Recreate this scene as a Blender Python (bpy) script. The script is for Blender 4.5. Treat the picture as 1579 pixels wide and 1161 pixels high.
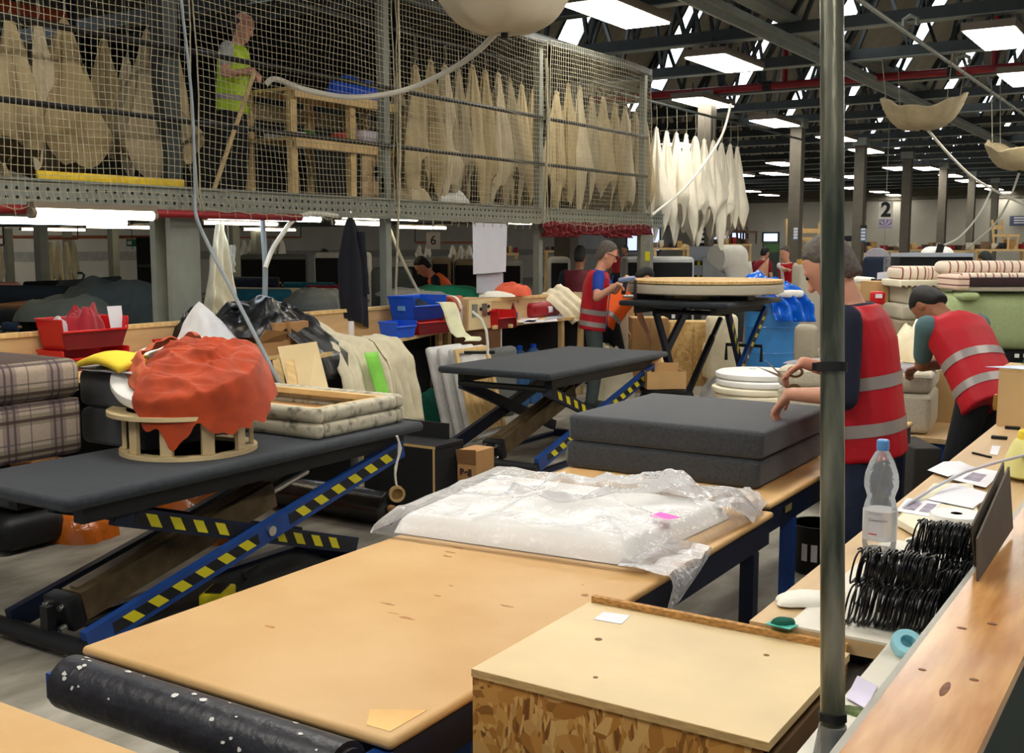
import bpy, bmesh, math, random
from mathutils import Vector, Matrix, noise, Euler
rnd = random.Random(11)
PI = math.pi
scene = bpy.context.scene
for o in list(bpy.data.objects):
    bpy.data.objects.remove(o)
COL = scene.collection

# ---------------------------------------------------------------- camera
FPX, PITCH, YAW, EYE = 1700.0, math.atan(202/1700.0), math.radians(32.5), Vector((0, 0, 1.70))
cam = bpy.data.cameras.new('camera')
cam_o = bpy.data.objects.new('camera', cam)
COL.objects.link(cam_o)
cam.sensor_width = 36.0
cam.lens = FPX/1579*36.0
cam.clip_start, cam.clip_end = 0.05, 200
cam_o.location = EYE
cam_o.rotation_euler = (PI/2-PITCH, 0, YAW)
scene.camera = cam_o

# ---------------------------------------------------------------- world, exposure
scene.view_settings.view_transform = 'Standard'
scene.view_settings.look = 'None'
scene.view_settings.gamma = 1.0
scene.view_settings.use_curve_mapping = False
scene.view_settings.exposure = 0.32
world = bpy.data.worlds.new('world')
scene.world = world
world.use_nodes = True
world.node_tree.nodes['Background'].inputs[0].default_value = (0.80, 0.86, 0.95, 1)
world.node_tree.nodes['Background'].inputs[1].default_value = 0.22
LAMP_POWER = 17.0      # radiance of the ceiling panels' diffusers
TUBE_POWER = 14.0
SKYLIGHT_POWER = 3.2
scene.cycles.max_bounces = 6
scene.cycles.diffuse_bounces = 3
scene.cycles.transparent_max_bounces = 24
scene.cycles.sample_clamp_indirect = 6.0

# ---------------------------------------------------------------- where a sight line meets a known plane of the hall
_fh = Vector((-math.sin(YAW), math.cos(YAW), 0)); _rt = Vector((math.cos(YAW), math.sin(YAW), 0)); _up = Vector((0, 0, 1))
_fw = _fh*math.cos(PITCH)-_up*math.sin(PITCH); _uu = _up*math.cos(PITCH)+_fh*math.sin(PITCH)
def _ray(x, y): return _fw*FPX+_rt*(x-789.5)-_uu*(y-580.5)
def PZ(x, y, z): d = _ray(x, y); return EYE+d*((z-EYE.z)/d.z)
def PX(x, y, X): d = _ray(x, y); return EYE+d*(X/d.x)
def PY(x, y, Y): d = _ray(x, y); return EYE+d*(Y/d.y)
def PD(x, y, dep): return EYE+_ray(x, y)*(dep/FPX)

# ---------------------------------------------------------------- materials
def lin(c):
    return tuple(((v/255)/12.92 if v/255 <= .04045 else (((v/255)+.055)/1.055)**2.4) for v in c)
MATS = {}
def nodes_of(name):
    m = bpy.data.materials.new(name); m.use_nodes = True
    nt = m.node_tree
    return m, nt, nt.nodes, nt.links, nt.nodes['Principled BSDF']
def mat(name, col, rough=.6, metal=0., var=.12, scale=6., bump=0., bscale=80., stretch=(1, 1, 1), col2=None, detail=4, spec=.4, sheen=0.):
    if name in MATS: return MATS[name]
    m, nt, N, L, b = nodes_of(name)
    tc = N.new('ShaderNodeTexCoord'); mp = N.new('ShaderNodeMapping'); mp.inputs['Scale'].default_value = stretch
    L.new(tc.outputs['Object'], mp.inputs[0])
    nz = N.new('ShaderNodeTexNoise'); nz.inputs['Scale'].default_value = scale; nz.inputs['Detail'].default_value = detail
    L.new(mp.outputs[0], nz.inputs['Vector'])
    cr = N.new('ShaderNodeValToRGB'); c = lin(col); d = lin(col2) if col2 else tuple(min(1, v*(1+var)) for v in c)
    a = c if col2 else tuple(v*(1-var) for v in c)
    cr.color_ramp.elements[0].color = (*a, 1); cr.color_ramp.elements[1].color = (*d, 1)
    cr.color_ramp.elements[0].position = .35; cr.color_ramp.elements[1].position = .65
    L.new(nz.outputs[0], cr.inputs[0]); L.new(cr.outputs[0], b.inputs['Base Color'])
    b.inputs['Roughness'].default_value = rough; b.inputs['Metallic'].default_value = metal
    b.inputs['Specular IOR Level'].default_value = spec
    if sheen: b.inputs['Sheen Weight'].default_value = sheen
    if bump:
        n2 = N.new('ShaderNodeTexNoise'); n2.inputs['Scale'].default_value = bscale; n2.inputs['Detail'].default_value = 3
        L.new(mp.outputs[0], n2.inputs['Vector'])
        bp = N.new('ShaderNodeBump'); bp.inputs['Strength'].default_value = bump; bp.inputs['Distance'].default_value = .01
        L.new(n2.outputs[0], bp.inputs['Height']); L.new(bp.outputs[0], b.inputs['Normal'])
    MATS[name] = m
    return m
def glow(name, col, power):
    if name in MATS: return MATS[name]
    m, nt, N, L, b = nodes_of(name)
    b.inputs['Base Color'].default_value = (.8, .8, .8, 1)
    b.inputs['Emission Color'].default_value = (*lin(col), 1); b.inputs['Emission Strength'].default_value = power
    MATS[name] = m
    return m
def film(name, col, clear=.6, rough=.12, gloss=.25, bump=.3, bscale=14.):
    """thin plastic sheet: mostly clear, a little milky, with glints"""
    if name in MATS: return MATS[name]
    m, nt, N, L, b = nodes_of(name)
    out = N['Material Output']
    b.inputs['Base Color'].default_value = (*lin(col), 1); b.inputs['Roughness'].default_value = rough
    b.inputs['Specular IOR Level'].default_value = gloss*2
    tr = N.new('ShaderNodeBsdfTransparent'); mx = N.new('ShaderNodeMixShader')
    fr = N.new('ShaderNodeFresnel'); fr.inputs[0].default_value = 1.4
    ma = N.new('ShaderNodeMath'); ma.operation = 'ADD'; ma.inputs[1].default_value = 1-clear; ma.use_clamp = True
    L.new(fr.outputs[0], ma.inputs[0])
    L.new(ma.outputs[0], mx.inputs[0]); L.new(tr.outputs[0], mx.inputs[1]); L.new(b.outputs[0], mx.inputs[2]); L.new(mx.outputs[0], out.inputs[0])
    if bump:
        tc = N.new('ShaderNodeTexCoord'); n2 = N.new('ShaderNodeTexNoise'); n2.inputs['Scale'].default_value = bscale; n2.inputs['Detail'].default_value = 2; n2.inputs['Distortion'].default_value = 1.2
        L.new(tc.outputs['Object'], n2.inputs['Vector']); bp = N.new('ShaderNodeBump'); bp.inputs['Strength'].default_value = bump; bp.inputs['Distance'].default_value = .02
        L.new(n2.outputs[0], bp.inputs['Height']); L.new(bp.outputs[0], b.inputs['Normal']); L.new(bp.outputs[0], fr.inputs[1])
    MATS[name] = m
    return m
def flakes(name, cols, scale=38.):
    """oriented strand board: two layers of long flakes at different angles"""
    if name in MATS: return MATS[name]
    m, nt, N, L, b = nodes_of(name)
    tc = N.new('ShaderNodeTexCoord'); outs = []
    for rot, sc in (((.5, .3, .5), (1, .28, .3)), ((-.4, .2, -.9), (.3, 1, .26))):
        mp = N.new('ShaderNodeMapping'); mp.inputs['Rotation'].default_value = rot; mp.inputs['Scale'].default_value = sc
        L.new(tc.outputs['Object'], mp.inputs[0])
        nz = N.new('ShaderNodeTexNoise'); nz.inputs['Scale'].default_value = 9; L.new(mp.outputs[0], nz.inputs['Vector'])
        ad = N.new('ShaderNodeMix'); ad.data_type = 'VECTOR'; ad.inputs[0].default_value = .10
        L.new(mp.outputs[0], ad.inputs[4]); L.new(nz.outputs[1], ad.inputs[5])
        vo = N.new('ShaderNodeTexVoronoi'); vo.inputs['Scale'].default_value = scale; L.new(ad.outputs[1], vo.inputs['Vector'])
        sp = N.new('ShaderNodeSeparateColor'); L.new(vo.outputs['Color'], sp.inputs[0])
        outs.append((sp, vo))
    gt = N.new('ShaderNodeMath'); gt.operation = 'GREATER_THAN'; gt.inputs[1].default_value = .5; L.new(outs[1][0].outputs[1], gt.inputs[0])
    mx = N.new('ShaderNodeMix'); L.new(gt.outputs[0], mx.inputs[0]); L.new(outs[0][0].outputs[0], mx.inputs[2]); L.new(outs[1][0].outputs[0], mx.inputs[3])
    cr = N.new('ShaderNodeValToRGB'); cr.color_ramp.elements.remove(cr.color_ramp.elements[1])
    for i, c in enumerate(cols):
        e = cr.color_ramp.elements[0] if i == 0 else cr.color_ramp.elements.new(i/(len(cols)-1))
        e.color = (*lin(c), 1); e.position = i/(len(cols)-1)
    L.new(mx.outputs[0], cr.inputs[0]); L.new(cr.outputs[0], b.inputs['Base Color']); b.inputs['Roughness'].default_value = .6
    bp = N.new('ShaderNodeBump'); bp.inputs['Strength'].default_value = .35; bp.inputs['Distance'].default_value = .004
    L.new(mx.outputs[0], bp.inputs['Height']); L.new(bp.outputs[0], b.inputs['Normal'])
    MATS[name] = m
    return m
def bands(name, base, lines, rough=.8, noise_amt=.12):
    """woven stripes: lines = (axis 0/1/2, period, offset, width, colour, strength)"""
    if name in MATS: return MATS[name]
    m, nt, N, L, b = nodes_of(name)
    tc = N.new('ShaderNodeTexCoord'); sp = N.new('ShaderNodeSeparateXYZ'); L.new(tc.outputs['Object'], sp.inputs[0])
    nz = N.new('ShaderNodeTexNoise'); nz.inputs['Scale'].default_value = 120; L.new(tc.outputs['Object'], nz.inputs['Vector'])
    cur = N.new('ShaderNodeMix'); cur.data_type = 'RGBA'; L.new(nz.outputs[0], cur.inputs[0])
    cur.inputs[6].default_value = (*(v*(1-noise_amt*2) for v in lin(base)), 1); cur.inputs[7].default_value = (*(min(1, v*(1+noise_amt*2)) for v in lin(base)), 1)
    for ax, per, off, wid, col, st in lines:
        md = N.new('ShaderNodeMath'); md.operation = 'ADD'; md.inputs[1].default_value = 50*per-off; L.new(sp.outputs[ax], md.inputs[0])
        m2 = N.new('ShaderNodeMath'); m2.operation = 'MODULO'; m2.inputs[1].default_value = per; L.new(md.outputs[0], m2.inputs[0])
        lt = N.new('ShaderNodeMath'); lt.operation = 'LESS_THAN'; lt.inputs[1].default_value = wid; L.new(m2.outputs[0], lt.inputs[0])
        ml = N.new('ShaderNodeMath'); ml.operation = 'MULTIPLY'; ml.inputs[1].default_value = st; L.new(lt.outputs[0], ml.inputs[0])
        nx = N.new('ShaderNodeMix'); nx.data_type = 'RGBA'; L.new(ml.outputs[0], nx.inputs[0]); L.new(cur.outputs[2], nx.inputs[6]); nx.inputs[7].default_value = (*lin(col), 1)
        cur = nx
    L.new(cur.outputs[2], b.inputs['Base Color']); b.inputs['Roughness'].default_value = rough
    MATS[name] = m
    return m

# ---------------------------------------------------------------- mesh builder
def rotm(rot):
    if rot is None: return None
    if isinstance(rot, (int, float)): return Matrix.Rotation(rot, 3, 'Z')
    if isinstance(rot, tuple): return Euler(rot).to_matrix()
    return rot
class MB:
    def __init__(self): self.v, self.f = [], []
    def add(self, vs, fs):
        k = len(self.v); self.v += [tuple(p) for p in vs]; self.f += [tuple(i+k for i in q) for q in fs]; return self
    def box(self, c, s, rot=None):
        r = rotm(rot); vs = []
        for x in (-.5, .5):
            for y in (-.5, .5):
                for z in (-.5, .5):
                    p = Vector((x*s[0], y*s[1], z*s[2]))
                    if r: p = r @ p
                    vs.append(p+Vector(c))
        return self.add(vs, [(0, 1, 3, 2), (4, 6, 7, 5), (0, 4, 5, 1), (2, 3, 7, 6), (0, 2, 6, 4), (1, 5, 7, 3)])
    def span(self, a, b):   # box between two corners
        return self.box([(a[i]+b[i])/2 for i in range(3)], [abs(b[i]-a[i]) for i in range(3)])
    def rbox(self, c, s, r, seg=2, rot=None, puff=0., sub=0):
        bm = bmesh.new(); bmesh.ops.create_cube(bm, size=1)
        for v in bm.verts: v.co = Vector((v.co.x*s[0], v.co.y*s[1], v.co.z*s[2]))
        bmesh.ops.bevel(bm, geom=bm.edges[:], offset=min(r, min(s)*.49), segments=seg, profile=.5, affect='EDGES')
        if sub:
            bmesh.ops.subdivide_edges(bm, edges=[e for e in bm.edges if e.calc_length() > .6*min(s)], cuts=sub, use_grid_fill=True)
        m = rotm(rot)
        vs = []
        for v in bm.verts:
            p = v.co.copy()
            if puff:
                u, w = p.x/s[0]*2, p.y/s[1]*2
                p.z *= 1+puff*(1-u*u)*(1-w*w)
            if m: p = m @ p
            vs.append(p+Vector(c))
        bm.verts.index_update()
        fs = [[v.index for v in f.verts] for f in bm.faces]
        bm.free()
        return self.add(vs, fs)
    def cyl(self, p0, p1, r0, r1=None, n=12, cap=True):
        p0, p1 = Vector(p0), Vector(p1); r1 = r0 if r1 is None else r1
        d = (p1-p0).normalized(); a = d.orthogonal().normalized(); b = d.cross(a)
        vs = []
        for p, r in ((p0, r0), (p1, r1)):
            for i in range(n):
                t = 2*PI*i/n; vs.append(p+a*(r*math.cos(t))+b*(r*math.sin(t)))
        fs = [(i, (i+1) % n, n+(i+1) % n, n+i) for i in range(n)]
        if cap: fs += [tuple(range(n-1, -1, -1)), tuple(range(n, 2*n))]
        return self.add(vs, fs)
    def bar(self, p0, p1, w, h, up=(0, 0, 1)):   # rectangular bar, w across, h along up
        p0, p1 = Vector(p0), Vector(p1); d = (p1-p0).normalized(); a = d.cross(Vector(up))
        a = a.normalized() if a.length > 1e-6 else d.orthogonal().normalized(); b = a.cross(d).normalized()
        vs = [p+a*(sx*w/2)+b*(sy*h/2) for p in (p0, p1) for sx, sy in ((-1, -1), (1, -1), (1, 1), (-1, 1))]
        return self.add(vs, [(0, 3, 2, 1), (4, 5, 6, 7), (0, 1, 5, 4), (1, 2, 6, 5), (2, 3, 7, 6), (3, 0, 4, 7)])
    def tube(self, pts, r, n=6, closed=False, ry=None):
        pts = [Vector(p) for p in pts]; k = len(pts); vs, fs = [], []; a = None
        for i, p in enumerate(pts):
            q = pts[(i+1) % k] if closed or i < k-1 else p; o = pts[i-1] if closed or i > 0 else p
            d = (q-o).normalized() if (q-o).length > 1e-9 else Vector((0, 0, 1))
            a = (a-d*a.dot(d)) if a is not None else d.orthogonal()
            if a.length < 1e-6: a = d.orthogonal()
            a = a.normalized(); b = d.cross(a); rr = r[i] if isinstance(r, (list, tuple)) else r
            for j in range(n):
                t = 2*PI*j/n; vs.append(p+a*(rr*math.cos(t))+b*((ry if ry else rr)*math.sin(t)))
        for i in range(k if closed else k-1):
            for j in range(n):
                i2 = (i+1) % k; fs.append((i*n+j, i*n+(j+1) % n, i2*n+(j+1) % n, i2*n+j))
        if not closed: fs += [tuple(range(n-1, -1, -1)), tuple((k-1)*n+j for j in range(n))]
        return self.add(vs, fs)
    def lathe(self, prof, n=24, c=(0, 0, 0), rot=None, fn=None):
        c = Vector(c); m = rotm(rot); vs, fs = [], []
        for r, z in prof:
            for j in range(n):
                t = 2*PI*j/n; p = Vector((r*math.cos(t), r*math.sin(t), z))
                if fn: p = fn(p, t)
                if m: p = m @ p
                vs.append(p+c)
        for i in range(len(prof)-1):
            for j in range(n): fs.append((i*n+j, i*n+(j+1) % n, (i+1)*n+(j+1) % n, (i+1)*n+j))
        fs += [tuple(range(n-1, -1, -1)), tuple((len(prof)-1)*n+j for j in range(n))]
        return self.add(vs, fs)
    def grid(self, fn, nu, nv, closeu=False):
        vs = [fn(i/(nu if closeu else nu-1), j/(nv-1)) for j in range(nv) for i in range(nu)]
        fs = []
        for j in range(nv-1):
            for i in range(nu if closeu else nu-1):
                i2 = (i+1) % nu; fs.append((j*nu+i, j*nu+i2, (j+1)*nu+i2, (j+1)*nu+i))
        return self.add(vs, fs)
    def poly(self, pts, off):   # flat polygon given thickness along off
        pts = [Vector(p) for p in pts]; o = Vector(off); n = len(pts)
        return self.add(pts+[p+o for p in pts], [tuple(range(n-1, -1, -1)), tuple(range(n, 2*n))]+[(i, (i+1) % n, n+(i+1) % n, n+i) for i in range(n)])
    def build(self, name, m, parent=None, world=False, smooth=True, solid=0., sub=0, angle=38, kind=None):
        vs = [Vector(p) for p in self.v]; org = None
        if parent is None:
            lo = [min(p[i] for p in vs) for i in range(3)]; hi = [max(p[i] for p in vs) for i in range(3)]
            org = Vector(((lo[0]+hi[0])/2, (lo[1]+hi[1])/2, lo[2])); vs = [p-org for p in vs]
        elif world:
            inv = wmat(parent).inverted(); vs = [inv @ p for p in vs]
        me = bpy.data.meshes.new(name); me.from_pydata(vs, [], self.f)
        bm = bmesh.new(); bm.from_mesh(me); bmesh.ops.recalc_face_normals(bm, faces=bm.faces[:]); bm.to_mesh(me); bm.free()
        o = bpy.data.objects.new(name, me); COL.objects.link(o)
        if parent is not None: o.parent = parent
        if org is not None: o.location = org
        me.materials.append(m)
        if smooth:
            me.shade_smooth(); me.set_sharp_from_angle(angle=math.radians(angle))
        if solid:
            s = o.modifiers.new('thickness', 'SOLIDIFY'); s.thickness = solid; s.offset = 0
        if sub:
            s = o.modifiers.new('subdivision', 'SUBSURF'); s.levels = s.render_levels = sub
        if kind: o['kind'] = kind
        return o
def wmat(o):
    m = Matrix.LocRotScale(o.location, o.rotation_euler, o.scale)
    return wmat(o.parent) @ m if o.parent else m
def tag(o, label, cat, group=None):
    o['label'] = label; o['category'] = cat
    if group: o['group'] = group
    return o
def thing(name, label, cat, loc=(0, 0, 0), rz=0., group=None):
    o = bpy.data.objects.new(name, None); COL.objects.link(o)
    o.empty_display_size = .05; o.location = loc; o.rotation_euler = (0, 0, rz) if not isinstance(rz, tuple) else rz
    return tag(o, label, cat, group)
def structure(o):
    o['kind'] = 'structure'; return o
def sroot(name, loc=(0, 0, 0)):
    o = bpy.data.objects.new(name, None); COL.objects.link(o); o.location = loc; o['kind'] = 'structure'; return o
def dup(root, loc, rz=None, label=None, group=None, scale=None):
    def cp(o, par):
        c = o.copy(); COL.objects.link(c)
        if par is not None: c.parent = par
        for ch in [x for x in KIDS.get(o.name, [])]: cp(ch, c)
        return c
    KIDS = {}
    for x in root.children_recursive: KIDS.setdefault(x.parent.name, []).append(x)
    r = cp(root, None); r.location = loc
    if rz is not None: r.rotation_euler = (0, 0, rz) if not isinstance(rz, tuple) else rz
    if scale: r.scale = scale
    if label: r['label'] = label
    if group: r['group'] = group
    return r
def nz(x, y, z=0.): return noise.noise((x, y, z))
def ridged(x, y, z=0.): return 1-2*abs(noise.noise((x, y, z)))
ORD = ['first', 'second', 'third', 'fourth', 'fifth', 'sixth', 'seventh', 'eighth', 'ninth', 'tenth', 'eleventh', 'twelfth', 'thirteenth', 'fourteenth']
def crumple(x, y, seed):
    wx, wy = x+.35*nz(x*1.3, y*1.3, seed), y+.35*nz(x*1.3+9, y*1.3, seed)
    d = noise.voronoi((wx*1.1, wy*1.1, seed))[0]
    return .75*(d[1]-d[0])-.25+.45*nz(wx*.8, wy*.8, seed+5)+.22*ridged(wx*2.1, wy*2.1, seed)
def heap(c, rx, ry, h, seed, nu=40, nv=16, amp=.35, freq=2.2, flat=2.2, rz=0.):
    """crumpled cloth or film lying in a mound"""
    mb = MB(); c = Vector(c); ca, sa = math.cos(rz), math.sin(rz); ox, oy = .25*nz(seed, 1.3), .25*nz(seed, 7.7)
    def fn(u, v):
        t = 2*PI*u; r = (1-v)**.8 if v < 1 else 0.0
        e = 1+.20*nz(1.6*math.cos(t)+seed, 1.6*math.sin(t))+.08*nz(4*math.cos(t)+seed, 4*math.sin(t))
        sh = (1-r)*r*2
        x, y = rx*(r*e*math.cos(t)+ox*sh), ry*(r*e*math.sin(t)+oy*sh)
        k = crumple(x/rx*freq*.62+seed, y/ry*freq*.62, seed*.7)
        z = h*(max(0, 1-r**3.2)**.55)*(.78+amp*.8*k+.16*nz(x/rx*1.2, y/ry*1.2, seed+3)) if r < .999 else 0
        return c+Vector((x*ca-y*sa, x*sa+y*ca, max(0, z)))
    mb.grid(fn, nu, nv, closeu=True)
    mb.f.append(tuple(range(nu-1, -1, -1)))
    return mb
def drape(path, width, across, seed, fold=.02, nfold=5, nu=24, nv=30, taper=None):
    """a hanging sheet: path = points down its middle, across = direction of its width"""
    pts = [Vector(p) for p in path]; a = Vector(across).normalized(); L = [0]
    for i in range(1, len(pts)): L.append(L[-1]+(pts[i]-pts[i-1]).length)
    def at(v):
        s = v*L[-1]
        for i in range(1, len(pts)):
            if s <= L[i]+1e-9:
                f = (s-L[i-1])/(L[i]-L[i-1]); d = (pts[i]-pts[i-1]).normalized(); return pts[i-1].lerp(pts[i], f), d
        return pts[-1], (pts[-1]-pts[-2]).normalized()
    mb = MB()
    def fn(u, v):
        p, d = at(v); n = a.cross(d).normalized(); w = width*(taper(v) if taper else 1)
        ww = (u-.5)*w*(1+.05*nz(v*3, seed)); off = fold*math.sin(nfold*2*PI*u+seed+1.5*nz(v*2, u*2, seed))*(.35+.65*v)+fold*.8*nz(u*5+seed, v*6)
        return p+a*ww+n*off
    return mb.grid(fn, nu, nv)
# ---------------------------------------------------------------- shared materials
concrete = mat('concrete floor', (172, 166, 152), .6, var=.25, scale=6, bump=.3, bscale=24, col2=(122, 116, 104), stretch=(1, .4, 1), detail=12)
steel_dark = mat('dark painted steel', (52, 58, 56), .55, var=.1)
steel_grey = mat('grey painted steel', (128, 132, 122), .5, var=.08)
steel_pale = mat('pale galvanised steel', (150, 150, 138), .42, .5, var=.12, scale=14)
sheet_tan = mat('roof sheet', (156, 148, 130), .7, var=.12, scale=2)
sheet_navy = mat('dark roof sheet', (62, 70, 84), .7, var=.12, scale=2)
red_pipe = mat('red pipe paint', (140, 30, 34), .45, var=.1)
yellow_paint = mat('yellow paint', (214, 196, 30), .5, var=.1)
blue_steel = mat('blue painted steel', (24, 62, 128), .42, var=.12, scale=9)
navy_steel = mat('navy painted steel', (18, 28, 52), .5, var=.15, scale=9)
black_steel = mat('black steel', (24, 25, 27), .5, var=.15)
black_rubber = mat('black rubber', (18, 18, 20), .6)
chrome = mat('bright metal', (190, 188, 182), .25, .9, var=.05)
lamp_housing = mat('lamp housing', (120, 108, 92), .5, var=.06)
diffuser = glow('lamp diffuser', (255, 250, 240), LAMP_POWER)
tube_warm = glow('warm tube', (255, 236, 200), TUBE_POWER)
tube_cool = glow('cool tube', (226, 240, 255), TUBE_POWER)
sky_glass = glow('skylight sheet', (240, 247, 255), SKYLIGHT_POWER)
board_tan = mat('hardboard top', (202, 158, 98), .5, var=.10, scale=2.2, col2=(216, 176, 120), bump=.05, bscale=120, detail=8)
board_edge = mat('board edge', (170, 118, 58), .7, var=.2, scale=30)
ply = mat('birch plywood', (214, 182, 130), .5, var=.09, scale=3, stretch=(.5, 5, 1), detail=6)
ply_warm = mat('warm plywood', (202, 170, 124), .5, var=.1, scale=3, stretch=(5, .4, 5), detail=6)
ply_pale = mat('pale plywood', (222, 198, 150), .5, var=.10, scale=2.5, detail=7)
ply_edge = mat('plywood edge', (200, 168, 112), .6, var=.14, scale=40, stretch=(1, 1, 6))
pine = mat('pine wood', (224, 190, 130), .5, var=.12, scale=5, stretch=(1, 8, 1))
osb = flakes('strand board', [(120, 76, 28), (168, 112, 44), (194, 136, 60), (208, 156, 80), (224, 182, 112), (180, 122, 50)], 150)
osb_edge = mat('strand board edge', (186, 138, 78), .8, var=.35, scale=70, detail=6, stretch=(1, 1, 3))
osb_pale = flakes('pale strand board', [(186, 146, 84), (206, 168, 104), (222, 190, 130), (196, 156, 92)], 80)
mdf = mat('brown fibreboard', (128, 88, 56), .6, var=.08)
carton = mat('brown cardboard', (176, 132, 84), .75, var=.08, scale=5)
carton_dark = mat('dark cardboard', (132, 94, 58), .8, var=.08)
paper = mat('white paper', (232, 230, 236), .6, var=.03)
paper_grey = mat('grey paper', (178, 184, 196), .6, var=.03)
foam_white = mat('white foam', (244, 242, 236), .8, var=.03, bump=.06, bscale=160)
foam_cream = mat('cream foam', (236, 228, 202), .8, var=.04, bump=.06, bscale=160)
foam_yellow = mat('yellow foam', (240, 208, 60), .8, var=.05)
foam_pale_yellow = mat('pale yellow foam', (226, 218, 140), .75, var=.05)
grey_felt = mat('charcoal upholstery', (60, 63, 67), .95, var=.2, scale=90, bump=.35, bscale=420, sheen=.25)
pad_cloth = mat('black pad cloth', (38, 44, 50), .9, var=.2, scale=30, bump=.25, bscale=300, sheen=.15)
black_cloth = mat('black base cloth', (17, 18, 20), .9, var=.2)
calico = mat('cream calico', (226, 216, 186), .9, var=.06, scale=12, bump=.15, bscale=60)
calico_dim = mat('old cream calico', (176, 160, 126), .9, var=.10, scale=6, bump=.15, bscale=60)
white_cloth = mat('white cloth', (238, 234, 220), .9, var=.05, bump=.1, bscale=60)
beige_cloth = mat('beige upholstery', (188, 180, 160), .95, var=.1, scale=120, bump=.2, bscale=300)
grey_cloth = mat('grey upholstery', (112, 116, 114), .95, var=.12, scale=80)
teal_cloth = mat('teal upholstery', (26, 96, 118), .9, var=.15, scale=20)
navy_cloth = mat('navy upholstery', (30, 42, 62), .9, var=.15, scale=20)
green_cloth = mat('dark green cloth', (18, 92, 74), .85, var=.15, scale=10)
sage_cloth = mat('sage green upholstery', (168, 182, 132), .9, var=.05, scale=40)
rust_cloth = mat('rust cloth', (170, 60, 16), .8, var=.2, scale=10, sheen=.2)
rust_back = mat('rust cloth underside', (196, 100, 68), .85, var=.08, scale=10)
red_plastic = mat('red plastic', (198, 22, 28), .35, var=.05)
shade_red_plastic = mat('shade-tinted red plastic', (112, 14, 26), .4, var=.1)  # red plastic with shade put into its colour, for bin sides
blue_plastic = mat('blue plastic', (20, 84, 208), .38, var=.06)
red_cloth = mat('crimson cloth', (160, 12, 34), .75, var=.2, scale=8, sheen=.4)
orange_cloth = mat('orange fabric', (244, 104, 26), .7, var=.08)
net_cord = mat('net cord', (168, 160, 134), .8, var=.15, scale=30)
hose_white = mat('white hose', (222, 218, 204), .45, var=.03)
hose_grey = mat('grey hose', (150, 160, 166), .45, var=.04)
wall_white = mat('painted block wall', (176, 172, 158), .8, var=.06, scale=1.2, bump=.1, bscale=8)
glass_lit = glow('lit window pane', (200, 214, 255), 1.1)
milky_film = film('milky film', (240, 240, 244), .42, .18, .3)
clear_film = film('clear film', (250, 250, 252), .88, .1, .5, .35, 16)
creased_film = film('creased film', (244, 245, 248), .58, .12, .5, .8, 22)
blue_film = film('blue film', (30, 110, 220), .12, .2, .4, .6, 10)
black_film = mat('black film', (13, 14, 17), .3, var=.3, scale=10, bump=.9, bscale=9, spec=.7)
amber_film = film('amber film', (226, 120, 40), .25, .15, .4, .6, 12)

# ---------------------------------------------------------------- floor, walls
fl = MB().span((-33, -4, -.1), (9, 62, 0)).build('floor', concrete); structure(fl)
wl = MB().span((-31.2, -4, 0), (-31, 62, 5.2)).build('wall_left', wall_white); structure(wl)
db = MB().span((-31, -4, 1.2), (-30.985, 60, 1.50)).build('painted_band', mat('grey wall paint', (140, 138, 130), .8), wl, world=True)
wb = MB().span((-31, 60, 0), (9, 60.2, 5.2)).build('wall_back', wall_white); structure(wb)
fr = MB()
for x in range(-28, 9, 4): fr.span((x, 59.96, 0), (x+.09, 60, 4.2))
fr.build('cladding_joint', mat('wall joint', (104, 102, 92), .8), wb, world=True)
MB().span((-31, 59.9, 4.05), (9, 60, 4.22)).build('eaves_rail', mat('eaves rail', (96, 92, 80), .8), wb, world=True)
MB().span((-31, 59.8, 4.22), (9, 60, 5.2)).build('upper_cladding', mat('upper cladding', (84, 80, 66), .8), wb, world=True)
def far_window(n, x0, x1, y0, y1, bars):
    a, b = PY(x0, y1, 59.9), PY(x1, y0, 59.9)
    w = sroot('window_%d' % n, (a.x, 59.9, a.z))
    MB().span((a.x, 59.86, a.z), (b.x, 59.9, b.z)).build('pane', glass_lit, w, world=True)
    f = MB(); t = .09
    f.span((a.x-t, 59.8, a.z-t), (b.x+t, 59.9, a.z)).span((a.x-t, 59.8, b.z), (b.x+t, 59.9, b.z+t))
    f.span((a.x-t, 59.8, a.z), (a.x, 59.9, b.z)).span((b.x, 59.8, a.z), (b.x+t, 59.9, b.z))
    for i in range(1, bars): x = a.x+(b.x-a.x)*i/bars; f.span((x-.05, 59.8, a.z), (x+.05, 59.9, b.z))
    f.build('window_frame', steel_dark, w, world=True)
far_window(1, 1086, 1150, 359, 374, 3); far_window(2, 1178, 1200, 360, 372, 1); far_window(3, 968, 1018, 348, 386, 3)

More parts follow.
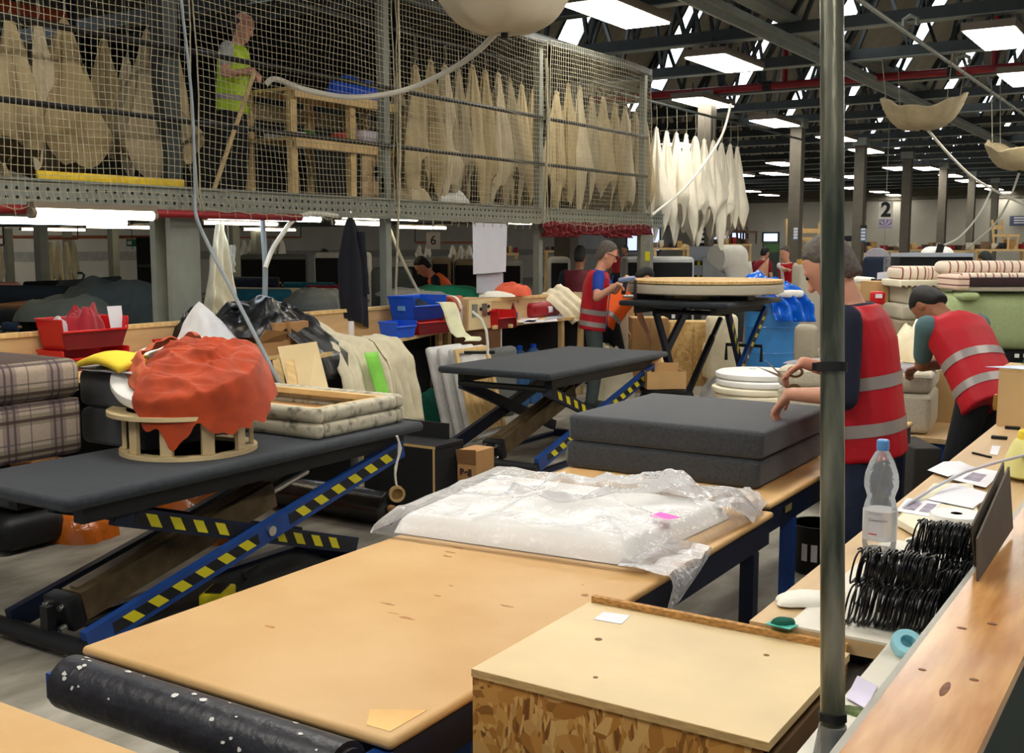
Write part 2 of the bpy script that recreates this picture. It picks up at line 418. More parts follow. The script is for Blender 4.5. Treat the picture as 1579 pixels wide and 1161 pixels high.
# ---------------------------------------------------------------- saw-tooth roof
VAL = [-5.1+4.83*k for k in range(-6, 3)]
Z0, Z1, RUN, PER = 4.78, 7.05, 1.33, 4.83
SKY_Y = [4.9+3.9*k for k in range(0, 14)]
def corrugated(p0, p1, y0, y1, pitch=.16, d=.018):
    mb = MB(); n = max(2, int((y1-y0)/pitch)*2); nrm = Vector((-(p1[1]-p0[1]), 0, p1[0]-p0[0])).normalized(); vs = []
    for i in range(n+1):
        y = y0+(y1-y0)*i/n; o = nrm*(d if i % 2 else -d)
        vs += [Vector((p0[0], y, p0[1]))+o, Vector((p1[0], y, p1[1]))+o]
    return mb.add(vs, [(2*i, 2*i+1, 2*i+3, 2*i+2) for i in range(n)])
for k, xv in enumerate(VAL):
    roof = MB().span((xv-.12, -3, Z0-.1), (xv+.12, 60, Z0-.02)).build('ceiling', steel_grey); structure(roof)   # the valley gutter carries its two slopes
    a, b, c = (xv, Z0), (xv+RUN, Z1), (xv+PER, Z0)
    corrugated(b, c, -3, 60, .5, .02).build('roof_sheet', sheet_navy, roof, world=True, smooth=False)
    y = -3
    for s in (SKY_Y if k > 4 else SKY_Y[1::5]):
        corrugated(a, b, y, s).build('roof_sheet', sheet_tan, roof, world=True, smooth=False)
        q = [(xv+RUN*t, Z0+(Z1-Z0)*t) for t in (.04, .9)]
        corrugated(q[0], q[1], s, s+.72, .24, .012).build('skylight_sheet', sky_glass, roof, world=True, smooth=False)
        MB().bar((a[0], s, a[1]), (b[0], s, b[1]), .05, .06).bar((a[0], s+.74, a[1]), (b[0], s+.74, b[1]), .05, .06).build('skylight_frame', steel_dark, roof, world=True)
        y = s+.72
    corrugated(a, b, y, 60).build('roof_sheet', sheet_tan, roof, world=True, smooth=False)
TRY = [7.1+2.62*k for k in range(0, 20)]
def roof_z(x):
    u = (x-VAL[0]) % PER
    return Z0+(Z1-Z0)*(u/RUN if u < RUN else (PER-u)/(PER-RUN))
for i, y in enumerate(TRY):
    t = sroot('roof_truss', (-5, y, 4.6))
    MB().span((-30, y-.05, 4.53), (3, y+.05, 4.69)).build('bottom_chord', steel_dark, t, world=True)
    MB().span((-30, y-.09, 4.515), (3, y+.09, 4.53)).build('chord_flange', steel_grey, t, world=True)
    rf = MB()
    for xv in VAL[1:-1]:
        rf.bar((xv, y, Z0-.06), (xv+RUN, y, Z1-.08), .08, .1).bar((xv+RUN, y, Z1-.08), (xv+PER, y, Z0-.06), .08, .1)
    rf.build('rafter', steel_dark, t, world=True)
    webs = []
    for xv in VAL[3:-1]:
        for j in range(6):
            x = xv+.2+j*.78
            webs.append(((x, y, 4.66), (x+.39, y, roof_z(x+.39)-.1))); webs.append(((x+.39, y, roof_z(x+.39)-.1), (x+.78, y, 4.66)))
    if 9 < y < 24:
        for p, q in webs:
            if p[0] > -12: MB().bar(p, q, .05, .07, (0, 1, 0)).build('web_bar', steel_dark, t, world=True, smooth=False)
    else:
        w = MB()
        for p, q in webs: w.bar(p, q, .05, .07, (0, 1, 0))
        w.build('web_bar', steel_dark, t, world=True, smooth=False, kind='stuff')
g = MB().span((-5.22, 3, 4.42), (-5.0, 60, 4.50)).span((-5.13, 3, 4.34), (-5.09, 60, 4.42)).build('trim_1', steel_grey); structure(g)
# ---------------------------------------------------------------- services under the roof
p = thing('sprinkler_pipe', 'red sprinkler main crossing under the roof trusses, with a drop pipe', 'pipe', (-4, 19.3, 4.5))
MB().cyl((-10.5, 19.3, 4.5), (6, 19.3, 4.5), .065).build('pipe_run', red_pipe, p, world=True)
MB().cyl((-6.62, 19.3, 4.5), (-6.62, 19.3, 5.9), .05).build('riser', red_pipe, p, world=True)
MB().cyl((-3.2, 19.3, 4.5), (-3.2, 19.3, 5.9), .05).build('riser', red_pipe, p, world=True)
for x in (-7, -3.9): MB().cyl((x, 19.3, 4.5), (x+.14, 19.3, 4.5), .09).build('pipe_clamp', black_steel, p, world=True)
p = thing('conduit', 'thin grey cable conduit running under the trusses with elbow outlets', 'conduit', (-3.55, 20, 4.45))
MB().cyl((-3.5, 6, 4.40), (-3.7, 50, 4.40), .03, n=8).build('conduit_run', steel_pale, p, world=True)
for y in (14.6, 18.0):
    MB().tube([(-3.5, y, 4.40), (-3.5, y, 4.50), (-3.42, y, 4.54), (-3.34, y, 4.50), (-3.34, y, 4.42)], .03).build('elbow_outlet', steel_pale, p, world=True)
lamps = [(953, 22), (1118, 98), (1085, 159), (1195, 190), (1290, 214), (1540, 60), (1581, 122), (1336, 233), (1383, 260), (1429, 260), (1466, 271), (1490, 279), (1513, 286), (1533, 292), (1551, 297), (1311, 290), (1356, 296), (1380, 301), (1194, 268), (1248, 277), (1156, 295), (1186, 301), (1212, 308), (1141, 270)]
spots = [PZ(x, y, 4.3) for x, y in lamps]
spots += [Vector((x, y, 4.3)) for x, y in ((-4.3, 7.7), (-4.3, 3.8), (-4.3, -.1), (-2.5, 11.5), (-2.5, 7.6), (-2.5, 3.7), (-2.5, -.2), (1.2, 15.5), (1.2, 11.5), (1.2, 7.6), (1.2, 3.7), (1.2, -.2), (-2.5, 23.3), (-2.5, 19.4), (1.2, 23.3), (1.2, 19.4), (-2.5, 27.2), (-2.5, 31.1), (-2.5, 35), (-12, 27.2), (-12, 35), (-12, 43), (-17, 27), (-17, 35), (-22, 20), (-24, 8), (-24, 13), (-24, 18), (-27.5, 12), (-27.5, 20))]  # rows continued unseen; aisle row and left-wall lamps added to brighten floor and wall
lamp0 = thing('ceiling_lamp', 'boxed fluorescent ceiling panel', 'lamp', spots[0])
MB().span((-.31, -.79, .005), (.31, .79, .10)).build('housing', lamp_housing, lamp0)
MB().span((-.285, -.765, -.012), (.285, .765, .004)).build('diffuser', diffuser, lamp0)
MB().cyl((0, -.5, .1), (0, -.5, .3), .012, n=6).build('hanger', steel_dark, lamp0); MB().cyl((0, .5, .1), (0, .5, .3), .012, n=6).build('hanger', steel_dark, lamp0)
LAMP_LABEL = ['bright ceiling panel lamp beside the hanging white sack, long side showing', 'bright ceiling panel lamp over the netted mezzanine corner, biggest below the sack', 'ceiling panel lamp just under the red sprinkler pipe', 'ceiling panel lamp above the bright hanging sacks, end of the sack row']
LAMP_MORE = {4: 'ceiling panel lamp mostly hidden by the steel pole', 6: 'ceiling panel lamp cut by the picture edge just under the red pipe', 7: 'ceiling panel lamp just past the steel pole, above the number sign', 15: 'low ceiling panel lamp next to the pole, above the pole-side column', 16: 'ceiling panel lamp above and beside the number sign, first of a short cluster', 17: 'ceiling panel lamp above the number sign, second of a short cluster', 18: 'ceiling panel lamp between the bright sacks and the column before the pole', 19: 'ceiling panel lamp between the column and the steel pole', 20: 'ceiling panel lamp peeping out beside the tips of the bright sacks', 21: 'ceiling panel lamp low over the small lit window', 22: 'ceiling panel lamp low beside the column before the pole', 23: 'ceiling panel lamp partly behind the last bright sack'}
for i, s in enumerate(spots):
    if i < 4: lab, gp = LAMP_LABEL[i], None
    elif i == 5: lab, gp = 'big ceiling panel lamp above the red pipe, near the thin conduit', None
    elif 8 <= i <= 14: lab, gp = 'ceiling panel lamp in the long row behind the number sign, %s counted from the sign' % ORD[i-8], 'ceiling lamps in the long row'
    else: lab, gp = LAMP_MORE.get(i, 'ceiling panel lamp of the rows overhead'), 'ceiling panel lamps'
    if i == 0: lamp0['label'] = lab
    else:
        l = dup(lamp0, s, label=lab)
        if gp: l['group'] = gp
# ---------------------------------------------------------------- columns of the hall
conc_col = mat('column paint', (98, 92, 80), .7, var=.08)
for k in range(8):
    y = 14.2+5.2*k
    c = MB().span((-8.23, y-.13, 0), (-7.97, y+.13, 4.5)).build('column', conc_col); structure(c)
    MB().span((-8.26, y-.16, 0), (-7.94, y+.16, .25)).build('column_foot', steel_grey, c, world=True)
    MB().span((-8.28, y-.18, 4.3), (-7.92, y+.18, 4.5)).build('column_head', steel_grey, c, world=True)
# ---------------------------------------------------------------- mezzanine
XN = -6.55
mz = MB().span((-17.5, .5, 2.04), (XN-.05, 14.2, 2.10)).build('floor_mezzanine', mat('mezzanine deck', (98, 92, 80), .7)); structure(mz)
jb = [MB().span((-17.5, y-.03, 2.0), (XN-.05, y+.03, 2.04)).build('joist', steel_dark, mz, world=True) for y in [.9+.9*k for k in range(15)]]
PY0 = [3.1, 5.81, 8.2, 10.98, 13.7]
hole = mat('punched hole', (30, 30, 28), .9)
for i, (y0, y1) in enumerate(zip([.4]+PY0, PY0+[14.2])):
    e = MB().span((XN-.05, y0, 1.96), (XN, y1, 2.12)).span((XN-.06, y0, 2.12), (XN+.02, y1, 2.135)).span((XN-.06, y0, 1.945), (XN+.02, y1, 1.96)).build('edge_beam', steel_grey); structure(e)
    h = MB()
    for k in range(int((y1-y0)/.075)):
        for zz in (2.01, 2.07): h.cyl((XN, y0+.05+k*.075, zz), (XN+.004, y0+.05+k*.075, zz), .012, n=6)
    h.build('punched_hole', hole, e, world=True, kind='stuff')
for y in PY0[:1]+PY0[2:]:
    c = MB().span((XN-.13, y-.04, 0), (XN-.05, y+.04, 4.0)).build('column', steel_grey); structure(c)
    MB().span((XN-.2, y-.1, 0), (XN, y+.1, .02)).build('column_foot', steel_grey, c, world=True)
c = MB().span((XN-.28, 5.62, 0), (XN-.22, 5.9, 1.95)).span((XN-.22, 5.72, 0), (XN-.10, 5.78, 1.95)).span((XN-.10, 5.62, 0), (XN-.05, 5.9, 1.95)).build('column', steel_grey); structure(c)
MB().span((XN-.24, 5.66, 2.0), (XN-.1, 5.8, 4.0)).build('upper_post', steel_dark, c, world=True)
for px, dep, yt in ((68, 13.5, 466), (16, 19.5, 440), (107, 19.8, 438), (178, 17.0, 452), (245, 19.8, 436), (362, 14.5, 455), (397, 18.5, 440)):
    q = PD(px, yt, dep)
    c = MB().span((q.x-.06, q.y-.06, 0), (q.x+.06, q.y+.06, 2.0)).build('column', steel_grey); structure(c)
    MB().rbox((q.x, q.y, .5), (.2, .2, 1.0), .03).build('yellow_guard', yellow_paint, c, world=True)['label'] = 'yellow impact guard'
    MB().lathe([(.14, .0), (.14, .22), (.10, .3)], 12, (q.x, q.y, 0)).build('guard_foot', yellow_paint, c, world=True)
for i, (y0, y1) in enumerate(zip(PY0, PY0[1:])):
    r = MB().cyl((XN-.02, y0, 3.14), (XN-.02, y1, 3.14), .022, n=8).build('handrail', black_steel); structure(r)
    MB().cyl((XN-.02, y0, 2.62), (XN-.02, y1, 2.62), .02, n=8).build('knee_rail', black_steel, r, world=True)
    r = MB().span((XN-.03, y0, 3.95), (XN+.03, y1, 4.02)).build('trim_%d' % (i+3), steel_dark); structure(r)
r = MB().cyl((XN-.02, .4, 3.14), (XN-.02, 3.1, 3.14), .022, n=8).build('handrail', black_steel); structure(r)
r = MB().cyl((XN+.06, .4, 1.93), (XN+.06, 6.9, 1.93), .03, n=10).build('trim_7', red_pipe); structure(r)
cn = MB().span((-11.5, 8.25, 4.03), (XN-.06, 13.72, 4.07)).build('ceiling_shade_cover', mat('shade cover boards', (40, 42, 40), .8)); structure(cn)  # cover, joists and back added to shade the sacks from the lamps
for k in range(6): MB().span((-11.5, 8.3+k*1.07, 3.95), (XN-.06, 8.36+k*1.07, 4.03)).build('shade_cover_joist', steel_dark, cn, world=True)
MB().span((-11.5, 8.25, 2.1), (-11.45, 13.72, 4.03)).build('shade_cover_back', mat('shade cover boards', (40, 42, 40), .8), cn, world=True)
# tube lamps hung under the deck edge
def tube_lamp(label, a, b, m, r=.028):
    a, b = Vector(a), Vector(b); t = thing('tube_lamp', label, 'lamp', (a+b)/2)
    d = (b-a).normalized()
    MB().span((min(a.x, b.x)-.035, a.y-.02, a.z+.03), (max(a.x, b.x)+.035, b.y+.02, a.z+.07)).build('batten', lamp_housing, t, world=True)
    MB().cyl(a, b, r, n=12).build('tube', m, t, world=True)
    for p, s in ((a, -1), (b, 1)):
        MB().cyl(p-d*.04*(s > 0 and -1 or 1)*0-d*(.03 if s < 0 else 0), p+d*(.03 if s > 0 else 0), r*1.15, n=12).build('end_cap', lamp_housing, t, world=True)
    return t
A = PX(52, 330, XN+.12); B = PX(234, 331, XN+.12); z = (A.z+B.z)/2
tube_lamp('warm white tube lamp under the deck edge, above the red bins', (A.x, A.y, z), (A.x, B.y, z), tube_warm, .034)
A = PX(318, 318, XN-.12); B = PX(492, 322, XN-.12); z = 1.93
tube_lamp('cool white tube lamp behind the punched beam, above the black bags', (A.x, A.y, z), (A.x, B.y, z), tube_cool)
A = PX(0, 331, -8.2); tube_lamp('cool tube lamp cut by the picture edge, deeper under the deck', (-8.2, 3.6, 1.9), (-8.2, A.y+1.2, 1.9), tube_cool)
for (x0, x1, y, dep, lab) in ((525, 642, 333, 10.5, 'warm tube lamp above the dark hanging jacket'), (515, 600, 343, 13.5, 'smaller tube lamp just below and behind the one above the jacket'), (782, 818, 342, 14, 'short tube lamp beside the hanging white sheet')):
    A = PD(x0, y, dep); B = PX(x1, y, A.x); tube_lamp(lab, (A.x, A.y, A.z), (A.x, B.y, A.z), tube_warm, .028)
for k, (x, y) in enumerate(((-10, 5.5), (-10, 9), (-13.5, 6), (-13.5, 10), (-13.5, 13), (-16.5, 8), (-16.5, 11), (-10, 12.6))):  # tubes added to light the space under the deck
    tube_lamp('tube lamp added for light above the fabric tables, '+('front row behind the big post', 'front row past the black bags', 'middle row over the grey cloth heaps', 'middle row past the big post', 'middle row near the number six sign', 'back row by the white wall', 'back row past the wall cloths', 'front row near the hanging sheet')[k], (x, y, 1.965), (x, y+1.2, 1.965), tube_warm, .02)['group'] = 'added tube lamps under the deck'
# ---------------------------------------------------------------- the two cutting tables
def work_table(label, x0, x1, y0, y1, z, topmat, grp=None):
    t = thing('work_table', label, 'table', ((x0+x1)/2, (y0+y1)/2, 0))
    MB().rbox(((x0+x1)/2, (y0+y1)/2, z-.0125), (x1-x0, y1-y0, .025), .012, 3).build('table_top', topmat, t, world=True)
    zl = z-.025
    for x in (x0+.03, x1-.03): MB().span((x-.02, y0+.02, zl-.09), (x+.02, y1-.02, zl-.001)).build('side_rail', navy_steel, t, world=True)
    for y in (y0+.05, y1-.05): MB().span((x0+.051, y-.02, zl-.09), (x1-.051, y+.02, zl-.002)).build('end_rail', navy_steel, t, world=True)
    for x in (x0+.03, x1-.03):
        for y in (y0+.30, (y0+y1)/2+.12, y1-.16):
            l = MB().span((x-.025, y-.025, 0), (x+.025, y+.025, zl-.0905)).build('leg', blue_steel if y < y0+.6 else navy_steel, t, world=True)
            MB().span((x-.04, y-.04, 0), (x+.04, y+.04, .012)).build('foot_plate', navy_steel, l, world=True)
        MB().span((x-.015, y0+.33, .2), (x+.015, y1-.19, .24)).build('stretcher', navy_steel, t, world=True)
    return t
TX0, TX1, TZ = -2.21, -1.275, .76
t1 = work_table('tan cutting table with a black roller across its end', TX0, TX1, 1.57, 3.74, TZ, board_tan)
for x in (TX0+.03, TX1-.03): MB().span((x-.02, 1.47, TZ-.09), (x+.02, 1.589, TZ-.03)).build('roller_bracket', blue_steel, t1, world=True)
r = MB().cyl((TX0+.055, 1.502, TZ-.052), (TX1-.055, 1.502, TZ-.052), .062, n=28).build('roller', mat('scuffed black roller', (40, 40, 46), .38, var=.35, scale=16, bump=.25, bscale=50, detail=8), t1, world=True)
wht = mat('paint fleck', (222, 220, 214), .7)
fl = MB()
for k in range(26):
    x = rnd.uniform(TX0+.08, TX1-.08) if k > 8 else TX0+.09+rnd.random()*.08; a = rnd.uniform(.2, 1.9); w = rnd.uniform(.003, .009)
    c = Vector((x, 1.502-.0625*math.cos(a), TZ-.052+.0625*math.sin(a))); n = Vector((0, -math.cos(a), math.sin(a))); u = Vector((1, 0, 0)); v = n.cross(u)
    fl.poly([c+u*(w*math.cos(q)*rnd.uniform(.5, 1.4))+v*(w*math.sin(q)*rnd.uniform(.4, 1)) for q in [PI/3*i for i in range(6)]], n*.0008)
fl.build('paint_fleck', wht, r, world=True, kind='stuff')
for x, q in ((TX0+.045, 1), (TX1-.05, 1)): MB().cyl((x-.006, 1.502, TZ-.052), (x+.006, 1.502, TZ-.052), .05, n=20).build('roller_cap', black_steel, t1, world=True)
MB().poly([(-1.36, 1.60, TZ+.0005), (-1.30, 1.60, TZ+.0005), (-1.30, 1.72, TZ+.0005), (-1.40, 1.66, TZ+.0005)], (0, 0, .0008)).build('chipped_edge', mat('bare fibre', (232, 186, 120), .8), t1, world=True)
sm_ = MB()
for k in range(12):
    x, y = rnd.uniform(TX0+.1, TX1-.1), rnd.uniform(1.7, 2.75); a, b = rnd.uniform(.004, .03), rnd.uniform(.003, .012)
    sm_.poly([(x+a*math.cos(q)*rnd.uniform(.6, 1.2), y+b*math.sin(q)*rnd.uniform(.5, 1.2), TZ+.0003) for q in [2*PI*i/9 for i in range(9)]], (0, 0, .0004))
sm_.build('stain', mat('table stain', (176, 126, 72), .7, var=.2, scale=30), t1, world=True, kind='stuff')
t2 = work_table('tan cutting table under the charcoal foam boards, behind the bagged wadding', -2.29, -1.325, 3.84, 6.1, TZ, board_tan)
MB().span((-1.3295, 4.02, .69), (-1.3265, 4.09, .715)).build('rating_plate', mat('brass plate', (150, 138, 90), .5), t2, world=True)
e = PZ(120, 1122, TZ)
t3 = work_table('tan table end poking in at the bottom corner of the picture', -3.3, e.x+1.25, -.6, e.y, TZ, board_tan)

# ---------------------------------------------------------------- strand board box
bx = thing('strand_board_box', 'strand board box with a pale plywood lid beside the tan table', 'box', (-.87, 1.9, 0))
X0, X1, Y0, Y1, ZT = -1.15, -.585, 1.665, 2.13, .90
MB().span((X0, Y0, 0), (X1+.005, Y0+.016, ZT-.017)).build('front_panel', osb, bx, world=True)
MB().span((X0, Y0-.003, ZT-.016), (X1+.02, Y1, ZT)).build('lid', ply_pale, bx, world=True, smooth=False)
MB().span((X0, Y0-.0045, ZT-.0155), (X1+.021, Y0-.0031, ZT-.0005)).build('lid_edge', ply_edge, bx, world=True)
MB().span((X0+.005, Y1+.001, .2), (X1+.012, Y1+.016, ZT+.014)).build('back_panel', osb_edge, bx, world=True)
MB().span((X0, Y0+.017, .0), (X0+.016, Y1-.001, ZT-.017)).build('side_panel', osb, bx, world=True)
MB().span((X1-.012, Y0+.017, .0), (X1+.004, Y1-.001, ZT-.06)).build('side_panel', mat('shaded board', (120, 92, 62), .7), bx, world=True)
MB().poly([(-1.085, 2.03, ZT+.0006), (-1.02, 2.035, ZT+.0006), (-1.03, 2.095, ZT+.0006), (-1.09, 2.085, ZT+.0006)], (0, 0, .0008)).build('paper_label', paper, bx, world=True)
kn = MB()
for x, y, w in ((-1.02, 1.93, .008), (-.93, 1.75, .005), (-.70, 2.03, .006)): kn.cyl((x, y, ZT+.0001), (x, y, ZT+.0007), w, n=10)
kn.build('knot', mat('dark knot', (128, 88, 44), .7), bx, world=True, kind='stuff')

# ---------------------------------------------------------------- right-hand bench and its ledge
bn = thing('plywood_bench', 'long plywood bench crowded with papers, bottle and black coils', 'bench', (-.57, 4, 0))
MB().span((-.78, 2.15, .89), (-.385, 8.2, .92)).span((-.50, .6, .89), (-.385, 2.15, .92)).build('bench_top', ply_warm, bn, world=True)
MB().span((-.70, 2.152, .9205), (-.388, 2.95, .926)).span((-.498, .62, .9205), (-.388, 2.152, .926)).build('laminate_sheet', mat('cream laminate', (222, 216, 200), .45, var=.04), bn, world=True)
MB().span((-.45, .6, .1), (-.40, 8.2, .889)).build('back_board', mat('dark board', (40, 38, 34), .8), bn, world=True)  # dark board put in for the darkness below the bench top
for y in (2.5, 4.6, 6.6, 8.0): MB().span((-.74, y-.03, 0), (-.68, y+.03, .889)).build('leg', pine, bn, world=True)
lg = thing('ledge_partition', 'knotty plywood ledge standing higher than the bench, dark green side', 'partition', (-.3, 2, 0))
knot = mat('knotty plywood', (212, 160, 98), .24, var=.12, scale=4, stretch=(9, 1.2, 4), detail=8, col2=(184, 126, 72), spec=.6)
MB().span((-.372, .5, 1.03), (-.222, 3.5, 1.05)).build('ledge_board', knot, lg, world=True)
MB().span((-.384, .5, 1.02), (-.3725, 3.5, 1.048)).build('edge_strip', mat('grey edge strip', (176, 172, 160), .5), lg, world=True)
MB().span((-.372, .5, 0), (-.24, 3.5, 1.029)).build('partition_panel', mat('green panel', (24, 44, 38), .8), lg, world=True)
kn = MB()
for x, y, a, b in ((-.30, 1.66, .006, .03), (-.33, 1.95, .008, .005), (-.29, 2.0, .008, .006), (-.27, 1.72, .007, .005), (-.345, 1.72, .006, .004), (-.26, 2.3, .006, .01)):
    kn.lathe([(.001, 1.0501), (1, 1.0501), (1, 1.0507), (.001, 1.0507)], 14, (0, 0, 0), fn=lambda p, t, x=x, y=y, a=a, b=b: Vector((x+p.x*a, y+p.y*b, p.z)))
kn.build('knot', mat('brown knot', (120, 70, 36), .5, var=.3, scale=60), lg, world=True, kind='stuff')

# ---------------------------------------------------------------- the steel pole
pa, pb = PD(1284, 1161, 1.66), PD(1283, 0, 1.72)
d = (pb-pa).normalized(); pa0 = pa-d*(pa.z/d.z); pb0 = pb+d*1.6
pl = thing('steel_pole', 'weathered green grey steel pole running up past the bench', 'pole', pa0)
MB().cyl(pa0, pb0, .0182, n=24).build('shaft', mat('weathered pole', (66, 74, 62), .28, .55, var=.55, scale=26, bump=.35, bscale=40, stretch=(1, 1, .08), detail=8, col2=(150, 148, 128)), pl, world=True)
q = PD(1283, 566, 1.69)
MB().cyl(q-d*.007, q+d*.007, .0235, n=20).build('black_clamp', black_rubber, pl, world=True)
MB().bar(q+Vector((-.028, -.004, 0)), q+Vector((-.004, -.004, 0)), .012, .012).build('clamp_lug', black_rubber, pl, world=True)
q = PD(1284, 1105, 1.66); MB().cyl(q-d*.006, q+d*.006, .0208, n=20).build('rubber_ring', black_rubber, pl, world=True)
q2 = q-d*.012; MB().lathe([(.0205, 0), (.023, -.02), (.028, -.05), (.029, -.13)], 20, q2).build('plastic_sleeve', clear_film, pl, world=True)

# ---------------------------------------------------------------- things on the bench
BZ = .926
def bottle(loc):
    t = thing('water_bottle', 'clear plastic water bottle with a blue cap on the bench', 'bottle', loc)
    r, h = .042, .285
    pr = [(.028, 0), (.040, .006), (r, .02), (r, .095), (.0405, .118), (.036, .135), (.0335, .143), (.036, .152), (.0415, .168), (.0425, .185), (.040, .205), (.030, .235), (.018, .258), (.0125, .264), (.0125, .272)]
    MB().lathe(pr, 32).build('bottle_shell', film('bottle plastic', (240, 246, 250), .86, .05, .6, .12, 40), t)
    MB().lathe([(.0145, .264), (.0155, .267), (.0155, .288), (.013, .291)], 24).build('cap', mat('light blue cap', (96, 158, 222), .35), t)
    MB().lathe([(.0425, .035), (.0426, .036), (.0426, .11), (.0425, .111)], 32).build('label_band', film('clear label', (240, 240, 240), .55, .3, .2, 0), t)
    g = MB().grid(lambda u, v: (.0432*math.cos(4.25+u*.85), .0432*math.sin(4.25+u*.85), .045+v*.058), 9, 2).build('printed_label', mat('label print', (206, 206, 214), .5), t)
    g2 = MB().grid(lambda u, v: (.0435*math.cos(4.3+u*.5), .0435*math.sin(4.3+u*.5), .052+v*.003), 9, 2).build('red_line', mat('label red', (190, 60, 60), .5), g)
    text('lettering', 'Cisowianka', .0105, (0, 0, 0), g, mat('label ink', (90, 84, 104), .5), wrap=(.0436, 4.27, .090))
    return t
def text(name, s, size, loc, parent, m, rot=(PI/2, 0, 0), wrap=None, world=False, bold=.0, thick=.0006):
    cu = bpy.data.curves.new(name, 'FONT'); cu.body = s; cu.size = size; cu.extrude = thick; cu.offset = bold
    cu.align_x = 'CENTER' if not wrap else 'LEFT'; cu.align_y = 'CENTER'
    o = bpy.data.objects.new(name, cu); COL.objects.link(o)
    dg = bpy.context.evaluated_depsgraph_get(); me = bpy.data.meshes.new_from_object(o.evaluated_get(dg)); bpy.data.objects.remove(o)
    me.name = name
    if wrap:
        R0, a0, z0 = wrap
        for v in me.vertices: a = a0+v.co.x/R0; v.co = (R0*math.cos(a), R0*math.sin(a), z0+v.co.y)
    else:
        M = Matrix.LocRotScale(Vector(loc), Euler(rot), None)
        if world: M = wmat(parent).inverted() @ M
        me.transform(M)
    me.materials.clear(); me.materials.append(m)
    o = bpy.data.objects.new(name, me); COL.objects.link(o); o.parent = parent
    return o
bottle(PZ(1355, 850, .92)+Vector((0, 0, 0)))
spring_black = mat('black spring wire', (20, 20, 22), .35, .3)
def coil(label, y, x0, x1, z, h, w, n, seed, tilt=0.):
    t = MB(); pts = []; per = 20
    for i in range(n*per+1):
        a = 2*PI*(i % per)/per; f = i/(n*per); k = (i//per)
        e = 1+.10*nz(k*.9, seed)
        sy, cz = math.sin(a), math.cos(a)
        yy = w/2*math.copysign(abs(sy)**.7, sy)*e; zz = h/2*math.copysign(abs(cz)**.7, cz)*e
        pts.append((x0+(x1-x0)*f+.15*zz+.012*nz(k*.7, seed+4), y+yy+tilt*(f-.5)+.012*nz(f*6, seed+9), max(z+.003, z+h/2+zz+.008*nz(k*.5, seed+2))))
    t.tube(pts, .0022, 5)
    return tag(t.build('spring_coil', spring_black), label, 'spring', 'black wire spring bundles on the bench')
k = 0
for y, x0, x1, z, h, w, lab in ((2.25, -.60, -.43, BZ, .085, .085, 'black wire spring bundle at the front of the pile, lower row'), (2.37, -.615, -.42, BZ, .10, .09, 'black wire spring bundle in the second row of the pile'), (2.29, -.60, -.45, BZ+.075, .07, .08, 'black wire spring bundle lying on top of the two front ones'),
                                (2.49, -.60, -.41, BZ, .09, .09, 'black wire spring bundle in the middle of the pile'), (2.61, -.575, -.405, BZ, .095, .09, 'black wire spring bundle in front of the water bottle'), (2.74, -.535, -.40, BZ, .10, .09, 'black wire spring bundle at the tape roll end of the pile'), (2.56, -.54, -.41, BZ+.085, .07, .08, 'black wire spring bundle on top, near the cream slab')):
    coil(lab, y, x0, x1, z, h, w, 25, k*3.7, .02); k += 1
def leaf(label, pts, name='paper_sheet', m=None, grp=None, th=.0008, cat='paper'):
    return tag(MB().poly(pts, (0, 0, th)).build(name, m or paper, smooth=False), label, cat, grp)
sl = [PZ(1383, 800, .945), PZ(1440, 832, .945), PZ(1510, 800, .945), PZ(1500, 745, .945), PZ(1440, 745, .945)]
tag(MB().poly([p-Vector((0, 0, .018)) for p in sl], (0, 0, .018)).build('cream_slab', foam_cream), 'cream board lying on the bench under the papers and tape', 'board')
sheet = leaf('printed white page with grey pictures, next to the water bottle', [PZ(x, y, .946) for x, y in ((1382, 788), (1432, 797), (1452, 775), (1398, 768))])
pic = mat('grey picture print', (150, 140, 156), .6, var=.3, scale=30)
for q in (((1392, 784), (1410, 787), (1422, 776), (1404, 773)), ((1417, 788), (1432, 790), (1445, 778), (1430, 776))):
    MB().poly([PZ(x, y, .9475) for x, y in q], (0, 0, .0004)).build('picture', pic, sheet, world=True)
leaf('blank white page lying across the cream slab', [PZ(x, y, .949) for x, y in ((1430, 770), (1500, 784), (1530, 762), (1470, 745))])
leaf('white page hanging over the bench edge', [PZ(x, y, .93) for x, y in ((1430, 725), (1462, 735), (1500, 720), (1480, 711), (1455, 712))])
s2 = leaf('picture sheet under the yellow foam', [PZ(x, y, .93) for x, y in ((1462, 738), (1520, 752), (1545, 728), (1492, 718))])
MB().poly([PZ(x, y, .9315) for x, y in ((1485, 738), (1510, 743), (1522, 732), (1500, 728))], (0, 0, .0004)).build('picture', pic, s2, world=True)
leaf('small white slip beside the pencil', [PZ(x, y, .9215) for x, y in ((1526, 700), (1538, 702), (1543, 688), (1530, 687))])
tr = thing('tape_roll', 'wide roll of white webbing tape on the cream slab', 'roll', PZ(1474, 812, .946))
MB().lathe([(.016, 0), (.066, 0), (.068, .004), (.068, .034), (.066, .037), (.016, .037)], 40).build('wound_tape', foam_white, tr)
MB().lathe([(.0155, .0372), (.002, .0372)], 20).build('core_hole', mat('roll core', (70, 64, 58), .8), tr)
pp = [PZ(1383, 792, .935), PZ(1400, 777, .95), PZ(1440, 752, .965), PZ(1490, 727, .985), PZ(1540, 712, 1.0), PZ(1600, 697, 1.02)]
tag(MB().tube(pp, .0075, 8, ry=.005).build('piping_strip', mat('translucent strip', (206, 204, 214), .35)), 'curved translucent plastic strip arching over the papers', 'strip')
p = thing('cardboard_flap', 'pair of dark grey card panels standing on the ledge', 'panel', PX(1500, 845, -.375))
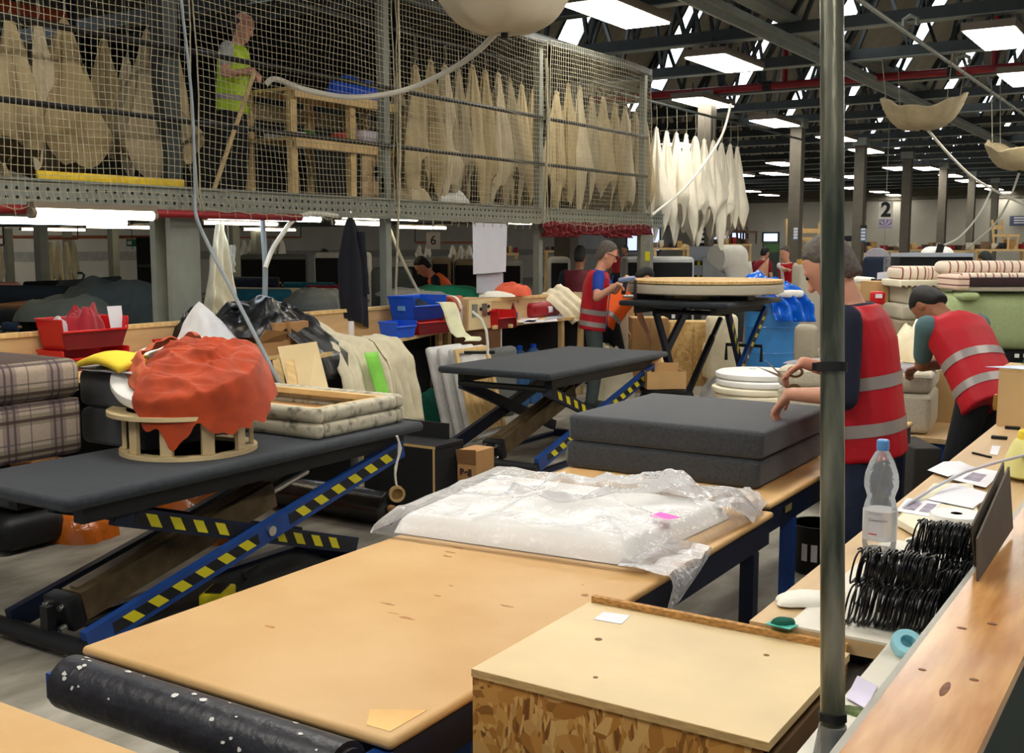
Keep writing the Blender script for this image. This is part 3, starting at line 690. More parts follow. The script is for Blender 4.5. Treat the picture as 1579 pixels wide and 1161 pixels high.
for dx, q, lab in ((0, ((1497, 797), (1546, 700), (1550, 765), (1503, 846)), 'card'), (.022, ((1506, 805), (1555, 697), (1562, 771), (1508, 846)), 'card')):
    pts = [PX(x, y, -.380+dx) for x, y in q]; lo = min(a.z for a in pts)-1.0505
    pts = [Vector((a.x, a.y, a.z-(lo if i > 1 else lo*.5))) for i, a in enumerate(pts)]
    MB().poly(pts, (.004, 0, 0)).build('card', mat('grey card', (92, 84, 74), .8, var=.1), p, world=True)
tag(MB().bar(PZ(1500, 698, .924), PZ(1528, 705, .924), .009, .007).build('pencil', black_rubber), 'dark pencil lying near the bench edge', 'pencil')
for a, b, lab in (((1530, 673), (1552, 674), 'black staple strip in front of the plywood box'), ((1555, 657), (1568, 660), 'short black strip touching the plywood box'), ((1558, 648), (1572, 653), 'short black strip leaning behind the other short one')):
    q = (PZ(*a, .93)+PZ(*b, .93))/2; tag(MB().rbox((q.x, q.y, .927), (.06, .022, .013), .003).build('staple_strip', black_rubber), lab, 'strip')
a = PZ(1536, 656, .92)
t = thing('plywood_box', 'upright plywood box standing on the bench by the bending worker', 'box', (a.x+.12, a.y+.12, .92))
MB().span((a.x, a.y, .9205), (a.x+.24, a.y+.015, 1.155)).build('front_panel', ply, t, world=True)
MB().span((a.x, a.y+.016, .9205), (a.x+.015, a.y+.3, 1.155)).build('side_panel', ply, t, world=True)
MB().span((a.x+.225, a.y+.016, .9205), (a.x+.24, a.y+.3, 1.155)).build('side_panel', ply, t, world=True)
MB().span((a.x, a.y, 1.1555), (a.x+.24, a.y+.3, 1.17)).build('lid', ply_edge, t, world=True)
q = Vector((a.x-.015, a.y+.05, .98)); MB().tube([q+Vector((0, 0, z)) for z in (0, .02, .05, .07)], [.008, .011, .010, .007], 8).build('brass_catch', mat('brass', (196, 160, 80), .35, .7), t, world=True)
leaf('blue-white paper lying on the plywood box, corner overhanging', [(a.x-.06, a.y+.02, 1.172), (a.x+.22, a.y-.01, 1.172), (a.x+.24, a.y+.2, 1.172), (a.x+.06, a.y+.16, 1.172)], m=mat('bluish paper', (206, 214, 240), .6))
tag(heap((a.x+.2, a.y+.30, 1.1735), .16, .11, .10, 3.3).build('cloth_bundle', green_cloth), 'dark green cloth bundle lying on the plywood box', 'cloth')
q = PZ(1590, 735, .93)
yr = thing('foam_roll', 'pale yellow foam roll standing on the bench end', 'roll', q)
MB().lathe([(.075, 0), (.095, .01), (.085, .06), (.06, .12), (.02, .15)], 28).build('roll_body', foam_pale_yellow, yr)
MB().lathe([(.05, .10), (.052, .11), (.045, .155), (.01, .165)], 20).build('inner_roll', foam_yellow, yr)
q = PZ(1246, 925, .926); tag(heap(q, .075, .05, .022, 5.1, amp=.2, rz=.9).build('wadding', white_cloth), 'white wadding scrap on the bench beside the pole', 'wadding')
q = PZ(1208, 962, .926)
gt = thing('green_pad', 'small dark green pad with a teal sticker on the bench', 'pad', q)
heap((0, 0, .002), .026, .016, .014, 9.2, nu=24, nv=8, amp=.1, rz=.6).build('pad_body', green_cloth, gt)
MB().poly([(-.03, -.022, 0), (.022, -.028, 0), (.03, .006, 0), (-.026, .012, 0)], (0, 0, .0016)).build('sticker', mat('teal sticker', (70, 178, 160), .5), gt)
q = PZ(1420, 833, .926); tag(heap(q, .045, .02, .012, 2.2, nu=24, nv=8, rz=.7).build('tissue', white_cloth), 'crumpled white tissue behind the springs', 'tissue')
bt = thing('glue_tape', 'pale blue translucent tape roll against the ledge', 'tape', PZ(1385, 1008, .926)+Vector((.0, .02, 0)))
MB().lathe([(.014, 0), (.028, 0), (.030, .003), (.030, .018), (.028, .021), (.014, .021), (.014, 0)], 28, (.012, -.012, .012), (.6, 0, .5)).build('tape_ring', mat('pale blue tape', (150, 208, 220), .25), bt)
leaf('lavender white note against the ledge, low on the bench', [PZ(x, y, .93) for x, y in ((1305, 1076), (1335, 1093), (1353, 1058), (1322, 1042))], m=mat('lavender paper', (214, 206, 228), .6))
q = PZ(1320, 1100, .926); tag(heap(q, .03, .014, .012, 7.7, nu=24, nv=8).build('lint', mat('green lint', (96, 110, 70), .95, var=.4, scale=60)), 'tuft of greenish lint by the pole foot', 'lint')
# ---------------------------------------------------------------- foam boards and bagged wadding on the tables
fa, fb = PZ(882, 700, TZ), PZ(1165, 750, TZ)
x0, x1, y0, y1 = -2.30, -1.44, 4.03, 4.86
for k, (dz, lab) in enumerate(((0, 'charcoal grey foam board, lower of the two stacked on the far tan table'), (.116, 'charcoal grey foam board, upper of the two, a hand resting on it'))):
    o = .012 if k else 0
    b = thing('foam_board', lab, 'foam board', ((x0+x1)/2+o, (y0+y1)/2, TZ+dz+.001), group='charcoal foam boards')
    MB().rbox((0, 0, .057), (x1-x0, y1-y0, .112), .022, 4, puff=.03, sub=2).build('board_body', grey_felt, b)
    for zz in (.018, .096):
        MB().tube([(-(x1-x0)/2+.01, -(y1-y0)/2+.004, zz), ((x1-x0)/2-.01, -(y1-y0)/2+.004, zz), ((x1-x0)/2-.004, (y1-y0)/2-.01, zz)], .0035, 6).build('seam', grey_felt, b)
def wadding():
    t = thing('wadding_sheet', 'white wadding slab wrapped in clear plastic on the tan table', 'wadding', (-1.75, 3.2, TZ))
    c = [PZ(600, 815, TZ+.02), PZ(975, 868, TZ+.02), PZ(1150, 775, TZ+.05), PZ(770, 728, TZ+.05)]
    def at(u, v): return c[0].lerp(c[1], u).lerp(c[3].lerp(c[2], u), v)
    mb = MB()
    def top(u, v):
        p = at(.01+.96*u, .02+.9*v); e = min(u, 1-u, v, 1-v)
        return Vector((p.x, p.y, TZ+.004+.062*min(1, (e/.045))**.5+.016*nz(u*4, v*3, 1)*min(1, e*6)))
    mb.grid(top, 50, 40)
    mb.build('wadding_slab', mat('white wadding', (246, 244, 240), .9, var=.02, bump=.25, bscale=40), t, world=True)
    fm = MB()
    def skin(u, v):
        uu, vv = -.06+1.12*u, -.05+1.06*v; p = at(uu, vv); e = min(u, 1-u, v, 1-v)
        z = TZ+.006+.072*min(1, e/.07)**.6+.030*max(0, ridged(u*5+3, v*4, .3))**2*min(1, e*5)+.05*max(0, ridged(u*3.1+7, v*2.6))**3*(u > .35)*min(1, e*5)*(.4+u)
        return Vector((p.x, p.y, z+.004))
    fm.grid(skin, 90, 70)
    fm.build('plastic_wrap', clear_film, t, world=True)
    def tail(u, v):   # the corner hanging off the table edge
        p = Vector((-1.42+.15*min(1, v*4), 2.78+.36*u, TZ+.02+.01*nz(u*5, v*4)-.008*v)); q = PX(1026+10*u, 944-5*u, -1.245)
        o = p.lerp(q, max(0, (v-.25)/.75)**1.1); w = (1-v)
        o = Vector((o.x+.02*math.sin(PI*v)+.012*math.sin(u*9+2)*w, o.y+.02*nz(u*4, v*3), o.z+.012*nz(u*6, v*5, 3)))
        return o
    MB().grid(tail, 24, 24).build('plastic_tail', creased_film, t, world=True)
    def ear(u, v):
        p = PZ(1080+70*v, 790-34*v, TZ+.03); q = PZ(1160+22*v, 812-30*v, TZ-.0)
        o = p.lerp(q, u); return o+Vector((0, 0, .05*math.sin(PI*u)*(.6+.4*math.sin(v*4))+.014*nz(u*4, v*4)+.014))
    MB().grid(ear, 24, 24).build('plastic_ear', creased_film, t, world=True)
    def peak(u, v):
        p = PZ(985+90*u, 745+22*u, TZ+.08); return p+Vector((.05*v, .10*(v-.3), .075*math.sin(PI*min(1, u*1.1))*math.sin(PI*v)+.02*nz(u*6, v*5, 8)))
    MB().grid(peak, 24, 16).build('plastic_peak', creased_film, t, world=True)
    c2 = PZ(1025, 797, TZ+.09)
    MB().poly([PZ(x, y, TZ+.088) for x, y in ((1002, 796), (1030, 803), (1048, 798), (1018, 790))], (0, 0, .002)).build('pink_tag', mat('pink tag', (244, 96, 196), .6), t, world=True)
wadding()
q = PZ(1258, 880, .0)
bk = thing('bucket', 'black bucket with white labels on the floor under the table', 'bucket', (q.x, q.y, 0))
MB().lathe([(.10, 0), (.11, .005), (.13, .25), (.135, .26), (.125, .26), (.10, .02)], 28).build('bucket_body', black_rubber, bk)
for a in (-1.9, -1.5): MB().grid(lambda u, v: (.128*math.cos(a+.25*u), .128*math.sin(a+.25*u), .08+.09*v), 5, 3).build('label', paper, bk)
# ---------------------------------------------------------------- scissor lift tables
sticker_y = mat('yellow hazard sticker', (208, 196, 34), .45, var=.04)
tape_black = mat('black hazard tape', (20, 22, 26), .5)
act_steel = mat('dusty brown actuator', (112, 94, 68), .45, .3, var=.2, scale=12)
def lift(label, x0, x1, y0, y1, zt, ax0, ax1, yn, yf, grp='scissor lift tables'):
    t = thing('scissor_lift_table', label, 'lift table', ((x0+x1)/2, (y0+y1)/2, 0), group=grp)
    MB().rbox(((x0+x1)/2, (y0+y1)/2, zt-.028), (x1-x0, y1-y0, .056), .027, 4).build('padded_top', pad_cloth, t, world=True)
    for x in (ax0, ax1): MB().span((x-.03, y0+.12, zt-.13), (x+.03, y1-.12, zt-.057)).build('top_rail', black_steel, t, world=True)
    zl, zh = .09, zt-.135
    for s, x in ((-1, ax0), (1, ax1)):
        xa, xb = x+s*.035, x-s*.015
        a = MB().bar((xa, yn, zl), (xa, yf, zh), .04, .10, (0, 0, 1)).build('outer_arm', blue_steel if s > 0 else navy_steel, t, world=True, smooth=False)
        b = MB().bar((xb, yn+.2, zh), (xb, yf-.35, zl), .04, .085, (0, 0, 1)).build('inner_arm', navy_steel, t, world=True, smooth=False)
        for arm, p, q, xx in ((a, (yn, zl), (yf, zh), xa+s*.0205), (b, (yn+.2, zh), (yf-.35, zl), xb+s*.0205)):
            d = Vector((0, q[0]-p[0], q[1]-p[1])); L = d.length; d.normalize(); n = Vector((0, -d.z, d.y))
            for l0, l1 in ((.06*L, .46*L), (.56*L, .97*L)):
                c0 = Vector((xx, p[0], p[1]))
                MB().poly([c0+d*l0-n*.026, c0+d*l1-n*.026, c0+d*l1+n*.026, c0+d*l0+n*.026], (s*.0012, 0, 0)).build('hazard_tape', tape_black, arm, world=True)
                k = l0+.05
                while k < l1-.11:
                    e = c0+Vector((s*.0014, 0, 0)); MB().poly([e+d*(k+.045)-n*.026, e+d*(k+.107)-n*.026, e+d*(k+.062)+n*.026, e+d*k+n*.026], (s*.001, 0, 0)).build('hazard_sticker', sticker_y, arm, world=True); k += .135
            if arm is a: MB().cyl((xx, (p[0]+q[0])/2, (p[1]+q[1])/2), (xx+s*.012, (p[0]+q[0])/2, (p[1]+q[1])/2), .025, n=14).build('pivot_bolt', chrome, arm, world=True)
    MB().cyl((ax0-.12, yn, .06), (ax1+.05, yn, .06), .04, n=14).build('base_tube', black_steel, t, world=True)
    MB().cyl((ax0, yf-.02, zh), (ax1, yf-.02, zh), .025, n=10).build('top_tube', black_steel, t, world=True)
    MB().cyl((ax0, yn+.2, zh), (ax1, yn+.2, zh), .025, n=10).build('top_tube', black_steel, t, world=True)
    for x in (ax0, ax1): MB().span((x-.03, yn+.02, 0), (x+.03, yf-.2, .03)).build('base_rail', navy_steel, t, world=True)
    MB().span((ax0+.03, yf-.38, .0), (ax1-.03, yf-.32, .06)).build('base_crossbar', navy_steel, t, world=True)
    xm = (ax0+ax1)/2; p, q = Vector((xm, yn+.14, .17)), Vector((xm, yn+.14+(yf-yn)*.55, zt*.62))
    aw = .13 if zt < 1 else .05
    ac = MB().bar(p, q, aw, aw).build('actuator', act_steel if zt < 1 else black_steel, t, world=True, smooth=False)
    d = (q-p).normalized()
    MB().bar(p+Vector((0, 0, aw*.53)), q+Vector((0, 0, aw*.53)), .05, .02).build('actuator_rib', act_steel if zt < 1 else black_steel, ac, world=True, smooth=False)
    MB().cyl(q+d*.005, q+d*.3, .03, n=12).build('piston_rod', chrome, ac, world=True)
    mo = MB().rbox(p-d*.05, (.17, .07, .15), .012, 2, rot=(math.asin(d.z)*.9, 0, 0)).build('motor_plate', black_steel, t, world=True)
    for dx in (-.05, .05):
        for dz in (-.045, .045): MB().cyl(p-d*.085+Vector((dx, 0, dz)), p-d*.115+Vector((dx, 0, dz)), .013, n=10).build('bolt', chrome, mo, world=True)
    MB().span((xm-.025, yn-.01, .1), (xm+.025, yn+.03, .2)).build('motor_bracket', black_steel, t, world=True)
    return t
LAX0, LAX1, LAZ = -4.55, -3.74, .71
lift('black padded scissor lift under the plaid cushions and round wooden frame', LAX0, LAX1, 2.62, 4.95, LAZ, -4.27, -3.83, 2.72, 4.8)
lift('black padded scissor lift with an empty top, next to the charcoal foam boards', -5.13, -4.1, 6.95, 9.05, .76, -4.98, -4.18, 6.85, 8.85)
lc = lift('tall raised scissor lift carrying the round upholstered board', -5.1, -3.93, 10.0, 11.6, 1.15, -4.95, -4.12, 10.35, 11.5)
LZ = LAZ+.002
MB().tube([(-4.5, 11.45, .45), (-4.5, 11.45, .62), (-4.1, 11.45, .62), (-4.1, 11.45, .45)], .02).build('handle_rail', black_steel, lc, world=True)
# ------- things lying on the first lift
plaid = bands('plaid tweed', (176, 158, 140), [(1, .24, .0, .085, (132, 116, 110), .75), (2, .15, .02, .05, (120, 112, 92), .7), (1, .24, .02, .012, (70, 54, 66), .75), (1, .24, .055, .012, (70, 54, 66), .75), (2, .15, .035, .016, (62, 40, 36), .85), (2, .15, .085, .008, (90, 80, 80), .7), (1, .24, .14, .006, (72, 62, 66), .7), (0, .24, .02, .012, (70, 54, 66), .7), (0, .24, .055, .012, (70, 54, 66), .7), (0, .15, .035, .016, (80, 50, 46), .7)], .95)
q = PZ(131, 697, LZ)
w = .62
pb = thing('plaid_block', 'plaid tweed upholstered block, lower of the two on the lift table', 'upholstered block', (q.x-w/2, q.y-.42, LZ))
MB().rbox((0, 0, .135), (w, .84, .27), .035, 4, puff=.02, sub=1).build('block_body', plaid, pb)
MB().tube([(-w/2+.012, -.40, .262), (w/2-.010, -.40, .262), (w/2-.010, .40, .262), (-w/2+.012, .40, .262)], .006, 6, closed=True).build('piping', plaid, pb)
pc = thing('plaid_cushion', 'plump plaid tweed seat cushion lying on the plaid block', 'cushion', (q.x-w/2+.0, q.y-.43, LZ+.272))
MB().rbox((0, 0, .095), (w+.02, .86, .18), .05, 5, puff=.16, sub=2).build('cushion_body', plaid, pc)
for zz in (.035, .15): MB().tube([(-w/2, -.41, zz), (w/2-.004, -.41, zz), (w/2-.004, .41, zz), (-w/2, .41, zz)], .006, 6, closed=True).build('piping', plaid, pc)
q = PZ(292, 693, LZ)
rf = thing('stool_ring', 'round plywood stool frame with upright slats on the lift table', 'frame', (q.x, q.y, LZ))
RR, RH = .325, .21
for z0 in (0, RH-.02):
    o_ = .03 if z0 else 0.
    MB().lathe([(RR-.06, z0), (RR+o_, z0), (RR+o_, z0+.02), (RR-.06, z0+.02), (RR-.06, z0)], 56, (-o_*.6, -o_*.4, 0)).build('plywood_ring', ply_pale, rf)
for k in range(10):
    a = 2*PI*k/10+.2
    MB().rbox(((RR-.03)*math.cos(a), (RR-.03)*math.sin(a), RH/2), (.022, .06, RH-.042), .002, 1, rot=a+.0).build('upright_slat', ply_pale, rf)
TILT = Euler((.34, .20, 0)).to_matrix(); DC = Vector((q.x-.03, q.y+.01, LZ+RH+.165))
def tilted(mb):
    mb.v = [tuple(DC+TILT @ Vector(p)) for p in mb.v]; return mb
fd = thing('foam_disc', 'thick white foam disc tilted on the round plywood frame', 'foam disc', DC)
tilted(MB().lathe([(.30, -.035), (.335, -.03), (.345, 0), (.34, .022), (.325, .03), (.01, .034)], 56)).build('disc_body', foam_white, fd, world=True)
def cover(u, v):
    t = 2*PI*u; over = max(0, min(1, .45+1.3*math.cos(t+.15)))     # falls over the rim towards the aisle
    e = .20+.205*over+.05*nz(2.2*math.cos(t), 2.2*math.sin(t), 3)+.03*nz(6*math.cos(t), 6*math.sin(t), 1)
    r = e*(1-v)**.85 if v < 1 else 0.
    x, y = .055+r*math.cos(t), -.01+r*math.sin(t)
    p_, q_ = x*.8+y*.6, -x*.6+y*.8
    k = .55*crumple(p_*4+3, q_*10, 2.2)+.55*ridged(p_*3.2+1, q_*8+1.5*nz(p_*4, q_*4), 4)-.1; top = max(0, 1-(r/.36)**3)**.6
    z = .036+.085*top*(.75+.75*k)*(1-.35*(v < .04))-max(0, math.hypot(x, y)-.375)*1.9+.012*nz(5*math.cos(t), 5*math.sin(t), r*6)*(r > .2)
    return Vector((x, y, z))
oc = tilted(MB().grid(cover, 150, 56, closeu=True)).build('rust_cover', rust_cloth); tag(oc, 'rust orange velvet cover heaped on the white foam disc', 'cover')
def hem(u, v):
    t = 2.0+u*2.75; w = .17+.095*v+.012*math.sin(u*22)
    return Vector((.02+w*math.cos(t), -.015+w*math.sin(t), .125-.080*v**1.5+.016*nz(u*9, v*3)+.008*math.sin(u*31)))
tilted(MB().grid(hem, 80, 12)).build('turned_hem', rust_back, oc, world=True, solid=.004)
# marbled frame at the far end of the lift
F, Rr = PZ(494, 680, LZ), PZ(621, 650, LZ); xl = PZ(375, 587, .865).x
marble = mat('marbled ivory velvet', (198, 190, 166), .8, scale=16, detail=10, col2=(92, 88, 74), sheen=.3)
MATS['marbled ivory velvet'].node_tree.nodes['Color Ramp'].color_ramp.elements[0].position = .50
MATS['marbled ivory velvet'].node_tree.nodes['Color Ramp'].color_ramp.elements[1].position = .70
mx0, mx1, my0, my1 = xl, (F.x+Rr.x)/2, F.y, Rr.y
mf = thing('footstool', 'ivory marbled velvet footstool frame lying open side up on the lift', 'frame', ((mx0+mx1)/2, (my0+my1)/2, LZ))
for z0, z1 in ((.0, .082), (.084, .160)):
    zc, hh = LZ+(z0+z1)/2, z1-z0
    for c, s in ((((mx0+mx1)/2, my0+.03), (mx1-mx0, .06)), (((mx0+mx1)/2, my1-.03), (mx1-mx0, .06)), ((mx1-.03, (my0+my1)/2), (.06, my1-my0-.122)), ((mx0+.03, (my0+my1)/2), (.06, my1-my0-.122))):
        MB().rbox((c[0], c[1], zc), (s[0]+(.004 if s[0] > .1 else 0), s[1], hh), .026, 4).build('padded_side', marble, mf, world=True)
for c, s in ((((mx0+mx1)/2, my0+.085), (mx1-mx0-.13, .045)), (((mx0+mx1)/2, my1-.085), (mx1-mx0-.13, .045)), ((mx1-.085, (my0+my1)/2), (.045, my1-my0-.22)), ((mx0+.085, (my0+my1)/2), (.045, my1-my0-.22))):
    MB().box((c[0], c[1], LZ+.135), (s[0], s[1], .03)).build('inner_batten', pine, mf, world=True)
MB().span((mx0+.07, my0+.07, LZ+.05), (mx1-.07, my1-.07, LZ+.06)).build('base_board', carton, mf, world=True)
MB().poly([(mx0+.02, my0+.25, LZ+.161), (mx0+.12, my0+.2, LZ+.161), (mx0+.18, my0+.34, LZ+.161), (mx0+.08, my0+.4, LZ+.161)], (0, 0, .001)).build('teal_ticket', mat('teal ticket', (110, 206, 190), .5), mf, world=True)
# dark stack, yellow foam behind the plaid
c = PZ(205, 690, LZ)
for k, (dz, lab) in enumerate(((0, 'dark charcoal padded block behind the plaid cushions, lower one'), (.19, 'dark charcoal padded block behind the plaid cushions, upper one'))):
    tag(MB().rbox((-4.52, 3.72, LZ+dz+.095), (.5, .56, .186), .04, 3).build('padded_block', grey_felt), lab, 'upholstered block', 'dark padded blocks on the lift')
def yl(u, v): return Vector((-4.68+.34*u, 3.36+.36*v, LZ+.40+.07*math.sin(PI*u)*(.5+.5*v)+.02*math.sin(v*6)))
tag(MB().grid(yl, 16, 12).build('yellow_foam_sheet', foam_yellow, solid=.03), 'bright yellow foam sheet folded on the dark blocks', 'foam sheet')
def gl(u, v): return Vector((-4.74+.46*u, 3.38+.50*v, LZ+.388+.006*nz(u*4, v*4)))
tag(MB().grid(gl, 12, 12).build('grey_liner', mat('pale grey liner', (170, 168, 170), .6), solid=.006), 'pale grey liner sheet under the yellow foam', 'sheet')
# under and around the first lift
c = PZ(85, 822, 0)
mbg = heap((c.x, c.y+.05, 0), .40, .26, .26, 8.8, nu=50, nv=20, amp=.4); tag(mbg.build('orange_bag', amber_film), 'orange translucent plastic bag on the floor under the lift', 'bag')
cb = thing('open_carton', 'torn brown cardboard box beneath the lift table beside the orange bag', 'carton', (c.x-.35, c.y+.25, 0))
MB().span((-.2, -.16, 0), (.2, -.15, .34)).span((-.2, .15, 0), (.2, .16, .34)).span((-.2, -.15, 0), (-.19, .15, .34)).span((.19, -.15, 0), (.2, .15, .34)).span((-.19, -.15, 0), (.19, .15, .01)).build('carton_wall', carton, cb)
MB().poly([(-.2, -.16, .34), (.2, -.16, .34), (.23, -.30, .42), (-.16, -.28, .44)], (0, 0, .005)).build('flap', carton, cb)
MB().poly([(.2, -.15, .34), (.2, .15, .34), (.34, .12, .27), (.33, -.12, .26)], (0, 0, .005)).build('flap', carton, cb)
c = PZ(230, 760, .0); tag(heap((-5.0, 4.4, 0), .34, .22, .42, 3.9, nu=40, nv=16, amp=.4).build('orange_bag', amber_film), 'orange plastic bag seen through the lift arms, behind the open bag', 'bag')
c = PZ(15, 850, 0)
vc = thing('black_machine', 'black rounded floor machine cut by the picture edge', 'machine', (c.x-.05, c.y+.1, 0))
MB().rbox((0, 0, .11), (.34, .4, .2), .07, 4).build('machine_body', black_steel, vc)
MB().rbox((0, .05, .30), (.26, .3, .14), .05, 4).build('machine_hood', grey_felt, vc)
MB().tube([(.1, -.2, .12), (.2, -.32, .05), (.16, -.44, .02), (.0, -.5, .02)], .014, 8).build('cable', black_rubber, vc)
q0, q1 = PZ(325, 985, .002), PZ(515, 850, .002)
tag(MB().rbox((-3.78, 3.75, .006), (.95, 1.5, .012), .005, 1).build('dark_sheet', mat('mottled flat sheet', (36, 40, 38), .7, var=.3, scale=20)), 'dark mottled flat sheet on the floor under the lift arms', 'mat')  # dark flat slab on the floor, tone varying at random
q = PZ(336, 925, .02)
pd = thing('foot_pedal', 'yellow edged foot pedal on the dark sheet', 'pedal', (q.x, q.y, .013))
MB().rbox((0, 0, .03), (.12, .2, .06), .012, 2, rot=.5).build('pedal_shell', yellow_paint, pd); MB().rbox((0, 0, .064), (.08, .14, .008), .003, 1, rot=.5).build('tread', black_rubber, pd)
MB().tube([(.0, .12, .02), (-.1, .3, .012), (-.2, .35, .012), (-.25, .5, .012)], .008, 6).build('cable', black_rubber, pd)
# black box, black roll, carton, hanging tape
p, r = PZ(560, 792, 0), PZ(679, 808, 0)
bb = thing('black_box', 'tall black faced plywood crate standing on the floor', 'crate', ((p.x+r.x)/2, p.y+.15, 0))
bx0, bx1, by0, by1, bzt = p.x, r.x, p.y, p.y+.30, .49
MB().span((bx0+.016, by0-.001, .0), (bx1-.016, by0+.015, bzt-.019)).build('front_panel', black_cloth, bb, world=True)
for xx in (bx0, bx1-.015): MB().span((xx, by0+.0, 0), (xx+.015, by1, bzt-.019)).build('side_panel', black_cloth, bb, world=True)
for xx in (bx0, bx1-.015): MB().span((xx, by0-.0015, 0), (xx+.015, by0-.0005, bzt-.019)).build('plywood_edge', ply_edge, bb, world=True)
MB().span((bx0, by0, bzt-.018), (bx1+.004, by1, bzt)).build('top_panel', black_cloth, bb, world=True)
MB().span((bx0, by0-.0015, bzt-.017), (bx1+.004, by0-.0005, bzt-.001)).build('plywood_edge', ply_edge, bb, world=True)
MB().span((bx0+.12, by1-.05, bzt+.0005), (bx1-.08, by1-.035, bzt+.10)).build('back_lip', black_cloth, bb, world=True)
rl = thing('vinyl_roll', 'roll of black vinyl lying on the floor in front of the crate', 'roll', ((bx0+bx1)/2-.4, by0-.16, 0))
ym = by0-.15
MB().lathe([(.02, 0), (.1, .0), (.107, .004), (.107, .98), (.1, .985), (.02, .985)], 32, (bx1-1.22, ym, .109), (0, PI/2, 0), fn=lambda p, t: p+Vector((.004*math.sin(9*t+p.z*20), .003*math.sin(5*t), 0))).build('wound_vinyl', mat('black vinyl', (20, 21, 23), .25, bump=.4, bscale=16, spec=.7), rl, world=True)
MB().cyl((bx1-.236, ym, .109), (bx1-.20, ym, .109), .022, n=14).build('core_tube', carton, rl, world=True)
for k, (px, py, lab) in enumerate(((486, 778, 'short pine offcut on the floor by the black roll'), (503, 775, 'second pine offcut leaning flat beside the first'))):
    c = PZ(px, py, 0); tag(MB().rbox((c.x, c.y, .05), (.05, .22, .09), .004, 1, rot=.5+k*.4).build('pine_offcut', pine), lab, 'offcut', 'pine offcuts on the floor')
q = PZ(706, 800, 0)
cb = thing('carton', 'brown cardboard carton with printed black lettering and dark lid', 'carton', (q.x+.12, q.y+.15, 0))
MB().span((q.x, q.y, 0), (q.x+.14, q.y+.2, .44)).build('carton_body', carton, cb, world=True)
MB().poly([(q.x, q.y-.004, .36), (q.x+.14, q.y-.004, .36), (q.x+.15, q.y-.02, .455), (q.x, q.y-.02, .445)], (0, .004, 0)).build('flap', carton_dark, cb, world=True)
text('lettering', 'Bell', .06, (q.x+.062, q.y-.0015, .30), cb, mat('print ink', (52, 40, 32), .7), world=True, bold=.003)
q = PX(612, 672, -3.72)
hs = thing('hanging_tape', 'ring of tan tape hanging from a knotted white cord at the lift end', 'tape', (q.x, q.y, q.z-.35))
cpts = [Vector((q.x+.005*math.sin(k), q.y+.02*math.sin(k*.7), q.z-k*.035)) for k in range(9)]
MB().tube(cpts, [.007, .006, .012, .008, .006, .009, .006, .006, .006], 7).build('cord', hose_white, hs, world=True)
e = cpts[-1]; MB().lathe([(.032, -.012), (.045, -.012), (.045, .012), (.032, .012), (.032, -.012)], 28, (e.x, e.y, e.z-.04), (PI/2, .0, .9)).build('tape_ring', mat('tan tape', (178, 146, 96), .5), hs, world=True)
# ------- second lift: stapler on its top; panels leaning by the bench
q = PZ(735, 547, .762)
sg = thing('staple_gun', 'slim black and silver staple gun lying on the empty lift top', 'staple gun', (q.x, q.y, .762), .6)
MB().rbox((0, 0, .02), (.22, .028, .026), .008, 2).build('gun_body', black_steel, sg); MB().rbox((-.09, 0, .012), (.09, .022, .022), .006, 2).build('magazine', chrome, sg); MB().rbox((.13, .0, .022), (.06, .034, .032), .012, 2).build('grip', black_rubber, sg)
c = PZ(715, 682, 0)
quilt = mat('white quilted cloth', (226, 224, 220), .85, bump=.2, bscale=40)
for k, lab in enumerate(('white padded headboard leaning on the bench, innermost of three', 'white padded headboard leaning on the bench, middle of three', 'white padded headboard with bare strand board back, outermost of three')):
    t = thing('headboard', lab, 'headboard', (c.x-.18+k*.125, c.y+.05, 0), (0, -.26, 0), 'headboards leaning on the bench')
    MB().rbox((-.04, .26, .42), (.07, .52, .84), .03, 3).build('padded_face', quilt, t)
    for j in range(3): MB().tube([(-.004, .0, .05+.0), (-.004, -.002, .8)], .004, 6).build('edge_piping', quilt, t) if j == 0 else None
    if k == 2:
        MB().span((-.002, .06, .08), (.012, .46, .64)).build('board_back', osb_pale, t)
        for y0 in (.0, .48): MB().rbox((.01, y0+.02, .42), (.03, .05, .8), .008, 2).build('frame_rail', pine, t)
        MB().rbox((.01, .26, .80), (.03, .5, .05), .008, 2).build('frame_rail', pine, t)
# ------- third lift: round board, tools
q0, q1 = PD(965, 440, 10.9), PD(1188, 440, 10.9)
cx, cy = -4.48, 10.75
rd = thing('round_board', 'big round grey upholstered board with bare wood on top', 'board', (cx, cy, 1.2))
RB = .80
MB().lathe([(RB-.05, .0), (RB, .015), (RB+.005, .06), (RB, .10), (RB-.03, .108), (.02, .108)], 64, (cx, cy, 1.21)).build('padded_rim', beige_cloth, rd, world=True)
MB().lathe([(RB-.01, 0), (RB-.005, .004), (RB-.005, .03), (RB-.01, .034), (.02, .034)], 64, (cx, cy, 1.319)).build('wood_disc', osb_pale, rd, world=True)
MB().lathe([(RB-.02, 0), (RB-.004, 0), (RB-.004, .004), (RB-.02, .004)], 64, (cx, cy, 1.318)).build('black_lining', black_cloth, rd, world=True)
for k in range(3): tag(MB().rbox((cx-.5+.45*k, cy-.3+.1*k, 1.181), (.3, .2, .056), .006, 1).build('packing_block', black_steel if k != 1 else pine), ('dark packing block propping the round board, innermost', 'pale packing block propping the round board', 'dark packing block propping the round board, outer end')[k], 'block', 'packing blocks under the round board')
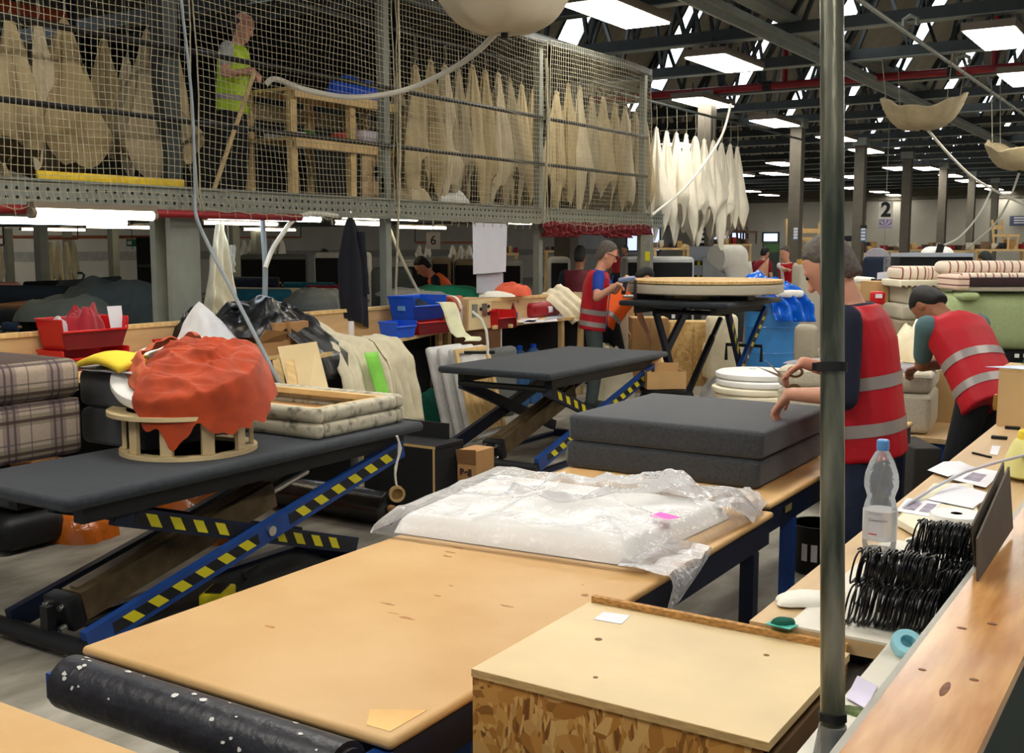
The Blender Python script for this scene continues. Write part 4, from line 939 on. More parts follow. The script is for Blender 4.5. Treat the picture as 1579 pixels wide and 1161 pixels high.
# ---------------------------------------------------------------- long bench along the mezzanine
BH = .90; XB = -6.40
def bench_unit(label, x_front0, x_front1, y0, y1, front=None, legs=()):
    t = thing('work_bench', label, 'bench', ((XB+x_front0)/2, (y0+y1)/2, 0), group='benches along the mezzanine')
    MB().poly([(XB, y0, BH-.03), (x_front0, y0, BH-.03), (x_front1, y1, BH-.03), (XB, y1, BH-.03)], (0, 0, .03)).build('bench_top', pine, t, world=True, smooth=False)
    MB().span((XB-.02, y0, .0), (XB-.001, y1, 1.12)).build('back_panel', ply_warm, t, world=True)
    MB().span((XB-.035, y0+.003, 1.12), (XB+.012, y1-.003, 1.15)).build('cap_rail', pine, t, world=True)
    MB().span((XB, y0+.01, .02), (XB+.012, y1-.01, BH-.031)).build('shade_panel', black_cloth, t, world=True)  # black sheet standing in for the shade under the bench
    for f in legs:
        y = y0+(y1-y0)*f; x = x_front0+(x_front1-x_front0)*f-.05
        MB().span((x-.025, y-.03, 0), (x+.025, y+.03, BH-.031)).build('leg', pine, t, world=True)
    for a, b, m in (front or []):
        ya, yb = y0+(y1-y0)*a, y0+(y1-y0)*b; xa, xb = x_front0+(x_front1-x_front0)*a-.03, x_front0+(x_front1-x_front0)*b-.03
        MB().poly([(xa, ya, .02), (xb, yb, .02), (xb, yb, BH-.031), (xa, ya, BH-.031)], (-.015, 0, 0)).build('front_board', m, t, world=True)
        MB().span((xb-.016, yb, .02), (xb+.002, yb+.02, BH-.031)).build('edge_strip', foam_white, t, world=True)
    return t
P1, P2, P3, P4 = PZ(395, 551, BH), PZ(445, 545, BH), PZ(688, 508, BH), PZ(905, 487, BH)
bench_unit('plywood backed bench carrying the red bins and the milky plastic bag', P1.x, P1.x, 2.9, P2.y, [(.62, .80, mdf), (.82, .97, mdf)], (.6, .81, .98))
bench_unit('plywood backed bench carrying the blue bins, draped with cream cloth', PZ(450, 552, BH).x, P3.x, P2.y+.01, P3.y, None, (.06, .56, .97))
bench_unit('plywood backed bench with the wooden tool cabinet, running up to the stapling man', P3.x, P4.x-.0, P3.y+.01, P4.y, [(.06, .36, mdf)], (.03, .82, .98))
def bin_(label, corner, sx, sy, h, m, m2=None, lab=None, grp=None, rz=0., low=.6):
    """open-fronted picking bin; corner = its near +x,-y foot"""
    t = thing('picking_bin', label, 'bin', (corner[0]-sx/2, corner[1]+sy/2, corner[2]), rz, grp)
    f = .86; w = .006
    def wall(a, b, c, d): return [Vector(p) for p in (a, b, c, d)]
    x, y, X, Y = sx/2*f, sy/2*f, sx/2, sy/2
    mb = MB().poly([(-x, -y, 0), (x, -y, 0), (x, y, 0), (-x, y, 0)], (0, 0, w))
    mb.build('bin_floor', m, t)
    n = MB().poly(wall((-x, -y, 0), (x, -y, 0), (X, -Y, h), (-X, -Y, h)), (0, w, 0)).build('end_wall', m, t)
    MB().poly(wall((-x, y, 0), (x, y, 0), (X, Y, h), (-X, Y, h)), (0, -w, 0)).build('end_wall', m, t)
    MB().poly(wall((x, -y, 0), (x, y, 0), (X*.98, Y, h*low), (X*.98, -Y, h*low)), (-w, 0, 0)).build('side_wall', m2 or m, t)  # this side takes the shade-darkened copy of the plastic where given
    MB().poly(wall((-x, -y, 0), (-x, y, 0), (-X, Y, h), (-X, -Y, h)), (w, 0, 0)).build('side_wall', m, t)
    MB().tube([(-X, -Y, h), (X, -Y, h), (X*.99, -Y, h*.98), (X, -Y*.98, h*low), (X, Y*.98, h*low), (X*.99, Y, h*.98), (X, Y, h), (-X, Y, h)], .008, 6, closed=True).build('rim', m, t)
    if lab: MB().poly([(-sx*.12, -Y+.008-(Y-y)*.45*0, h*.42), (sx*.15, -Y+.008, h*.42), (sx*.15, -Y+.004, h*.62), (-sx*.12, -Y+.004, h*.62)], (0, -.012, 0)).build('label', lab, t)
    return t
c = PX(97, 545, -6.10); bin_('shade-tinted red plastic bin, lower of the two stacked bins on the bench', (c.x, c.y, BH), .27, .50, .13, red_plastic, shade_red_plastic, grp='red bins on the bench')
b1 = bin_('red plastic bin full of crimson cloth, upper of the two stacked', (c.x, c.y, BH+.14), .27, .50, .19, red_plastic, shade_red_plastic, grp='red bins on the bench')
tag(heap((c.x-.15, c.y+.27, BH+.19), .085, .16, .25, 1.9, amp=.8, nu=60, nv=26).build('crimson_cloth', red_cloth), 'crumpled crimson cloth filling the upper red bin', 'cloth')
leaf('white printed sheet standing in the red bin behind the crimson cloth', [(c.x-.03, c.y+.40, BH+.18), (c.x-.03, c.y+.495, BH+.18), (c.x-.05, c.y+.495, BH+.40), (c.x-.05, c.y+.38, BH+.40)], th=.002)
tag(heap((c.x-.15, c.y+.09, BH+.25), .05, .05, .11, 2.9, nu=30, nv=12).build('plastic_bag', milky_film), 'small clear plastic bag poking out of the red bin', 'bag')
c = PX(266, 545, -6.10)
b2 = bin_('small red bin speckled with white dots, open side showing tan inside', (c.x, c.y, BH), .20, .26, .135, red_plastic, shade_red_plastic)
dots = MB()
for k in range(46):
    u, v = rnd.uniform(-.02, .085), rnd.uniform(.02, .115)
    if abs(u-.03)+abs(v-.07) > .11: continue
    dots.cyl((u, -.13+.0185*(1-v/.135)-.001, v), (u, -.13+.0185*(1-v/.135)-.004, v), .006, n=8)
dots.build('white_dot', paper, b2, kind='stuff')
MB().span((-.075, -.10, .008), (.07, .10, .085)).build('tan_liner', carton, b2)
# milky plastic bag
c = PX(352, 551, -5.85)
def cone(u, v):
    t = 2*PI*u; k = 1+.10*math.sin(3*t+1)+.08*nz(2*math.cos(t), 2*math.sin(t), v*3)
    return Vector((c.x-.22+(.27*(1-v)**.8)*k*math.cos(t)-.0*v, c.y+.05+(.30*(1-v)**.8)*k*math.sin(t)-.10*v, BH+.002+.40*v+.02*nz(v*4, t)))
tag(MB().grid(cone, 40, 20, closeu=True).build('plastic_sack', mat('milky polythene', (214, 216, 220), .3, var=.05, bump=.5, bscale=10, spec=.5)), 'milky white plastic sack slumped to a point on the bench', 'sack')
# black bags over a carton
c = PZ(395, 552, BH)
cb = thing('flap_carton', 'open brown carton with raised flaps in front of the black bags', 'carton', (c.x-.3, c.y+.2, BH))
MB().span((-.26, -.2, .002), (.26, -.19, .11)).span((-.26, .19, .002), (.26, .2, .24)).span((-.26, -.19, .002), (-.25, .19, .2)).span((.25, -.19, .002), (.26, .19, .10)).build('carton_wall', carton, cb)
MB().poly([(-.2, -.2, .11), (.1, -.2, .11), (.08, -.28, .20), (-.18, -.28, .19)], (0, .005, 0)).build('flap', carton_dark, cb)
MB().poly([(.26, -.15, .10), (.26, .12, .10), (.33, .10, .17), (.32, -.12, .2)], (.005, 0, 0)).build('flap', carton, cb)
c2 = PZ(455, 545, BH); tag(MB().rbox((c2.x-.22, c2.y+.05, BH+.115), (.3, .36, .23), .004, 1).build('closed_carton', carton), 'closed brown carton propping up the black bags', 'carton')
bb1 = heap((c.x-.42, c.y+.5, BH+.13), .36, .50, .25, 2.6, nu=100, nv=40, amp=.9, freq=2.4); tag(bb1.build('bin_bag', black_film), 'glossy black bin bag heaped on the bench, the big middle one', 'bag', 'black bin bags on the bench')
bb2 = heap((c.x-.55, c.y+.02, BH+.12), .24, .24, .18, 6.6, nu=70, nv=28, amp=1.1, freq=2.4); tag(bb2.build('bin_bag', black_film), 'small black bin bag beside the milky sack', 'bag', 'black bin bags on the bench')
q = PZ(530, 540, BH)
bd = drape([(q.x-.62, q.y-.35, 1.28), (q.x-.4, q.y-.3, 1.22), (q.x-.15, q.y-.2, 1.02), (q.x+.02, q.y-.12, .88), (q.x+.06, q.y-.1, .7)], .42, (0, 1, 0), 3.1, .016, 2, 26, 22); tag(bd.build('bin_bag', black_film, solid=.006), 'black plastic sheet sliding down beside the cream cloth', 'bag', 'black bin bags on the bench')
# cream cloth over the bench edge, with a green sheet
cd = drape([(XB, q.y+.05, 1.17), (XB+.2, q.y+.1, 1.12), (q.x-.35, q.y+.12, .99), (q.x-.02, q.y+.15, .93), (q.x+.10, q.y+.17, .72), (q.x+.16, q.y+.18, .32)], .62, (.0, 1, 0), 2.2, .035, 4, 44, 44, taper=lambda v: .55+.55*v)
tag(cd.build('draped_cloth', calico, solid=.006), 'cream calico draped over the bench back and front edge, green slip on it', 'cloth')
cd = drape([(q.x-.3, q.y+.55, .95), (q.x-.05, q.y+.56, .93), (q.x+.06, q.y+.6, .78), (q.x+.12, q.y+.66, .25)], .34, (.0, 1, 0), 5.2, .03, 3, 26, 30)
tag(cd.build('draped_cloth', calico, solid=.006), 'second cream calico strip hanging next to the green slip', 'cloth')
g0 = Vector((q.x+.115, q.y+.16, .90))
tag(MB().grid(lambda u, v: g0+Vector((.03+.075*v+.01*math.sin(u*4), -.09+.17*u+.06*v, -.02-.36*v)), 8, 10).build('green_slip', mat('bright green paper', (142, 222, 84), .6), solid=.003), 'bright lime green slip hanging on the cream cloth', 'slip')
# plywood panels leaning on the bench front
for dep, q4, lab, m in ((7.35, ((428, 535), (488, 527), (508, 606), (446, 606)), 'square birch plywood panel leaning on the bench, with drilled holes', ply_pale), (7.25, ((440, 556), (452, 554), (461, 606), (447, 606)), 'narrow pine strip leaning in front of the plywood panel', pine), (7.6, ((420, 556), (430, 553), (443, 606), (431, 606)), 'small pine frame piece leaning behind the plywood panel', pine)):
    pts = [PD(x, y, dep+(.25 if y < 560 else 0)) for x, y in q4]; lo = min(p.z for p in pts)
    ext = [Vector((p.x+(p.x-o.x)*.0, p.y, p.z)) for p, o in zip(pts, pts)]
    dn0, dn1 = pts[3]-pts[0], pts[2]-pts[1]
    pts[3] = pts[0]+dn0*((pts[0].z-.462)/(-dn0.z)); pts[2] = pts[1]+dn1*((pts[1].z-.462)/(-dn1.z))
    o = MB().poly(pts, (-.012, .016, 0)).build('plywood_sheet' if m is ply_pale else 'pine_strip', m, smooth=False); tag(o, lab, 'panel' if m is ply_pale else 'strip')
    if m is ply_pale:
        h = MB(); nn = (pts[1]-pts[0]).cross(pts[3]-pts[0]).normalized(); nn = nn if nn.y < 0 else -nn
        for u, v in ((.35, .2), (.6, .18), (.4, .5), (.7, .48), (.62, .3)):
            p = pts[0].lerp(pts[1], u).lerp(pts[3].lerp(pts[2], u), v*.9); h.cyl(p, p+nn*.002, .006, n=8)
        h.build('drilled_hole', hole, o, world=True, kind='stuff')
q5 = PD(468, 600, 7.35); tag(MB().rbox((q5.x-.02, q5.y+.06, .23), (.62, .34, .46), .012, 2, rot=YAW).build('dark_crate', black_cloth), 'low dark crate on the floor under the leaning plywood sheet', 'crate')
# aerosol, blue and red bins
q = PZ(543, 522, BH)
sp = thing('spray_can', 'black capped spray can with a white body on the bench', 'spray can', (q.x-.12, q.y+.12, BH))
MB().lathe([(.03, 0), (.033, .004), (.033, .13), (.028, .142)], 20).build('can_body', paper, sp); MB().lathe([(.029, .142), (.029, .205), (.02, .212)], 20).build('cap', black_rubber, sp)
MB().lathe([(.0335, .0), (.0335, .012)], 20).build('dark_band', navy_cloth, sp)
c = PZ(640, 518, BH)
bin_('red plastic tray bin underneath the big blue bin', (c.x+.02, c.y+.02, BH), .34, .8, .12, red_plastic, shade_red_plastic, low=.9)
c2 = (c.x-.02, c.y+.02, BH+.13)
bin_('big blue plastic bin with a pale label, standing on the red tray', c2, .30, .48, .21, blue_plastic, mat('shade-tinted blue plastic', (14, 44, 130), .4), mat('pale blue label', (120, 176, 226), .5))  # side wall blue has shade put into the colour
c3 = PZ(614, 522, BH); bin_('small blue plastic bin in front of the big blue bin', (c3.x, c3.y-.02, BH+.0), .20, .28, .135, blue_plastic, low=.7)
tag(heap((c2[0]-.14, c2[1]+.24, BH+.18), .12, .18, .14, 4.8, amp=.7).build('navy_cloth', navy_cloth), 'navy fabric stuffed in the big blue bin', 'cloth')
q = Vector((c2[0]-.0, c2[1]+.62, BH+.13))
rb = thing('orange_roll', 'rust orange fabric roll bound with a white band beside the blue bin', 'roll', q)
MB().lathe([(.02, 0), (.09, 0), (.1, .01), (.1, .30), (.09, .31), (.02, .31)], 24, (-.02, -.12, .1), (PI/2+PI, 0, .25), fn=lambda p, t: p+Vector((.008*math.sin(3*t), .006*math.sin(4*t+p.z*9), 0))).build('roll_body', rust_cloth, rb)
MB().lathe([(.1035, .10), (.1045, .11), (.1045, .15), (.1035, .16)], 24, (-.02, -.12, .1), (PI/2+PI, 0, .25)).build('white_band', white_cloth, rb)
tag(heap((q.x-.02, q.y+.3, BH+.12), .13, .16, .19, 7.1, amp=.6).build('orange_cloth', orange_cloth), 'bright orange cloth heaped behind the rust roll', 'cloth')
D0 = 9.2
rp = [PD(x, y, D0-.02*k) for k, (x, y) in enumerate(((684, 466), (690, 467), (696, 480), (700, 497), (706, 512), (716, 520), (728, 519), (731, 523), (727, 527)))]
sm = []
for i in range(len(rp)-1):
    for j in range(4): sm.append(rp[i].lerp(rp[i+1], j/4))
tag(drape(sm, .13, (.75, .66, 0), 1.1, .001, 1, 6, 44).build('webbing_strip', mat('pale yellow webbing', (232, 230, 190), .8, bump=.15, bscale=200), solid=.004), 'pale yellow webbing strip curling over the bench edge', 'webbing')
tag(MB().tube([PD(x, y, 9.1) for x, y in ((728, 480), (742, 492), (750, 510), (752, 530), (752, 548))], .012, 8).build('white_cable', hose_white), 'white cable looping down beside the tool cabinet', 'cable')
c = PZ(723, 511, BH)
tc = thing('tool_cabinet', 'plywood tool cabinet with metal sockets on its front, on the bench', 'cabinet', (c.x-.15, c.y+.2, BH))
MB().span((-.15, -.2, .002), (.13, .2, .30)).build('carcass', ply_warm, tc); MB().span((.131, -.19, .01), (.145, .19, .29)).build('door', ply_pale, tc)
for y, m in ((-.10, steel_grey), (.06, chrome)): MB().span((.146, y-.04, .13), (.154, y+.04, .25)).build('socket_plate', m, tc)
for y, z in ((.0, .2), (.13, .15), (.13, .22)): MB().cyl((.146, y, z), (.16, y, z), .016, n=12).build('knob', black_steel, tc)
leaf('white card with a hanging hole leaning against the tool cabinet', [(c.x-.26, c.y-.02, BH+.005), (c.x-.06, c.y-.02, BH+.005), (c.x-.07, c.y+.0, BH+.24), (c.x-.24, c.y-.0, BH+.24)], th=.003)
q = PZ(772, 508, BH)
rbx = bin_('small bright red bin next to the tool cabinet', (q.x-.02, q.y, BH), .24, .3, .17, red_plastic, shade_red_plastic)
MB().poly([(.02, .16, .0), (.12, .16, .0), (.11, .165, .16), (.075, .165, .24), (.05, .165, .16)], (0, .015, 0)).build('hook_plate', shade_red_plastic, rbx)
for k, (x, y, r, lab) in enumerate(((762, 507, .3, 'pine stick in front of the red bin'), (774, 505, 1.4, 'pine stick leaning across the other stick'))):
    p = PZ(x, y, BH); tag(MB().rbox((p.x+.03, p.y, BH+.02), (.04, .20, .036), .006, 2, rot=r).build('pine_stick', pine), lab, 'stick', 'pine sticks on the bench')
for q4, lab, m in ((((798, 497), (824, 497), (833, 487), (806, 485)), 'white sheet lying on the bench in the middle of the run', paper), (((806, 499), (860, 495), (858, 491), (812, 494)), 'long white sheet at the bench edge', paper), (((838, 495), (872, 489), (864, 484), (845, 487)), 'pale blue sheet under the red box', paper_grey)):
    leaf(lab, [PZ(x, y, BH+.004) for x, y in q4], m=m)
p = PZ(792, 494, BH); tag(MB().rbox((p.x-.12, p.y, BH+.045), (.18, .3, .08), .02, 3).build('blue_case', mat('blue case', (36, 66, 120), .5)), 'small dark blue case lying behind the white sheet', 'case')
p = PZ(845, 490, BH)
rc = thing('red_case', 'rounded red case with white paper slips folded over it', 'case', (p.x-.18, p.y+.1, BH))
MB().rbox((0, 0, .085), (.24, .62, .165), .05, 4).build('case_body', mat('maroon case', (150, 20, 34), .4), rc)
MB().grid(lambda u, v: Vector((.128*math.sin(u*1.9), -.02+.1*v+.03*u, .04+.135*math.cos(u*1.5))), 12, 4).build('paper_slip', paper, rc, solid=.002)
MB().box((-.03, -.1, .172), (.16, .2, .006), .3).build('paper_slip', paper, rc)
cd = drape([PX(848, 446, -6.44), PX(862, 455, -6.3), PX(880, 470, -6.16), PX(900, 490, -6.02)], .34, (.3, .8, .35), 8.1, .02, 3, 24, 24)
tag(cd.build('slanted_cloth', calico, solid=.006), 'cream calico sheet slanting down behind the stapling man', 'cloth')
tag(heap(PX(880, 458, -6.5)+Vector((0, 0, -.06)), .26, .34, .14, 9.9, amp=.8).build('tan_bundle', mat('tan mixed cloth', (150, 132, 100), .9, var=.3, scale=9)), 'bundle of tan cloth on top of the bench back panel', 'cloth')
# under-bench shapes
for px, py, sx, sy, h, m, nm, lab, ct in ((640, 605, .3, .4, .42, green_cloth, 'fabric_bundle', 'dark green fabric bundle stored under the bench', 'cloth'), (662, 585, .25, .5, .7, grey_cloth, 'padded_slab', 'grey padded slab standing under the bench', 'slab'), (594, 588, .2, .22, .3, mat('dusty pink bag', (170, 140, 128), .7), 'wrapped_bundle', 'dusty pink wrapped bundle standing in the dark under the bench', 'bundle')):
    p = PZ(px, py+60, 0); x = max(p.x, -6.1)
    t = (heap((min(-5.95, p.x), p.y+.3, .0), sx*.7, sy*.6, h, px*.37, amp=.4) if m is not grey_cloth else MB().rbox((-5.95, p.y+.45, h/2), (sx*.5, sy, h), .05, 3)).build(nm, m); tag(t, lab, ct)
for k in range(3):
    p = PZ(862-95+k*12, 560, .45); b = thing('water_jug', 'dim blue plastic jug under the bench, %s counted from the fibreboard front' % ORD[k], 'jug', (-6.2, 9.6+k*.28, 0), group='blue jugs under the bench')
    MB().lathe([(.09, 0), (.1, .01), (.1, .5), (.07, .56), (.03, .6)], 18).build('jug_body', mat('blue jug', (60, 100, 150), .3), b); MB().lathe([(.032, .6), (.032, .64), (.02, .645)], 14).build('cap', blue_plastic, b)
# ---------------------------------------------------------------- hung from the deck edge
nj = thing('navy_jacket', 'dark navy jacket hanging from the deck edge in front of the bench', 'jacket', PX(540, 336, -6.42))
def jk(u, v):
    t = 2*PI*u; w = (.03+.13*min(1, v*2.4)**.7)*(1-.15*max(0, v-.75)*4*(u > .5)); k = 1+.14*math.sin(5*t+2)+.1*nz(3*math.cos(t), 3*math.sin(t), v*2)
    return Vector((w*.45*k*math.cos(t), w*k*math.sin(t)+.02*v, -.92*v*(1+.06*math.sin(t))))
MB().grid(jk, 40, 30, closeu=True).build('jacket_body', mat('navy jacket', (15, 16, 28), .9, var=.2, scale=10, bump=.3, bscale=30), nj)
def slv(u, v):
    t = 2*PI*u; return Vector((.03+.035*math.cos(t), .10+.05*v+.045*math.sin(t)*(1+.1*math.sin(v*20)), -.12-.55*v))
MB().grid(slv, 16, 16, closeu=True).build('sleeve', MATS['navy jacket'], nj)
MB().tube([(0, 0, .06), (.015, 0, .04), (.012, 0, .01), (0, 0, 0)], .004).build('hook', chrome, nj)
def hung(name, label, cat, px0, py0, py1, w, X, m, seed, taper, fold=.04, nf=3, grp=None):
    a, b = PX(px0, py0, X), PX(px0, py1, X)
    b.y = a.y; o = drape([a, a.lerp(b, .3), a.lerp(b, .7), b], w, (.25, 1, 0), seed, fold, nf, 30, 30, taper=taper).build(name, m, solid=.008); MB().cyl((a.x, a.y, a.z-.02), (a.x, a.y, 2.045), .006, n=6).build('tie_cord', net_cord, o, world=True); return tag(o, label, cat, grp)
hung('hanging_cloth', 'tall cream calico cloth hanging behind the milky sack', 'cloth', 340, 345, 486, .30, -6.9, calico, 1.7, lambda v: .25+.75*min(1, v*1.2))
hung('hanging_cloth', 'white rag hanging next to the tall cream cloth', 'cloth', 352, 378, 420, .13, -7.4, white_cloth, 4.7, lambda v: .9-.3*v)
ws = thing('notice_sheet', 'large blank white sheet hung from the deck edge', 'sheet', PX(756, 343, -6.5))
a, b, c, d = PX(729, 343, -6.5), PX(782, 345, -6.5), PX(780, 419, -6.5), PX(730, 423, -6.5)
MB().poly([a, b, c, d], (-.004, 0, 0)).build('sheet', mat('hung white sheet', (206, 208, 216), .6, var=.02), ws, world=True)
for p in (a, b): MB().cyl(p+Vector((.0, .02 if p is a else -.02, -.012)), p+Vector((.008, .02 if p is a else -.02, -.012)), .008, n=10).build('pin', chrome, ws, world=True)
tag(MB().poly([PX(735, 424, -6.56), PX(776, 421, -6.56), PX(776, 450, -6.56), PX(735, 452, -6.56)], (-.004, 0, 0)).build('grey_sheet', paper_grey), 'pale grey sheet hanging lower behind the white sheet', 'sheet')
def number_sign(label, px, py0, py1, hw, dep, digit, z_top, starburst):
    a, b = PD(px, py0, dep), PD(px, py1, dep); h = a.z-b.z; w = hw
    t = thing('number_sign', label, 'sign', (a.x, a.y, b.z), YAW)
    MB().span((-w, -.004, 0), (w, .004, h)).build('board', mat('sign board', (226, 224, 214), .5), t)
    text('numeral', digit, h*.74, (0, -.0055, h*(.68 if starburst else .5)), t, mat('sign black', (16, 16, 18), .5), bold=h*(.03 if starburst else .008))
    if starburst:
        MB().span((-w, -.0062, 0), (w, -.0045, h*.35)).build('picture_panel', mat('sign lilac', (172, 160, 190), .5), t)
        for k in range(9):
            an = PI*(k+.5)/9; c = Vector((0, -.0066, h*.06)); p = c+Vector((math.cos(an)*w*.95, 0, math.sin(an)*h*.27)); n = Vector((-math.sin(an), 0, math.cos(an)))*w*.06
            MB().poly([c, p-n, p+n], (0, -.0006, 0)).build('ray', mat('sign ray', (84, 74, 110) if k % 2 else (232, 228, 236), .5) if False else mat('sign ray %d' % (k % 2), (84, 74, 110) if k % 2 else (234, 230, 240), .5), t)
    if z_top > 3: z_top = roof_z(a.x)+.01
    MB().cyl((0, 0, h), (0, 0, z_top-b.z), .008, n=6).build('hanging_wire', steel_pale, t)
    return t
n2 = number_sign('white hanging sign with a black 2 and a lilac starburst panel', 1366.5, 311, 352, .16, 25, '2', 4.62, True)
MB().cyl((0, 0, 0), (0, 0, -1.3), .008, n=6).build('lower_wire', steel_pale, n2)
number_sign('small grey hanging sign with a black 6 below the deck', 668, 358, 384, .055*1.5, 13, '6', 2.05, False)
# ---------------------------------------------------------------- hoses and cords
def hose(label, pts, r, m, name='air_hose', cat='hose', grp=None):
    P = [Vector(p) for p in pts]; out = []
    for i in range(len(P)-1):
        p0, p1, p2, p3 = P[max(0, i-1)], P[i], P[i+1], P[min(len(P)-1, i+2)]
        for j in range(8):
            s = j/8; out.append(.5*((2*p1)+(p2-p0)*s+(2*p0-5*p1+4*p2-p3)*s*s+(3*p1-p0-3*p2+p3)*s**3))
    out.append(P[-1])
    return tag(MB().tube(out, r, 8).build(name, m), label, cat, grp)
hose('grey white hose running down from the mezzanine corner to the bench', [PX(300, 300, -6.4), PX(303, 335, -6.38), PX(325, 385, -6.3), PX(365, 462, -6.0), PX(400, 530, -5.7), PX(432, 592, -5.42)], .014, hose_grey)
hose('upright white hose dropping from the tube lamp to the black bags', [PX(404, 325, -6.6), PX(406, 360, -6.6), PX(409, 410, -6.6), PX(408, 470, -6.6)], .022, hose_grey)
hose('curved white hose branching off the upright hose up to the deck', [PX(409, 413, -6.55), PX(420, 385, -6.55), PX(435, 362, -6.5), PX(452, 340, -6.5), PX(480, 329, -6.5), PX(520, 333, -6.5)], .02, hose_white)
sk = PX(775, 46, -5.0)
hose('cream hose sagging from the white sack across the safety net to the mezzanine', [PX(766, 50, -5.0), PX(735, 80, -5.3), PX(690, 110, -5.7), PX(620, 140, -6.1), PX(540, 150, -6.35), (PX(470, 138, -6.5)), PX(425, 122, -6.55), PX(410, 130, -6.6)], .024, hose_white)
for px, y0, y1, lab in ((285, 0, 318, 'grey rope beside the big mezzanine post'), (620, 0, 460, 'pale rope tied down the second net seam, reaching the bins'), (848, 90, 345, 'pale rope tied down the third net seam')):
    a, b = PX(px-6, y0, XN+.1), PX(px+(16 if px == 285 else -10), y1, XN+.1)
    hose(lab, [a, a.lerp(b, .5)+Vector((.02, .02, 0)), b], .011, net_cord if px != 285 else hose_grey, 'net_rope', 'rope')
hose('thin white hose slanting down behind the rope by the blue bins', [PX(598, 345, -7.2), PX(620, 400, -7.2), PX(650, 460, -7.2)], .016, hose_white)
# ---------------------------------------------------------------- safety net, one length per bay
NET_LAB = ['white knotted safety net closing the mezzanine bay over the red bins', 'white knotted safety net in front of the man on the mezzanine', 'white knotted safety net in front of the crowded cream sacks', 'white knotted safety net on the end bay of the mezzanine']
def net(y0, y1, label, seed, z0=1.985, z1=4.0, cell=.05):
    ny, nzz = int((y1-y0)/cell)+1, int((z1-z0)/cell)+1; r = .0023; mb = MB()
    def node(i, j):
        u, v = i/(ny-1), j/(nzz-1); y, z = y0+(y1-y0)*u, z0+(z1-z0)*v
        b = math.sin(PI*u)*(.35+.65*math.sin(PI*min(1, v*1.15+.1)))
        x = XN+.045+.10*b*(.6+nz(y*.9, z*.9, seed))+.018*nz(y*4, z*4, seed+2)
        return Vector((x+.03*(v < .04), y+.035*nz(y*1.3, z*1.3, seed+5), z+.05*nz(y*.8+3, z*.6, seed+7)-.05*math.sin(PI*u)*(1-v)+.028*(j == 0)*nz(y*9, 0, seed)))
    P = [[node(i, j) for j in range(nzz)] for i in range(ny)]
    for i in range(ny): mb.tube(P[i], r, 3)
    for j in range(nzz): mb.tube([P[i][j] for i in range(ny)], r if j else r*1.8, 3)
    o = mb.build('safety_net', net_cord, smooth=False); tag(o, label, 'net', 'safety nets of the mezzanine')
    for uu in (0, 1):
        i = uu*(ny-1); k = MB().tube([P[i][j]+Vector((.004, 0, 0)) for j in range(0, nzz, 2)], .006, 5).build('edge_rope', net_cord, o, world=True)
    kn = MB()
    for i in range(0, ny, 3):
        p = P[i][0]; kn.tube([p, p+Vector((.012, .01*nz(i, seed), -.03)), p+Vector((.006, .02*nz(i, 3, seed), -.05-.03*abs(nz(i*.7, seed))))], .0035, 3)
    kn.build('loose_tie', net_cord, o, world=True, kind='stuff')
for i in range(4): net(([1.2]+PY0[1:])[i]+.03, PY0[i+1]-.03, NET_LAB[i], 3.1*i+1)
# ---------------------------------------------------------------- hanging sacks
sack_m = [mat('sack cloth %d' % i, c, .95, var=.10, scale=5, bump=.2, bscale=40) for i, c in enumerate(((172, 154, 116), (158, 140, 102), (182, 168, 138), (150, 136, 108)))]
sack_white = mat('bright sack cloth', (240, 232, 210), .9, var=.05, scale=5, bump=.2, bscale=40)
def sack(label, top, H, w, seed, m, grp, hook=None):
    t = thing('hanging_sack', label, 'sack', top, 0, grp)
    k = 3+int(abs(nz(seed, 2))*4); ph = seed*2.3
    def fn(u, v):
        a = 2*PI*u
        base = .025+(w/2-.025)*min(1, v*1.25)**(.85+.3*nz(seed, 9)); base *= 1-.30*max(0, (v-.80)/.2)**2
        f = 1+.24*math.sin(k*a+ph+1.6*v+2*nz(seed, v*1.5))*min(1, v*3)+.30*nz(1.6*math.cos(a)+seed, 1.6*math.sin(a), v*2.6)+.10*math.sin(8*a+seed+2*nz(a, v*3, seed))
        dz = -H*v*(1+.15*v**4*math.sin(2*a+ph)+.10*v**4*math.sin(3*a+seed))
        return Vector((base*f*.55*math.cos(a)+.04*v*nz(seed, v*2, 4), base*f*math.sin(a)+.10*v*v*nz(seed, v, 8), dz+.012*ridged(a*1.5, v*6, seed)*v))
    mb = MB().grid(fn, 36, 30, closeu=True); n = 36
    mb.f.append(tuple(range(29*n, 30*n)))
    mb.build('sack_body', m, t)
    MB().tube([(0, 0, -.03), (.0, 0, .02), (.008, .01, .06), (0, 0, (hook-top[2]) if hook else .14)], .0045, 5).build('tie_cord', net_cord, t)
    MB().lathe([(.012, -.02), (.034, -.012), (.034, .012), (.012, .02)], 10, (0, 0, -.035)).build('knot', m, t)
    return t
RAILZ = 3.80
for i in range(4):
    rr = MB().cyl((-6.95, ([1.2]+PY0[1:])[i], RAILZ), (-6.95, PY0[i+1], RAILZ), .02, n=8).build('trim_%d' % (i+10), steel_dark); structure(rr)
def row(px_list, X, m, labf, grp, hook=RAILZ):
    for k, (px, y0, y1, w) in enumerate(px_list):
        a, b = PX(px, y0, X), PX(px, y1, X)
        sack(labf(k), (a.x, a.y, min(a.z, hook-.05)), min(a.z-b.z, min(a.z, hook-.05)-2.32) if X < -6.9 and hook == RAILZ else a.z-b.z, w*(1.25 if w < .55 and X < -6.93 else 1), px*.173, m[k % len(m)] if isinstance(m, list) else m, grp, hook)
B0 = ['cream sack half cut by the picture edge behind the net', 'long cream sack with a flared hem behind the first net', 'slim cream sack tucked beside the flared one', 'widest cream sack behind the first net, alone near the post', 'narrow cream sack squeezed next to the big mezzanine post']
